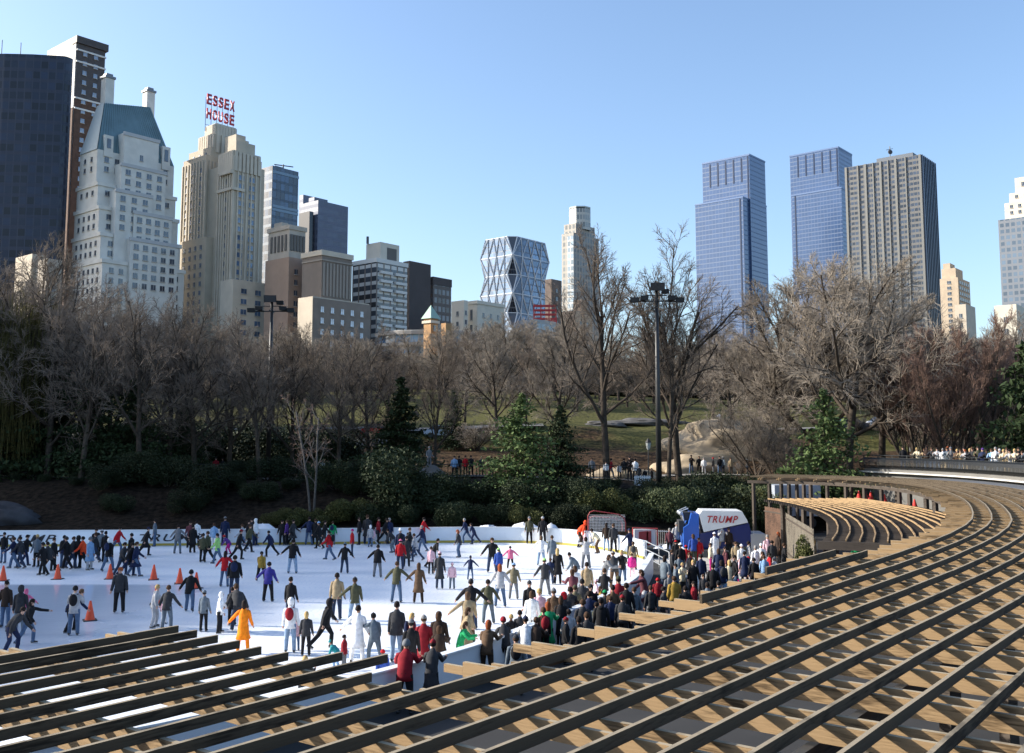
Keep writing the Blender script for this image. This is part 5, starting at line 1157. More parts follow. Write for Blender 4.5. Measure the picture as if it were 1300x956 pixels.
ends = [(-5.2, .34), (-4.72, .3), (-4.2, .25), (-3.68, .2), (-3.15, .12), (-2.62, .1), (-2.1, .5), (-1.58, .75), (-1.05, -.05), (-.5, -.15)]
for off_, e in ends: rafter(off_, .5, S0+e, h=.10, seg=3.3)
rafter(-.42, S0+1.5, S_in+4.0, z0=ZP-.24, h=.12); rafter(-.62, S0+7, S_in+1.5, h=.15); rafter(-1.25, S0+11, S_in+1.2, h=.15)
# header beam and posts under the inner edge
m = rafter(-.55, S_in+3, CS[-1], z0=ZP-.46, h=.2, wd=.1, m_=w_post)
m = rafter(3.4, .5, CS[-1], z0=ZP-.46, h=.2, wd=.1, m_=w_post)
for px in (955, 973, 990, 998, 1015, 1024, 1045, 1070, 1092, 1114, 1137, 1149, 1170, 1181):
    best = min((s for s in np.arange(S_in+6, CS[-1], .3)), key=lambda s: abs(650+FPX*at_s(s, -.55)[0].x/at_s(s, -.55)[0].y-px) + (0 if (at_s(s, -.55)[0].y > 57) == (px < 1150) else 500))
    q = at_s(best, -.55)[0]-po; m = MB(); m.box((q.x, q.y, (ZP-.47)/2+.0), (.2, .2, ZP-.47), .4); m.obj('post', w_post, pg)
for s in np.arange(1.0, CS[-1], 3.2):
    q = at_s(s, 3.4)[0]-po
    if s > S0-1: m = MB(); m.box((q.x, q.y, (ZP-.47)/2), (.2, .2, ZP-.47), .4); m.obj('post', w_post, pg)

# lower slatted pergola in the court
ZL = 3.4; LA = [(11.6, 36.6), (12.9, 40.0), (14.3, 44.4), (15.4, 49.0), (16.1, 54.0), (16.2, 59.2), (15.9, 62.5)]
LP, LS = curve_samples(LA)
def at_l(s, o=0.0):
    k = min(len(LP)-2, max(0, sum(1 for v in LS if v <= s)-1)); t = (s-LS[k])/(LS[k+1]-LS[k]); p = LP[k].lerp(LP[k+1], t); a, b = LP[max(0, k-4)], LP[min(len(LP)-1, k+5)]; d = (b-a).normalized(); n = Vector((d.y, -d.x, 0)); return p+n*o, d, n
lp = empty('slatted_pergola', (*LA[1], 0), 'lower slatted wooden pergola inside the curve of the large one', 'pergola'); lo = Vector(lp.location); m = MB()
for j in range(13):
    off_ = j*.47; m = MB(); s = 0; c_ = 0
    while s < LS[-1]-.2:
        e = min(s+3.1, LS[-1]-.01); a, b = at_l(s, off_)[0]-lo, at_l(e, off_)[0]-lo; m.bar((a.x, a.y, ZL+.04+.003*(c_ % 2)), (b.x, b.y, ZL+.04+.003*(c_ % 2)), .05, .065); s = e; c_ += 1
    m.obj('rafter', w_raft if False else w_beam, lp)
cnt = 0; s = .1; rest = MB()
while s < LS[-1]-.1:
    p, d, n = at_l(s); a, b = p-n*.35-lo, p+n*6.2-lo
    if cnt < 80: m = MB(); m.bar((a.x, a.y, ZL-.06), (b.x, b.y, ZL-.06), .05, .13); m.obj('slat', w_post, lp)
    s += .34; cnt += 1
p0, d, n = at_l(.02); a, b = p0-n*.5-lo-d*.08, p0+n*6.3-lo-d*.08; m = MB(); m.bar((a.x, a.y, ZL-.16), (b.x, b.y, ZL-.16), .08, .3); m.obj('front_beam', w_post, lp)
for s_, o_ in ((.3, 2.3), (.3, 3.0), (.3, 4.8), (10, 0), (20, 0), (25.5, .5)): q = at_l(min(s_, LS[-1]-.1), o_)[0]-lo; m = MB(); m.box((q.x, q.y, (ZL-.15)/2), (.2, .2, ZL-.15), .4); m.obj('post', w_post, lp)
# wooden fences at its left
wf = wood_mat('red_brown_board', (.05, .03, .022), (.13, .075, .05)); wg = wood_mat('grey_slat', (.12, .1, .08), (.3, .26, .2))
def slat_fence(p0, p1, z0, z1, sp, wd, m_, lab):
    p0, p1 = Vector((*p0, 0)), Vector((*p1, 0)); o = empty('wooden_fence', p0, lab, 'fence'); n = max(1, int((p1-p0).length/sp)); m = MB(); d = (p1-p0).normalized(); a = math.atan2(d.y, d.x)
    for k in range(n): q = d*(k*sp+sp/2); m.box((q.x, q.y, (z0+z1)/2), (wd, .03, z1-z0-(.04 if k % 2 else 0)), a)
    m.obj('slats', m_, o); m = MB(); e = p1-p0
    for zz in (z0+.3, z1-.3): m.bar((0-d.y*-.05, .05, zz), (e.x, e.y+.05, zz), .04, .09)
    m.obj('rail', w_post, o)
slat_fence((Xat(969, 66), 66), (Xat(993, 63), 63), 0, 2.75, .17, .155, wf, 'closed reddish-brown board fence behind the ice machine'); slat_fence((Xat(994, 62), 62), (Xat(1030, 50), 50), 0, 2.65, .28, .12, wg, 'open grey slat fence between the board fence and the golden-green bush')
# folded red parasols in the far arcade
for k, (px, Y) in enumerate(((1088, 70), (1096, 72), (1103, 69), (1120, 66), (1152, 62), (1158, 60))):
    x = Xat(px, Y); o = empty('folded_parasol', (x, Y, 0), 'folded red parasol, '+ordn(k, 6)+' under the far arcade of the pergola', 'parasol', 'folded red parasols'); m = MB(); m.tube([(0, 0, 0), (0, 0, 3.6)], .03, 6); m.obj('pole', galv, o)
    m = MB(); m.tube([(0, 0, 1.7), (0, 0, 2.0), (0, 0, 2.9), (0, 0, 3.55)], [.30, .36, .22, .04], 9); m.obj('canopy', mat('parasol_red', (.55, .03, .02), .7), o)
x = Xat(1006, 80); o = empty('trailer', (x, 80, ground(x, 80)), 'plain grey-blue trailer side seen between the far pergola posts', 'trailer'); m = MB(); m.box((0, 0, 2.1), (3.6, 2.2, 2.4)); bevelled(m.obj('body', mat('trailer_grey', (.32, .35, .4), .5, 0, .06, 1), o)); m = MB()
for xx in (-1, 1): m.tube([(xx, -1.12, .4), (xx, -.95, .4)], .4, 12)
m.obj('wheels', MATS['cone_base'], o)
# flat roof strip, kerb and terrace
TR = [(28.8, 82.0), (30.6, 76), (31.6, 70), (31.6, 64), (30.9, 58), (29.6, 51), (27.6, 44), (24.6, 36), (21, 28)]; TRs = chaikin(TR); ZT = 4.8
def onedge(P, o):
    out = []
    for k in range(len(P)):
        a, b = P[max(0, k-1)], P[min(len(P)-1, k+1)]; d = Vector((b[0]-a[0], b[1]-a[1])).normalized(); out.append((P[k][0]+d.y*-o*-1*-1, P[k][1]-d.x*-o*-1*-1))
    return out
inn = onedge(TRs, 1.9); m = MB()
# terrace slab to the right of the edge line
for a, b in zip(TRs, TRs[1:]):
    m.quad((a[0], a[1], ZT), (b[0], b[1], ZT), (80, b[1], ZT), (80, a[1], ZT)); m.quad((a[0], a[1], 0), (b[0], b[1], 0), (b[0], b[1], ZT), (a[0], a[1], ZT))
m.quad((TRs[0][0], TRs[0][1], 0), (TRs[0][0], TRs[0][1], ZT), (80, TRs[0][1], ZT), (80, TRs[0][1], 0))
tag(m.obj('terrace', mat('terrace_paving', (.14, .135, .125), .9, 0, .1, .6)), None, kind='structure')
m = MB(); kl = [(x-.5, y) for x, y in TRs]
for a, b, c_, d_ in zip(TRs, TRs[1:], kl, kl[1:]):
    m.hexa([(c_[0], c_[1], 4.5), (d_[0], d_[1], 4.5), (b[0]-.01, b[1], 4.5), (a[0]-.01, a[1], 4.5), (c_[0], c_[1], 4.6), (d_[0], d_[1], 4.6), (b[0]-.01, b[1], 4.6), (a[0]-.01, a[1], 4.6)])
tag(m.obj('kerb', mat('white_kerb', (.5, .48, .44), .7, 0, .08, 1)), None, kind='structure')
fr_ = empty('flat_roof', (27, 55, 0), 'flat grey roof strip between the pergola and the white kerb of the terrace', 'roof'); m = MB(); prev = None
for s in np.arange(S0+12, CS[-1]-6, 1.5):
    q = at_s(s, outer(s)+.05)[0]; yq = q.y; xt = None
    for a, b in zip(TRs, TRs[1:]):
        if min(a[1], b[1]) <= yq <= max(a[1], b[1]) and a[1] != b[1]: xt = a[0]+(b[0]-a[0])*(yq-a[1])/(b[1]-a[1])-.52
    cur = (q.x, yq, max(xt if xt else q.x+.1, q.x+.05))
    if prev: m.hexa([(prev[0]-27, prev[1]-55, 4.0), (prev[2]-27, prev[1]-55, 4.0), (cur[2]-27, cur[1]-55, 4.0), (cur[0]-27, cur[1]-55, 4.0), (prev[0]-27, prev[1]-55, 4.36), (prev[2]-27, prev[1]-55, 4.36), (cur[2]-27, cur[1]-55, 4.36), (cur[0]-27, cur[1]-55, 4.36)])
    prev = cur
m.obj('roof_slab', mat('roof_felt', (.10, .105, .115), .9, 0, .15, .5), fr_)
rl = empty('curved_railing', (TR[0][0], TR[0][1], ZT), 'long black railing of outward-bulging bars in front of the terrace crowd', 'railing'); rb_ = MB(); q0 = Vector((TR[0][0], TR[0][1])); 
P, Sx = curve_samples(TRs, .12); ro = [p-Vector((q0.x, q0.y, 0)) for p in P]
for hh, out_ in ((.86, .1), (1.06, .1), (.06, 0)):
    m = MB(); m.tube([Vector((p.x+out_*.0, p.y, hh)) for p in ro[::4]], .035, 5); m.obj('rail', iron, rl)
step = .17; s = 0
for k in range(0, len(ro)-1, 1):
    a, b = ro[k], ro[k+1]; d = (b-a).normalized(); n = Vector((d.y, -d.x, 0)); n = n if n.x < 0 else -n
    c_ = a; pr = [(0, .05), (.28, .12), (.48, .3), (.48, .55), (.28, .76), (.0, .86)]
    rb_.tube([c_+n*u+Vector((0, 0, v)) for u, v in pr], .026, 3, False)
rb_.obj('bars', iron, rl)
m = MB()
for k in range(0, len(ro), 14): m.tube([ro[k], ro[k]+Vector((0, 0, 1.06))], .04, 5)
m.obj('posts', iron, rl)

# ------------------------------------------------------------------ people
PAL = dict(black=(.012, .012, .014), charcoal=(.035, .036, .04), grey=(.16, .165, .175), lightgrey=(.38, .38, .39), navy=(.014, .022, .06), blue=(.03, .07, .30), paleblue=(.22, .36, .55), red=(.42, .012, .018), crimson=(.22, .012, .02), pink=(.72, .16, .28), palepink=(.72, .45, .50),
           white=(.78, .78, .78), cream=(.62, .54, .38), tan=(.33, .25, .15), brown=(.10, .06, .035), darkbrown=(.035, .022, .016), olive=(.07, .07, .04), green=(.015, .28, .10), lime=(.32, .60, .18), mustard=(.30, .19, .035), orange=(.85, .22, .01), orangered=(.75, .07, .02), purple=(.10, .04, .20), violet=(.04, .035, .22),
           magenta=(.45, .02, .18), plum=(.11, .035, .045), jeans=(.075, .12, .20), darkjeans=(.03, .045, .085), lightjeans=(.24, .33, .45), teal=(.02, .22, .24), yellow=(.75, .65, .05), slate=(.12, .15, .18), camo=(.15, .13, .08), blond=(.45, .31, .13), redhair=(.24, .06, .02), darkhair=(.018, .012, .01), brownhair=(.06, .032, .018), greyhair=(.25, .24, .23))
NAMEC = dict(lightgrey='light grey', paleblue='pale blue', palepink='pale pink', darkbrown='dark brown', orangered='orange-red', jeans='blue jeans', darkjeans='dark jeans', lightjeans='light jeans', redhair='red hair', darkhair='dark hair', brownhair='brown hair', blond='blond hair', greyhair='grey hair')
cloth = lambda c: mat('cloth_'+c, PAL[c], .85, 0, .22, 7, .2, .9, 9)
skinm = [mat('skin_light', (.50, .30, .22), .55), mat('skin_tan', (.40, .23, .15), .55), mat('skin_brown', (.14, .07, .045), .55)]
featm = mat('eye_dark', (.02, .015, .015), .4); bootm = mat('boot_black', (.02, .02, .02), .5); bootw = mat('boot_white', (.6, .6, .6), .5); bladem = mat('blade', (.5, .5, .52), .25, .8)
POSES = {  # lean, (arm abduct, flex, elbow) L R, (thigh, knee, abduct) L R   degrees; L is the figure's left (+x when facing -y)
 'S': (2, (10, 0, 12), (10, 5, 12), (2, 2, 4), (0, 2, 4)),
 'P': (0, (14, -8, 55), (14, -8, 55), (3, 3, 5), (-2, 2, 5)),
 'W': (6, (10, 26, 25), (10, -22, 20), (-20, 12, 2), (24, 14, 3)),
 'K': (16, (34, 10, 20), (30, -22, 18), (28, 32, 6), (-26, 14, 12)),
 'G': (12, (28, 14, 14), (34, 6, 18), (14, 24, 8), (6, 18, 9)),
 'A': (8, (44, 8, 10), (50, 4, 8), (6, 10, 9), (2, 8, 9)),
 'R': (8, (48, 8, 14), (12, 10, 24), (4, 6, 8), (2, 6, 8)),
 'L': (8, (12, 10, 24), (48, 8, 14), (4, 6, 8), (2, 6, 8)),
 'B': (48, (18, 18, 25), (24, -20, 20), (30, 40, 8), (12, 34, 10)),
 'H': (24, (14, 42, 55), (14, 46, 50), (8, 6, 5), (4, 4, 5)),
 'F': (14, (12, 72, 10), (16, 10, 30), (24, 26, 5), (-18, 10, 6)),
 'N': (3, (16, 30, 95), (14, 34, 95), (2, 2, 5), (-2, 4, 5)),
 'V': (28, (66, -10, 6), (66, -10, 6), (22, 28, 6), (-30, 8, 6)),
 'U': (4, (40, 96, 100), (40, 96, 100), (2, 6, 8), (0, 6, 8)),
 'Z': (6, (12, 38, 60), (12, 38, 60), (84, 88, 9), (84, 84, 9))}
def skeleton(pose):
    lean, aL, aR, lL, lR = POSES[pose]; J = {}; th = R(lean)
    up = lambda a: Vector((0, -math.sin(a), math.cos(a)))
    hip = Vector((0, 0, .93)); J['hip'] = hip; J['waist'] = hip+up(th*.6)*.16; J['chest'] = J['waist']+up(th)*.20; J['shl'] = J['chest']+up(th)*.14; J['neck'] = J['shl']+up(th*.9)*.06
    hd = up(th*.45); J['head'] = J['neck']+hd*.155; J['hd'] = hd
    for s, nm, (ab, fl, el) in ((1, 'L', aL), (-1, 'R', aR)):
        sh = J['shl']+Vector((s*.178, 0, -.04)); ab, fl, el = R(ab), R(fl), R(el)
        u_ = Vector((s*math.sin(ab), -math.sin(fl)*math.cos(ab), -math.cos(fl)*math.cos(ab))); e = sh+u_*.285
        a2 = ab*.9 if el < 1 else ab*.2-.35; f2 = fl+el; v_ = Vector((s*math.sin(a2), -math.sin(f2)*math.cos(a2), -math.cos(f2)*math.cos(a2))); w_ = e+v_*.25
        J['sh'+nm], J['el'+nm], J['wr'+nm], J['fd'+nm] = sh, e, w_, v_
    mn = 9
    for s, nm, (t_, k_, ab) in ((1, 'L', lL), (-1, 'R', lR)):
        t_, k_, ab = R(t_), R(k_), R(ab); h_ = hip+Vector((s*.095, 0, -.03)); d1 = Vector((s*math.sin(ab), -math.sin(t_)*math.cos(ab), -math.cos(t_)*math.cos(ab))); kn = h_+d1*.42; t2 = t_-k_; d2 = Vector((s*math.sin(ab*.7), -math.sin(t2), -math.cos(t2))).normalized(); an = kn+d2*.40
        J['h'+nm], J['kn'+nm], J['an'+nm] = h_, kn, an; J['ft'+nm] = (-math.sin(min(0, t2)*.9)) ; mn = min(mn, an.z)
        J['tilt'+nm] = t2
    dz = .10-mn
    for k in list(J):
        if isinstance(J[k], Vector) and k not in ('hd', 'fdL', 'fdR'): J[k] = J[k]+Vector((0, 0, dz))
    return J
PROTO = {}
def skin_mesh(name, verts, edges, rad, mats):
    me = bpy.data.meshes.new(name); me.from_pydata([tuple(v) for v in verts], edges, []); o = bpy.data.objects.new(name, me); C.objects.link(o)
    sk = o.modifiers.new('skin', 'SKIN'); sk.use_smooth_shade = True; sk.branch_smoothing = .3
    for i, r in enumerate(rad): v = me.skin_vertices[0].data[i]; v.radius = r if isinstance(r, tuple) else (r, r); v.use_root = (i == 0)
    sb = o.modifiers.new('sub', 'SUBSURF'); sb.levels = 1; sb.render_levels = 1
    bpy.context.view_layer.update()
    out = bpy.data.meshes.new_from_object(o.evaluated_get(bpy.context.evaluated_depsgraph_get())); bpy.data.objects.remove(o); bpy.data.meshes.remove(me)
    out.materials.clear(); out.name = name
    for m_ in mats: out.materials.append(m_)
    return out
def body_proto(pose):
    key = ('body', pose)
    if key in PROTO: return PROTO[key]
    J = skeleton(pose); hd = J['hd']; V0 = [J['hip'], J['waist'], J['chest'], J['shl'], J['neck'], J['head']-hd*.075+Vector((0, -.012, 0)), J['head'], J['head']+hd*.085]
    r = [.11, .105, .12, .085, .052, .062, .078, .05]; E = [(0, 1), (1, 2), (2, 3), (3, 4), (4, 5), (5, 6), (6, 7)]
    for nm in 'LR':
        b = len(V0); V0 += [J['sh'+nm], J['el'+nm], J['wr'+nm]]; r += [.055, .042, .028]; E += [(3, b), (b, b+1), (b+1, b+2)]
        b = len(V0); V0 += [J['h'+nm], J['kn'+nm], J['an'+nm]]; r += [.085, .055, .038]; E += [(0, b), (b, b+1), (b+1, b+2)]
    me = skin_mesh('person', V0, E, r, [skinm[0], featm])
    # hands with palm, four fingers and thumb; nose, ears, eyes, mouth
    mb = MB(); 
    for nm, s in (('L', 1), ('R', -1)):
        w_, f_ = J['wr'+nm], J['fd'+nm]; f_ = f_.normalized(); side = f_.cross(Vector((s, .2, 0))).normalized(); pn = f_.cross(side).normalized()
        mb.tube([w_-f_*.02, w_+f_*.03, w_+f_*.085], [(.022, .022), (.036, .018), (.034, .015)], 8)
        for k in range(4):
            b_ = w_+f_*.08+side*(k-1.5)*.019; L = (.062, .072, .068, .052)[k]; mb.tube([b_, b_+f_*L*.5+pn*.006*s, b_+f_*L*.9+pn*.022*s], [.0095, .0085, .006], 5)
        t_ = w_+f_*.03-side*.03; mb.tube([t_, t_+f_*.025-side*.02, t_+f_*.055-side*.022+pn*.01], [.012, .010, .007], 5)
    h_ = J['head']; fr = Vector((0, -1, 0)); 
    mb.tube([h_+fr*.072+hd*.02, h_+fr*.10-hd*.012, h_+fr*.085-hd*.03], [.008, .015, .006], 5)
    for s in (1, -1): mb.sphere(h_+Vector((s*.082, .005, -.005)), (.012, .022, .032), 6, 5); mb.sphere(h_+fr*.075+Vector((s*.03, 0, .02)), (.011, .008, .008), 6, 4, 1)
    mb.box(tuple(h_+fr*.074-hd*.052), (.045, .012, .009), mi=1)
    m2 = mb.mesh('x', [skinm[0], featm], True); bm = bmesh.new(); bm.from_mesh(me); bm.from_mesh(m2); bm.to_mesh(me); bm.free(); bpy.data.meshes.remove(m2)
    PROTO[key] = me; return me
def jacket_proto(pose, coat):
    key = ('jacket', pose, coat)
    if key in PROTO: return PROTO[key]
    J = skeleton(pose); mb = MB(); th = (J['chest']-J['waist']).normalized(); puf = 1.12 if coat in ('p',) else 1.0
    P = [J['hip']-Vector((0, 0, .04)), J['waist'], J['chest'], J['shl']-th*.03, J['shl']+th*.03, J['neck']+th*.025]; r = [(.185, .15), (.172, .14), (.19, .15), (.165, .122), (.105, .09), (.072, .07)]
    if coat == 'l':
        md = ((J['knL']+J['knR'])/2-J['hip']); zf = J['hip']+md*.98; P = [zf, J['hip']+md*.5]+P; sp_ = (J['knL']-J['knR']).length; r = [(.20+sp_*.25, .17+sp_*.35), (.205, .165+sp_*.1)]+r
    else: P = [P[0]-Vector((0, 0, .10))]+P; r = [(.20, .155)]+r
    r = [(a*puf, b*puf) for a, b in r]; mb.tube(P, r, 14)
    for nm in 'LR':
        sh, e, w_ = J['sh'+nm], J['el'+nm], J['wr'+nm]; ins = J['shl']+(sh-J['shl'])*.55; mb.tube([ins, sh+Vector((0, 0, -.012)), sh.lerp(e, .45), e, e.lerp(w_, .5), w_, w_+(w_-e).normalized()*.012], [x*puf for x in (.062, .072, .068, .060, .055, .048, .040)], 9)
    if coat == 'h': mb.tube([J['neck']+Vector((0, .07, .0)), J['neck']+Vector((0, .10, -.05)), J['neck']+Vector((0, .085, -.12))], [(.09, .05), (.11, .06), (.05, .03)], 8)
    else: mb.tube([J['neck']-th*.01, J['neck']+th*.045], [(.078, .075), (.068, .066)], 10, False)
    me = mb.mesh('jacket', cloth('black'), True); PROTO[key] = me; return me
def trousers_proto(pose):
    key = ('trousers', pose)
    if key in PROTO: return PROTO[key]
    J = skeleton(pose); mb = MB(); mb.tube([J['waist']+Vector((0, 0, -.04)), J['hip']+Vector((0, 0, .02)), J['hip']-Vector((0, 0, .10))], [(.155, .12), (.17, .135), (.13, .11)], 12)
    for nm in 'LR':
        h_, k_, a_ = J['h'+nm], J['kn'+nm], J['an'+nm]; mb.tube([h_+Vector((0, 0, .03)), h_.lerp(k_, .4), k_, k_.lerp(a_, .4), a_+(k_-a_)*.05, a_-(k_-a_)*.06], [.102, .095, .072, .070, .062, .064], 10)
    me = mb.mesh('trousers', cloth('jeans'), True); PROTO[key] = me; return me
def boots_proto(pose, skate):
    key = ('boots', pose, skate)
    if key in PROTO: return PROTO[key]
    J = skeleton(pose); mb = MB()
    for nm in 'LR':
        a_ = J['an'+nm]; t = max(-.9, min(.35, J['tilt'+nm]*.8)) if a_.z > .13 else 0; f_ = Vector((0, -math.cos(t), math.sin(t))); dn = Vector((0, -math.sin(t), -math.cos(t))) if False else f_.cross(Vector((1, 0, 0))).normalized(); dn = dn if dn.z < 0 else -dn
        lift = .03 if skate else 0
        b0 = a_+dn*(.055-lift); mb.tube([a_-dn*.10, a_+dn*.0], [.05, .052], 8); mb.tube([b0-f_*.075, b0-f_*.05, b0+f_*.04, b0+f_*.13, b0+f_*.17], [(.03, .03), (.042, .046), (.046, .042), (.045, .030), (.02, .016)], 8)
        if skate: c_ = a_+dn*.082+f_*.045; A, B = c_-f_*.12, c_+f_*.13; w_ = Vector((.004, 0, 0)); mb.hexa([A-w_+dn*.016, B-w_+dn*.016, B+w_+dn*.016, A+w_+dn*.016, A-w_-dn*.03, B-w_-dn*.03, B+w_-dn*.03, A+w_-dn*.03], mi=1)
    me = mb.mesh('skates' if skate else 'boots', [bootm, bladem], True); PROTO[key] = me; return me
def hair_proto(pose, kind):
    key = ('hair', pose, kind)
    if key in PROTO: return PROTO[key]
    J = skeleton(pose); mb = MB(); h_ = J['head']; hd = J['hd']; ax = R(0)
    def shape(p):
        q = p.copy(); front = -q.y/.11; up_ = q.z/.12
        if kind in ('s', 'b', 'l', 't'):      # hair: open over the face
            if front > .25 and up_ < .42: q *= .72
            if kind == 's' and up_ < -.35: q *= .7
            if kind in ('b', 'l') and up_ < -.2 and front < .3: q.z -= (.07 if kind == 'b' else .26)*min(1, (-up_-.2)*1.6); q.y += .03; q.x *= 1.0
        elif kind == 'k' or kind == 'c':       # knit hat / cap
            if up_ < .12: q *= .7
            else: q *= 1.03
        elif kind == 'o':                      # hood
            if front > .5 and -.8 < up_ < .5: q *= .66
            if up_ < -.5: q.z -= .03
        elif kind == 'm':
            if up_ < -.05: q *= .7
            else: q *= 1.08
        return q
    sc = 1.16 if kind == 'o' else 1.0; mb.sphere(h_+hd*.012+Vector((0, .008, 0)), (.099*sc, .113*sc, .128*sc), 14, 10, fn=shape)
    if kind == 'c': mb.hexa([tuple(h_+Vector(p)) for p in ((-.06, -.19, .035), (.06, -.19, .035), (.08, -.08, .04), (-.08, -.08, .04), (-.06, -.19, .05), (.06, -.19, .05), (.08, -.08, .06), (-.08, -.08, .06))])
    if kind == 't': mb.sphere(h_+Vector((0, .12, .05)), (.04, .05, .04), 7, 5); mb.tube([h_+Vector((0, .13, .04)), h_+Vector((0, .17, -.06)), h_+Vector((0, .13, -.16))], [.03, .03, .01], 6)
    if kind == 'k': mb.sphere(h_+hd*.14+Vector((0, .01, 0)), .022, 6, 5)
    me = mb.mesh({'s': 'hair', 'b': 'hair', 'l': 'hair', 't': 'hair', 'k': 'knit_hat', 'c': 'cap', 'o': 'hood', 'm': 'helmet'}[kind], cloth('black'), True); PROTO[key] = me; return me
FACE = dict(b=math.pi, f=0, l=-math.pi/2, r=math.pi/2, bl=-math.pi*.75, br=math.pi*.75, fl=-math.pi/4, fr=math.pi/4)
def slotmat(o, m_, i=0): o.material_slots[i].link = 'OBJECT'; o.material_slots[i].material = m_
POSEW = {'A': 'arms spread wide', 'K': 'striding', 'B': 'bent far forward', 'V': 'gliding with arms out', 'R': 'one arm out', 'L': 'one arm out', 'F': 'reaching forward', 'U': 'arms raised', 'H': 'leaning on the boards', 'N': 'hands held together', 'Z': 'seated'}
HATW = {'k': 'knit hat', 'c': 'cap', 'o': 'hood', 'm': 'helmet'}
PEOPLE = []
def person(x, y, z, face, pose, jc, coat, tc, hk, hc, sc, zone, px, skate, note=''):
    o = link('person', body_proto(pose), None, (x, y, z), FACE[face]+random.uniform(-.25, .25) if isinstance(face, str) else face, sc); slotmat(o, skinm[0] if random.random() < .72 else skinm[random.choice((1, 2))])
    o.scale = (sc*random.uniform(.92, 1.12), sc*random.uniform(.92, 1.1), sc*random.uniform(.98, 1.02))
    j = link('coat' if coat == 'l' else 'jacket', jacket_proto(pose, coat), o); slotmat(j, cloth(jc))
    t = link('trousers', trousers_proto(pose), o); slotmat(t, cloth(tc))
    link('skates' if skate else 'boots', boots_proto(pose, skate), o)
    nm = {'s': 'hair', 'b': 'hair', 'l': 'hair', 't': 'hair', 'k': 'knit_hat', 'c': 'cap', 'o': 'hood', 'm': 'helmet'}[hk]
    h = link(nm, hair_proto(pose, hk), o); slotmat(h, cloth(hc))
    if random.random() < .1 and coat != 'l' and pose in 'SPWGN':
        if 'pack' not in PROTO:
            q = MB(); q.sphere((0, .2, 1.3), (.15, .09, .22), 10, 8); q.tube([(-.1, .1, 1.5), (-.1, -.1, 1.47), (-.12, -.14, 1.3)], .018, 5); q.tube([(.1, .1, 1.5), (.1, -.1, 1.47), (.12, -.14, 1.3)], .018, 5); PROTO['pack'] = q.mesh('backpack', cloth('black'), True)
        bp_ = link('backpack', PROTO['pack'], o); slotmat(bp_, cloth(random.choice(('black', 'navy', 'charcoal', 'crimson', 'olive'))))
    if hk in 'kcm': hh = link('hair', hair_proto(pose, 's'), o); slotmat(hh, cloth('darkhair' if random.random() < .6 else 'brownhair')); hh.scale = (.97, .97, 1.0); hh.location = (0, 0, -.0)
    cn = lambda c: NAMEC.get(c, c)
    who = 'child' if sc < .84 else 'person'
    tn = cn(tc) if 'jeans' in tc else cn(tc)+' trousers'
    hn = cn(hc) if hk in 'sblt' and hc in NAMEC else (cn(hc)+' '+(HATW.get(hk) or 'hair'))
    PEOPLE.append(dict(o=o, px=px, zone=zone, d1=who+' in '+cn(jc)+' '+('long coat' if coat == 'l' else 'jacket'), tn=tn, hn=hn, pw=note or POSEW.get(pose, ''), vis=zone not in ('T', 'C', 'P'), y=y)); return o
ZONEW = {}
def rows(txt, skate, zone, mode='f', z=None):
    for ln in txt.strip().splitlines():
        f = ln.split('#')[0].split()
        if len(f) < 9: continue
        px, py = float(f[0]), float(f[1]); face, pose, jc, coat, tc, hk, hc = f[2:9]; sc = float(f[9]) if len(f) > 9 else 1.0; note = ' '.join(f[10:]).replace('_', ' ') if len(f) > 10 else ''
        zz = .012 if skate else 0.0
        if z is not None: zz = z
        if mode == 'h':      # py is the top of the head
            H_ = 1.76*sc*(.93 if pose in ('H', 'B') else 1); p = onz(px, py, zz+H_); 
        else: p = onz(px, py, zz+.0)
        if skate:
            yl = min((f_[1]+(g_[1]-f_[1])*(p.x-f_[0])/(g_[0]-f_[0]) for f_, g_ in zip(far_s, far_s[1:]) if min(f_[0], g_[0]) <= p.x <= max(f_[0], g_[0])), default=999)
            if p.y > yl-.45: p = Vector((p.x*(yl-.45)/p.y, yl-.45, 0))
        person(p.x, p.y, zz, face, pose, jc, coat, tc, hk, hc, sc, zone, px, skate, note)
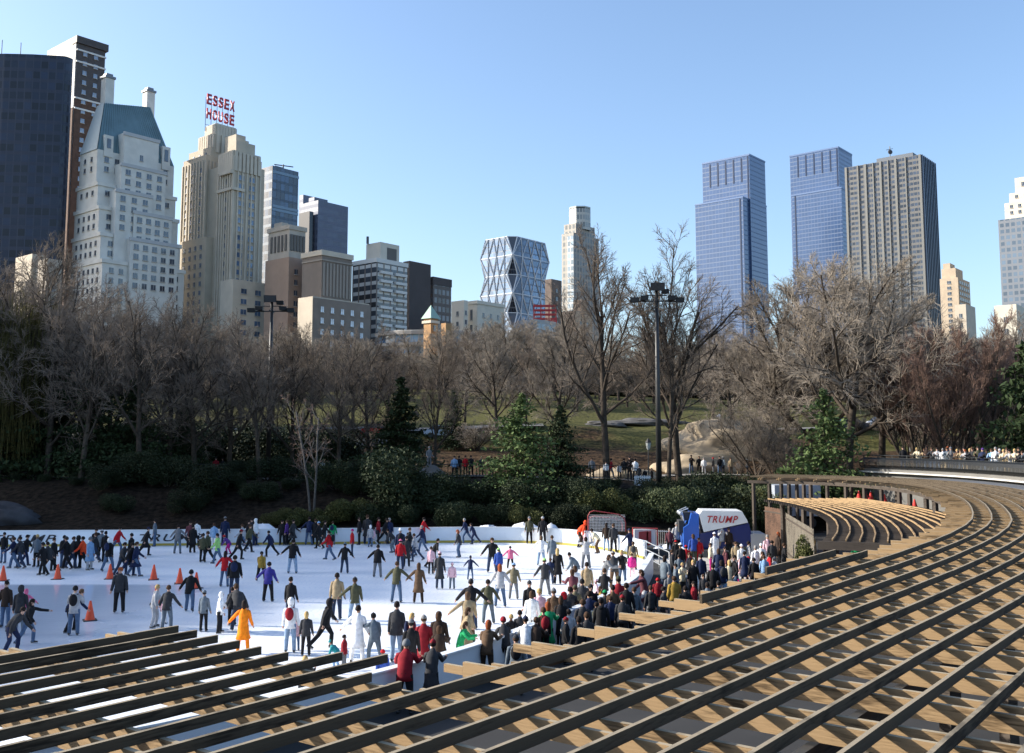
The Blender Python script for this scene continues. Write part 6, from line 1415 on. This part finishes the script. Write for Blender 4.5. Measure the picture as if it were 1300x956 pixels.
# skaters: foot column, foot row, facing, pose, jacket, cut, trousers, head, head colour, scale
rows('''
4 715 f S black j jeans s darkhair
17 722 l W navy j jeans s brownhair
25 722 l W charcoal j darkjeans k black
32 718 r W black j navy s darkhair
46 720 f S slate j black s blond
54 731 l W black j black k black
62 729 l K charcoal j black s darkhair
67 725 r S black h black s brownhair
80 721 b S navy j jeans s darkhair
84 723 l W black j black k charcoal
91 722 r W charcoal j darkjeans s brownhair
98 722 b S black p black o black
105 722 l W orangered j black s darkhair
113 724 r S paleblue l lightgrey k grey .98
121 709 f S black j crimson s darkhair
121 714 l W charcoal l darkjeans s brownhair .96
128 712 b S slate j black k lightgrey
133 714 b S black j black s darkhair
137 725 b W black j jeans o white
148 704 r K red j jeans s darkhair
154 731 r F charcoal j darkjeans s darkhair
163 732 r K black j navy s darkhair 1.02
171 732 r W navy l jeans s brownhair
166 718 l S black j black k black
184 706 r K black l black k navy
196 694 l S slate j jeans s darkhair 1.0 standing_against_the_boards
225 703 b A grey j slate s darkhair 1.0 legs_apart_in_red-yoked_jacket
241 696 f S plum j black s darkhair
244 702 b S black l black s darkhair
249 695 b S white j black s darkhair
257 714 b S olive j black k black .93
264 713 l W olive j black s brownhair
271 698 b S paleblue j white s brownhair .95
276 716 l W lime h jeans s darkhair
285 690 b S navy j navy k grey 1.08
291 704 l B purple j magenta m red .75
302 711 r K black j black c crimson 1.05
308 698 l W lightgrey j jeans s brownhair .95
314 694 r W black j jeans s darkhair
316 701 r W olive j black s brownhair
319 692 f S charcoal j jeans s darkhair
324 689 r S white j navy o white
343 707 l K navy j black s darkhair .9
284.5 745 b A red j jeans l darkhair .95
297 757 b S black p darkjeans s darkhair 1.02
331 737 b W mustard j black k black .82
340 764 b R violet j black s black .97
358 690 f S black j black s darkhair .95
364 690 l S purple j black s brownhair .95
371 689 r W charcoal l black s darkhair
392 692 b A navy j jeans s darkhair 1.05
400 689 b S black l black s brownhair
405 697 l W black j black k paleblue
411 695 r W black j charcoal s darkhair
418 711 l W red j jeans s darkhair
422 690 b S green j grey s brownhair .9
371 728 b R black j lightjeans s darkhair 1.02
437 728 b G black j darkjeans k slate .93
447 705 l S red j darkjeans s magenta .9
456 692 l S black j black s darkhair 1.04
466 689 b S charcoal l navy s brownhair 1.12
470 695 b S lightgrey j jeans o white .8
475 694 l W palepink j lightgrey s darkhair .72
480 688 r S crimson j black s darkhair
488 690 r K black j black s darkhair
494 690 f S navy j charcoal s greyhair
500 702 l B charcoal j slate s darkhair .95
508 713 b S navy p black m white 1.08
519 707 r W black j black s brownhair 1.02
508 723 b S red j darkjeans k pink .92
516 720 b S charcoal l black s darkhair .95
528 713 l K lightgrey j darkjeans s brownhair .95
526 706 l B slate j jeans s darkhair .9
536 700 l W navy j jeans s greyhair .95
537 688 r W red j navy s darkhair 1.02
550 722 r V black j black s darkhair .95
547 729 b S palepink j black s brownhair .80
479 733 b R black p grey s darkhair .95
503 765 b A olive j jeans s brownhair 1.0
531 766 b R brown l darkbrown l brownhair .98
558 748 b S charcoal l darkjeans k palepink .98
574 748 f S palepink p slate k palepink .70
583 708 l G charcoal j jeans b redhair .93
592 687 l K navy j jeans s greyhair 1.0
602 691 l V navy j navy s darkhair .85
597 736 b A navy j jeans k navy .68
625 727 f G black j darkjeans s brownhair 1.05
633 735 b S blue p navy k lime .85
648 722 b A pink p black s darkhair .68
635 771 b G lightgrey j jeans l redhair 1.0
652 761 b R camo j grey k paleblue .9
620 792 b G olive h slate s darkhair .96
597 799 b A black p darkjeans k charcoal 1.04
672 688 f S olive j black k grey 1.05 standing_behind_the_skaters
689 689 f S black j black k lightgrey 1.05
687 718 b A white h lightjeans l brown .93
701 722 b S slate j grey s brownhair 1.02
708 742 b S black l black l blond .98
692 756 b G charcoal j grey k lime .95
699 742 b S navy j darkjeans s brownhair .72
735 694 r B orangered h darkbrown o orangered 1.1
743 692 l S palepink p lightgrey k lightgrey .62
744 722 b U lightgrey h grey b darkhair .97
760 703 l B cream j brown s darkhair .98
770 697 b S darkbrown h lightjeans b darkhair 1.0
779 699 b S charcoal j black s brownhair 1.0
733 742 l B slate h slate s darkhair 1.0
240 777 b K black h jeans s black 1.0
195 797 r G lightgrey h lightgrey s blond .92
211 800 b G charcoal h slate s brownhair .92
208 792 b S palepink j white m paleblue .6
258 802 b S slate j black k slate .82
278 804 r R white h black o white .85
303 802 bl B charcoal p darkjeans c black 1.08
294 794 b S black j black s darkhair .8
308 830 b R orange l orange b darkhair .95
368 829 b S white h lightjeans o white .98
376 826 b S palepink j jeans s brownhair .6
388 833 b S charcoal j black b blond .8
412 824 r K black h black o black .98
368 790 b S black j darkjeans s darkhair .95
427 787 b S tan j darkjeans s darkhair 1.0
450 792 b R olive j lightjeans k black 1.0
453 842 b R white l white s darkhair 1.0
475 843 bl F slate j slate k black .88
503 841 b S charcoal p lightjeans s darkhair 1.08
151 778 f S charcoal j black s redhair 1.02
93 807 b N lightgrey h jeans s black 1.0
87 803 r B navy j black s brown 1.0
6 797 f S darkbrown j jeans s darkhair .98
24 806 b S charcoal h slate o charcoal .98
31 790 b A pink h grey o pink .7
34 818 r F black j jeans b darkhair .9
12 830 r B charcoal j navy s darkhair .95
''', True, 'I')
# people inside the boards near the rail, by the top of the head
rows('''
430 811 l B teal j paleblue k teal .62
437 806 r S crimson j grey s darkhair .6
486 826 f S blue p red m red .62
523 780 r S crimson j black b blond .9
538 784 b S crimson l jeans k greyhair .98
557 776 b S darkbrown l black b brownhair 1.0
557 799 b H darkbrown j black b brownhair .88
522 789 b S black j black k grey 1.0 yellow_patch_on_the_sleeve
584 792 r H green j green b brownhair .85
592 771 r R tan l tan b brownhair .97
594 752 b R tan l brown b brown .98
648 783 f H black j black s blond .80
672 738 f S black j black k charcoal 1.0
675 750 b S white h white b brownhair 1.0
685 749 b R palepink h white s blond .95
730 719 b S white j grey b brownhair .95
745 715 b S tan h lightgrey s darkhair 1.0
767 707 r H grey h olive b brownhair 1.0
780 703 b H charcoal j brown k greyhair 1.0
790 701 f H black j jeans b blond 1.0
802 703 b S magenta p palepink s brownhair .72
''', True, 'I2', 'h')
# spectators outside the near boards
rows('''
387 838 b H black j black b blond .8
514 820 b H crimson j black s grey 1.05
548 820 b H charcoal l black k crimson 1.0
618 795 b H brown h darkbrown b redhair .98
641 788 b H charcoal j black m crimson .95
668 789 b H white h jeans k navy .95
680 789 b H darkbrown j black s brownhair .95
695 769 b H green l black l redhair 1.02
703 748 b S brown h brown k grey 1.02
716 752 b S charcoal h black o red .95
728 727 b H plum j darkbrown b brownhair .98
709 770 b S olive j navy s brownhair .8
733 763 b S red j black s darkhair .7
740 763 b S charcoal j black s brownhair .98
730 743 b S camo j black k olive .95
739 736 b S charcoal j black k black 1.0
750 743 f S black j black b black 1.0
752 758 b S red l lightgrey s darkhair .8
762 745 r S mustard j jeans b brownhair .75
757 736 l S palepink j palepink k palepink .8
767 726 b H black j black s brownhair 1.0
768 750 b S charcoal p black k green .9
785 734 b S crimson p jeans k olive 1.08
800 672 bl R navy j charcoal c navy 1.0
804 688 b S tan j black s brownhair .85
757 766 b S slate j darkjeans s darkhair .8
775 758 b S navy p black s brownhair .85
722 775 b S lightgrey j black s darkhair .85
718 785 r S black j black k crimson .8
745 778 b S charcoal l black s brownhair 1.0
655 808 b S slate j jeans k charcoal .9
660 776 b S charcoal j black s darkhair .85
690 772 b S darkbrown h black s brownhair .95
712 758 b S black l black b brownhair .98
724 745 b S charcoal h jeans s darkhair .98
748 752 b S navy j black s darkhair 1.0
763 760 b S black h charcoal k black .98
778 744 b S brown j black s darkhair 1.0
795 742 b S black l black s darkhair 1.0
790 757 b S charcoal j black k crimson .95
805 746 b S slate h black s brownhair .9
735 785 b S black j black s darkhair .95
''', False, 'T', 'h')
rows('''
818 723 l F plum l lightgrey b brownhair 1.0
835 735 b S crimson p black m red .75
849 727 f S grey j charcoal k grey .9
856 733 b S mustard p black s brownhair .95
844 706 br S slate p darkjeans b darkhair 1.05
858 716 l S slate h black s darkhair .9
866 715 f N cream h charcoal s blond .85
880 711 f S black j black b blond .95
893 729 f S charcoal j black s brownhair .8
905 717 b P black p black s darkhair 1.0
916 712 b S navy h paleblue b darkhair 1.0
926 711 b S cream l tan b blond .95
932 706 l P black j jeans s darkhair 1.05
935 725 r S magenta p black s magenta .55
850 671 f S plum j black s greyhair .9
859 663 f P lightgrey j charcoal s greyhair 1.1
868 654 f S tan j black s brownhair 1.08
869 665 f N cream j charcoal s brownhair .98
886 665 f S black j black s brownhair 1.0
892 668 l S charcoal j black b darkhair .95
880 678 b S blue j olive b brownhair .98
887 683 f S red j red s brownhair .85
858 686 b S black j black k red .85
864 691 b S black h grey k white .98
871 693 b S red j grey c red .85
853 699 r S charcoal j black s brownhair .9
862 704 b S slate j black s darkhair .9
875 703 l P black p black s brownhair .95
890 704 b S navy j jeans s darkhair .95
907 676 b S white l white k white 1.0
902 690 l S cream h magenta s brownhair .85
916 666 f N lightgrey j tan s greyhair 1.08
925 671 f S darkbrown j black s brownhair .95
912 697 b S navy j darkjeans b brownhair .95
921 694 l S plum h black s darkhair .95
934 688 f S tan j jeans s brownhair .95
941 691 f S white j palepink k white .9
950 688 r S lightgrey j jeans s darkhair .95
959 694 b S white h cream s greyhair .92
966 690 f S white j tan k white .95
968 700 l S darkbrown j black b brownhair .95
974 680 f S palepink j jeans s greyhair 1.0
988 676 l S darkbrown l black b redhair 1.0
980 686 b S charcoal j navy s darkhair .95
995 690 r S black j black s brownhair .95
950 707 f S white j palepink c red .75
957 708 b S black j black s darkhair .9
970 706 b S paleblue j jeans s brownhair .85
977 702 l S red j black s darkhair .8
983 707 r S lightgrey j white s greyhair .8
945 700 b S navy l black s darkhair .95
898 741 b S slate j black s darkhair .9
842 745 r S charcoal j black s darkhair .9
826 744 b S charcoal h grey s brownhair .9
870 745 b S black p navy s darkhair .9
881 738 l S crimson j black s darkhair .85
912 738 b S charcoal j black k black .9
1033 684 l S tan j black l blond .95
1050 689 f S darkbrown j black s darkhair .95
1087 690 f S green j jeans s brownhair .95
''', False, 'C', 'h')
# terrace crowd behind the curved railing, left to right: x column, head row
tx = [(1138, 'black', 'darkhair', 's', 1.03), (1157, 'cream', 'blond', 'b', 1.0), (1165, 'tan', 'brownhair', 's', .95), (1168, 'darkbrown', 'darkhair', 's', 1.05), (1175, 'charcoal', 'brownhair', 's', 1.02), (1181, 'lightgrey', 'darkhair', 's', .98), (1188, 'white', 'greyhair', 'k', .93), (1194, 'slate', 'brownhair', 's', 1.0), (1198, 'grey', 'grey', 'k', 1.03), (1206, 'brown', 'blond', 's', .93),
      (1211, 'tan', 'brownhair', 'b', .95), (1216, 'lightgrey', 'redhair', 's', .93), (1222, 'black', 'blond', 'b', .97), (1227, 'charcoal', 'brownhair', 's', 1.02), (1232, 'olive', 'darkhair', 's', 1.04), (1238, 'navy', 'purple', 'k', 1.0), (1244, 'black', 'darkhair', 's', .95), (1249, 'paleblue', 'brownhair', 'b', .98), (1254, 'white', 'greyhair', 's', 1.02), (1259, 'grey', 'lightgrey', 'k', 1.0), (1264, 'cream', 'blond', 's', .97), (1268, 'tan', 'brownhair', 'b', 1.02),
      (1273, 'lightgrey', 'darkhair', 's', .98), (1278, 'cream', 'blond', 'b', 1.0), (1283, 'black', 'darkhair', 's', .9), (1288, 'charcoal', 'brownhair', 's', .92), (1293, 'slate', 'brownhair', 's', 1.02), (1298, 'tan', 'blond', 's', 1.0), (1304, 'black', 'darkhair', 's', 1.0), (1204, 'black', 'darkhair', 's', 1.0), (1214, 'navy', 'brownhair', 's', 1.04), (1247, 'black', 'darkhair', 's', 1.05), (1271, 'black', 'darkhair', 's', 1.05), (1184, 'navy', 'redhair', 's', 1.04), (1228, 'blond' if False else 'tan', 'redhair', 's', .98)]
def on_terrace(px, back):
    k = (px-650)/FPX
    for a, b in zip(TRs, TRs[1:]):
        den = (b[0]-a[0])-k*(b[1]-a[1])
        if abs(den) < 1e-9: continue
        t = (k*a[1]-a[0])/den
        if 0 <= t <= 1: x, y = a[0]+(b[0]-a[0])*t, a[1]+(b[1]-a[1])*t; return x+back*.9, y+back*.9*(1/max(k, .2))*.2
    return TRs[0][0]+1+back, TRs[0][1]-2
for i, (px, jc, hc, hk, sc) in enumerate(tx):
    x, y = on_terrace(px, .45 if i < 29 else 1.3); person(x, y, ZT, random.uniform(-1.3, -.7)+.4, 'H' if i % 3 == 1 else ('N' if i % 3 else 'S'), jc, random.choice('jhp'), random.choice(('jeans', 'black', 'darkjeans', 'tan')), hk, hc, sc*.98, 'R', px, False)
# people on the path, the rock and the lawn (column, distance)
for px, Y, face, pose, jc, tc, hk, hc, sc in ((751, 87, 'f', 'S', 'grey', 'black', 's', 'brownhair', 1), (775, 88, 'r', 'W', 'crimson', 'grey', 's', 'darkhair', 1), (769, 86.6, 'f', 'S', 'white', 'black', 's', 'darkhair', .8), (786, 86.8, 'f', 'S', 'lightgrey', 'black', 's', 'brownhair', .75), (792, 87, 'b', 'S', 'black', 'tan', 's', 'darkhair', 1.05), (799, 90, 'f', 'S', 'black', 'black', 'k', 'black', 1.15), (798.5, 87, 'f', 'N', 'darkbrown', 'charcoal', 's', 'brownhair', 1), (806, 87.4, 'b', 'S', 'white', 'black', 's', 'darkhair', 1.08), (811, 86.6, 'f', 'S', 'charcoal', 'black', 's', 'darkhair', .8), (818, 86.6, 'f', 'S', 'black', 'black', 's', 'brownhair', .7), (827, 86.8, 'l', 'S', 'darkbrown', 'black', 's', 'darkhair', .8),
                                          (877, 105, 'f', 'N', 'black', 'jeans', 's', 'darkhair', 1.1), (887, 105, 'f', 'P', 'black', 'black', 's', 'brownhair', 1.05), (893, 104, 'f', 'S', 'white', 'lightgrey', 's', 'greyhair', .95), (905, 104, 'l', 'S', 'black', 'grey', 'k', 'red', .95), (913, 105, 'f', 'S', 'black', 'jeans', 's', 'darkhair', 1.05), (917.5, 105, 'r', 'S', 'slate', 'black', 's', 'greyhair', 1.05), (927, 106, 'f', 'S', 'tan', 'brown', 's', 'brownhair', 1), (937, 106, 'f', 'S', 'lightgrey', 'tan', 's', 'brownhair', .85), (948, 106, 'l', 'S', 'slate', 'charcoal', 'k', 'white', .95),
                                          (530, 86, 'f', 'S', 'tan', 'black', 's', 'brownhair', .9), (577, 86.8, 'f', 'S', 'paleblue', 'black', 's', 'darkhair', 1), (583, 87, 'b', 'S', 'black', 'black', 's', 'darkhair', 1), (591, 87, 'f', 'S', 'red', 'black', 's', 'darkhair', 1), (598, 87, 'f', 'W', 'black', 'black', 's', 'darkhair', 1.05), (611, 87, 'f', 'S', 'charcoal', 'black', 's', 'blond', .95), (624, 86.8, 'f', 'S', 'black', 'black', 's', 'darkhair', .95), (690, 86.8, 'f', 'S', 'slate', 'lightgrey', 's', 'brownhair', .95), (697, 87, 'f', 'S', 'black', 'black', 's', 'darkhair', 1), (705, 87, 'b', 'S', 'navy', 'black', 's', 'darkhair', 1),
                                          (400, 89, 'f', 'S', 'black', 'black', 's', 'darkhair', 1), (410, 89, 'f', 'S', 'white', 'black', 's', 'brownhair', 1), (417, 89.4, 'f', 'W', 'charcoal', 'jeans', 's', 'darkhair', 1), (432, 88.6, 'f', 'S', 'black', 'black', 's', 'darkhair', 1), (275, 91, 'f', 'S', 'crimson', 'black', 's', 'darkhair', 1), (284, 91, 'l', 'W', 'black', 'black', 's', 'darkhair', 1)):
    x = Xat(px, Y); person(x, Y, ground(x, Y)+.02, face, pose, jc, 'j', tc, hk, hc, sc, 'P' if Y < 100 else 'Q', px, False)
rmin = {}
def rock_top(x, y):
    best = ground(x, y)
    for v in rock.data.vertices:
        w_ = v.co+rock.location
        if abs(w_.x-x) < .8 and abs(w_.y-y) < .8: best = max(best, w_.z)
    return best
for px, Y, face, pose, jc, tc, hk, hc, sc, nt_ in ((914, 118.2, 'fl', 'Z', 'lightgrey', 'slate', 's', 'blond', 1, 'seated on the big boulder'), (925, 121, 'b', 'S', 'teal', 'slate', 's', 'darkhair', 1, 'on top of the big boulder'), (916, 121.5, 'b', 'S', 'slate', 'black', 's', 'blue', .95, 'on top of the big boulder')):
    x = Xat(px, Y); zz = rock_top(x, Y); person(x, Y, zz-(.35 if pose == 'Z' else .02), face, pose, jc, 'j', tc, hk, hc, sc, 'K', px, False, nt_)
x = Xat(545, 84.5); person(x, 84.5, ground(x, 84.5)+.92, 'fr', 'P', 'grey', 'j', 'grey', 's', 'greyhair', 1.0, 'K', 545, False, 'standing on the dark rock')

# labels: looks first, then where they stand; ties are broken by neighbours in the same zone
def zone_of(p):
    px, y = p['px'], p['y']; z = p['zone']
    if z == 'I': return ('on the ice at far left' if px < 160 else 'on the ice left of centre' if px < 350 else 'on the ice at centre' if px < 600 else 'on the ice at right')+(', near the far boards' if y > 60 else '')
    if z == 'I2': return 'inside the near boards'
    if z == 'T': return 'outside the near boards'
    if z == 'C': return 'by the ice machine' if px < 1020 else 'in the pergola court'
    if z == 'R': return 'behind the curved terrace railing'
    if z == 'P': return 'on the fence path, left' if px < 450 else 'on the fence path, middle' if px < 720 else 'by the floodlight mast'
    if z == 'Q': return 'below the big boulder'
    return ''
GRP = {'I': 'skaters on the ice', 'I2': 'skaters resting at the near boards', 'T': 'spectators at the near boards', 'C': 'crowd before the ice machine', 'R': 'crowd behind the terrace railing', 'P': 'people on the fence path', 'Q': 'people below the boulder', 'K': 'people on rocks'}
for p in PEOPLE: p['zw'] = zone_of(p)
def tally(fn):
    D = {}
    for p in PEOPLE: D.setdefault(fn(p), []).append(p)
    return D
def words(s): return len(s.replace('-', ' ').split())
base = lambda p: ' '.join(x for x in (p['d1'], 'and '+p['tn'] if p['vis'] else 'with '+p['hn']) if x)
for p in PEOPLE: p['lab'] = base(p)+(', '+p['pw'] if p['pw'] and p['zone'] in 'IK' and words(base(p)+p['pw']+p['zw']) < 15 else '')+(' '+p['zw'] if p['zw'] else '')
for k, L in tally(lambda p: p['lab']).items():
    if len(L) > 1:
        for p in L:
            alt = p['d1']+' with '+p['hn']+' '+p['zw']
            p['lab'] = alt if p['vis'] else p['lab']
for k, L in tally(lambda p: p['lab']).items():
    if len(L) > 1:
        L.sort(key=lambda p: p['px'])
        for i, p in enumerate(L): 
            q = p['d1'].replace('person in ', '').replace('child in ', 'child ')+' '+p['zw']; p['lab'] = ordn(i, len(L)).replace(' from left', ' from left,').replace(' from right', ' from right,')+' such '+p['d1']+' '+p['zw'] if False else ordn(i, len(L))+' of those '+p['zw']+': '+p['d1']+' with '+p['hn']
for k, L in tally(lambda p: p['lab']).items():
    if len(L) > 1:
        for i, p in enumerate(sorted(L, key=lambda p: p['px'])): p['lab'] += ', '+ordn(i, len(L))
for p in PEOPLE:
    while len(p['lab'].split()) > 16: p['lab'] = ' '.join(p['lab'].split()[:16])
    tag(p['o'], p['lab'].replace('  ', ' '), 'person', GRP[p['zone']])
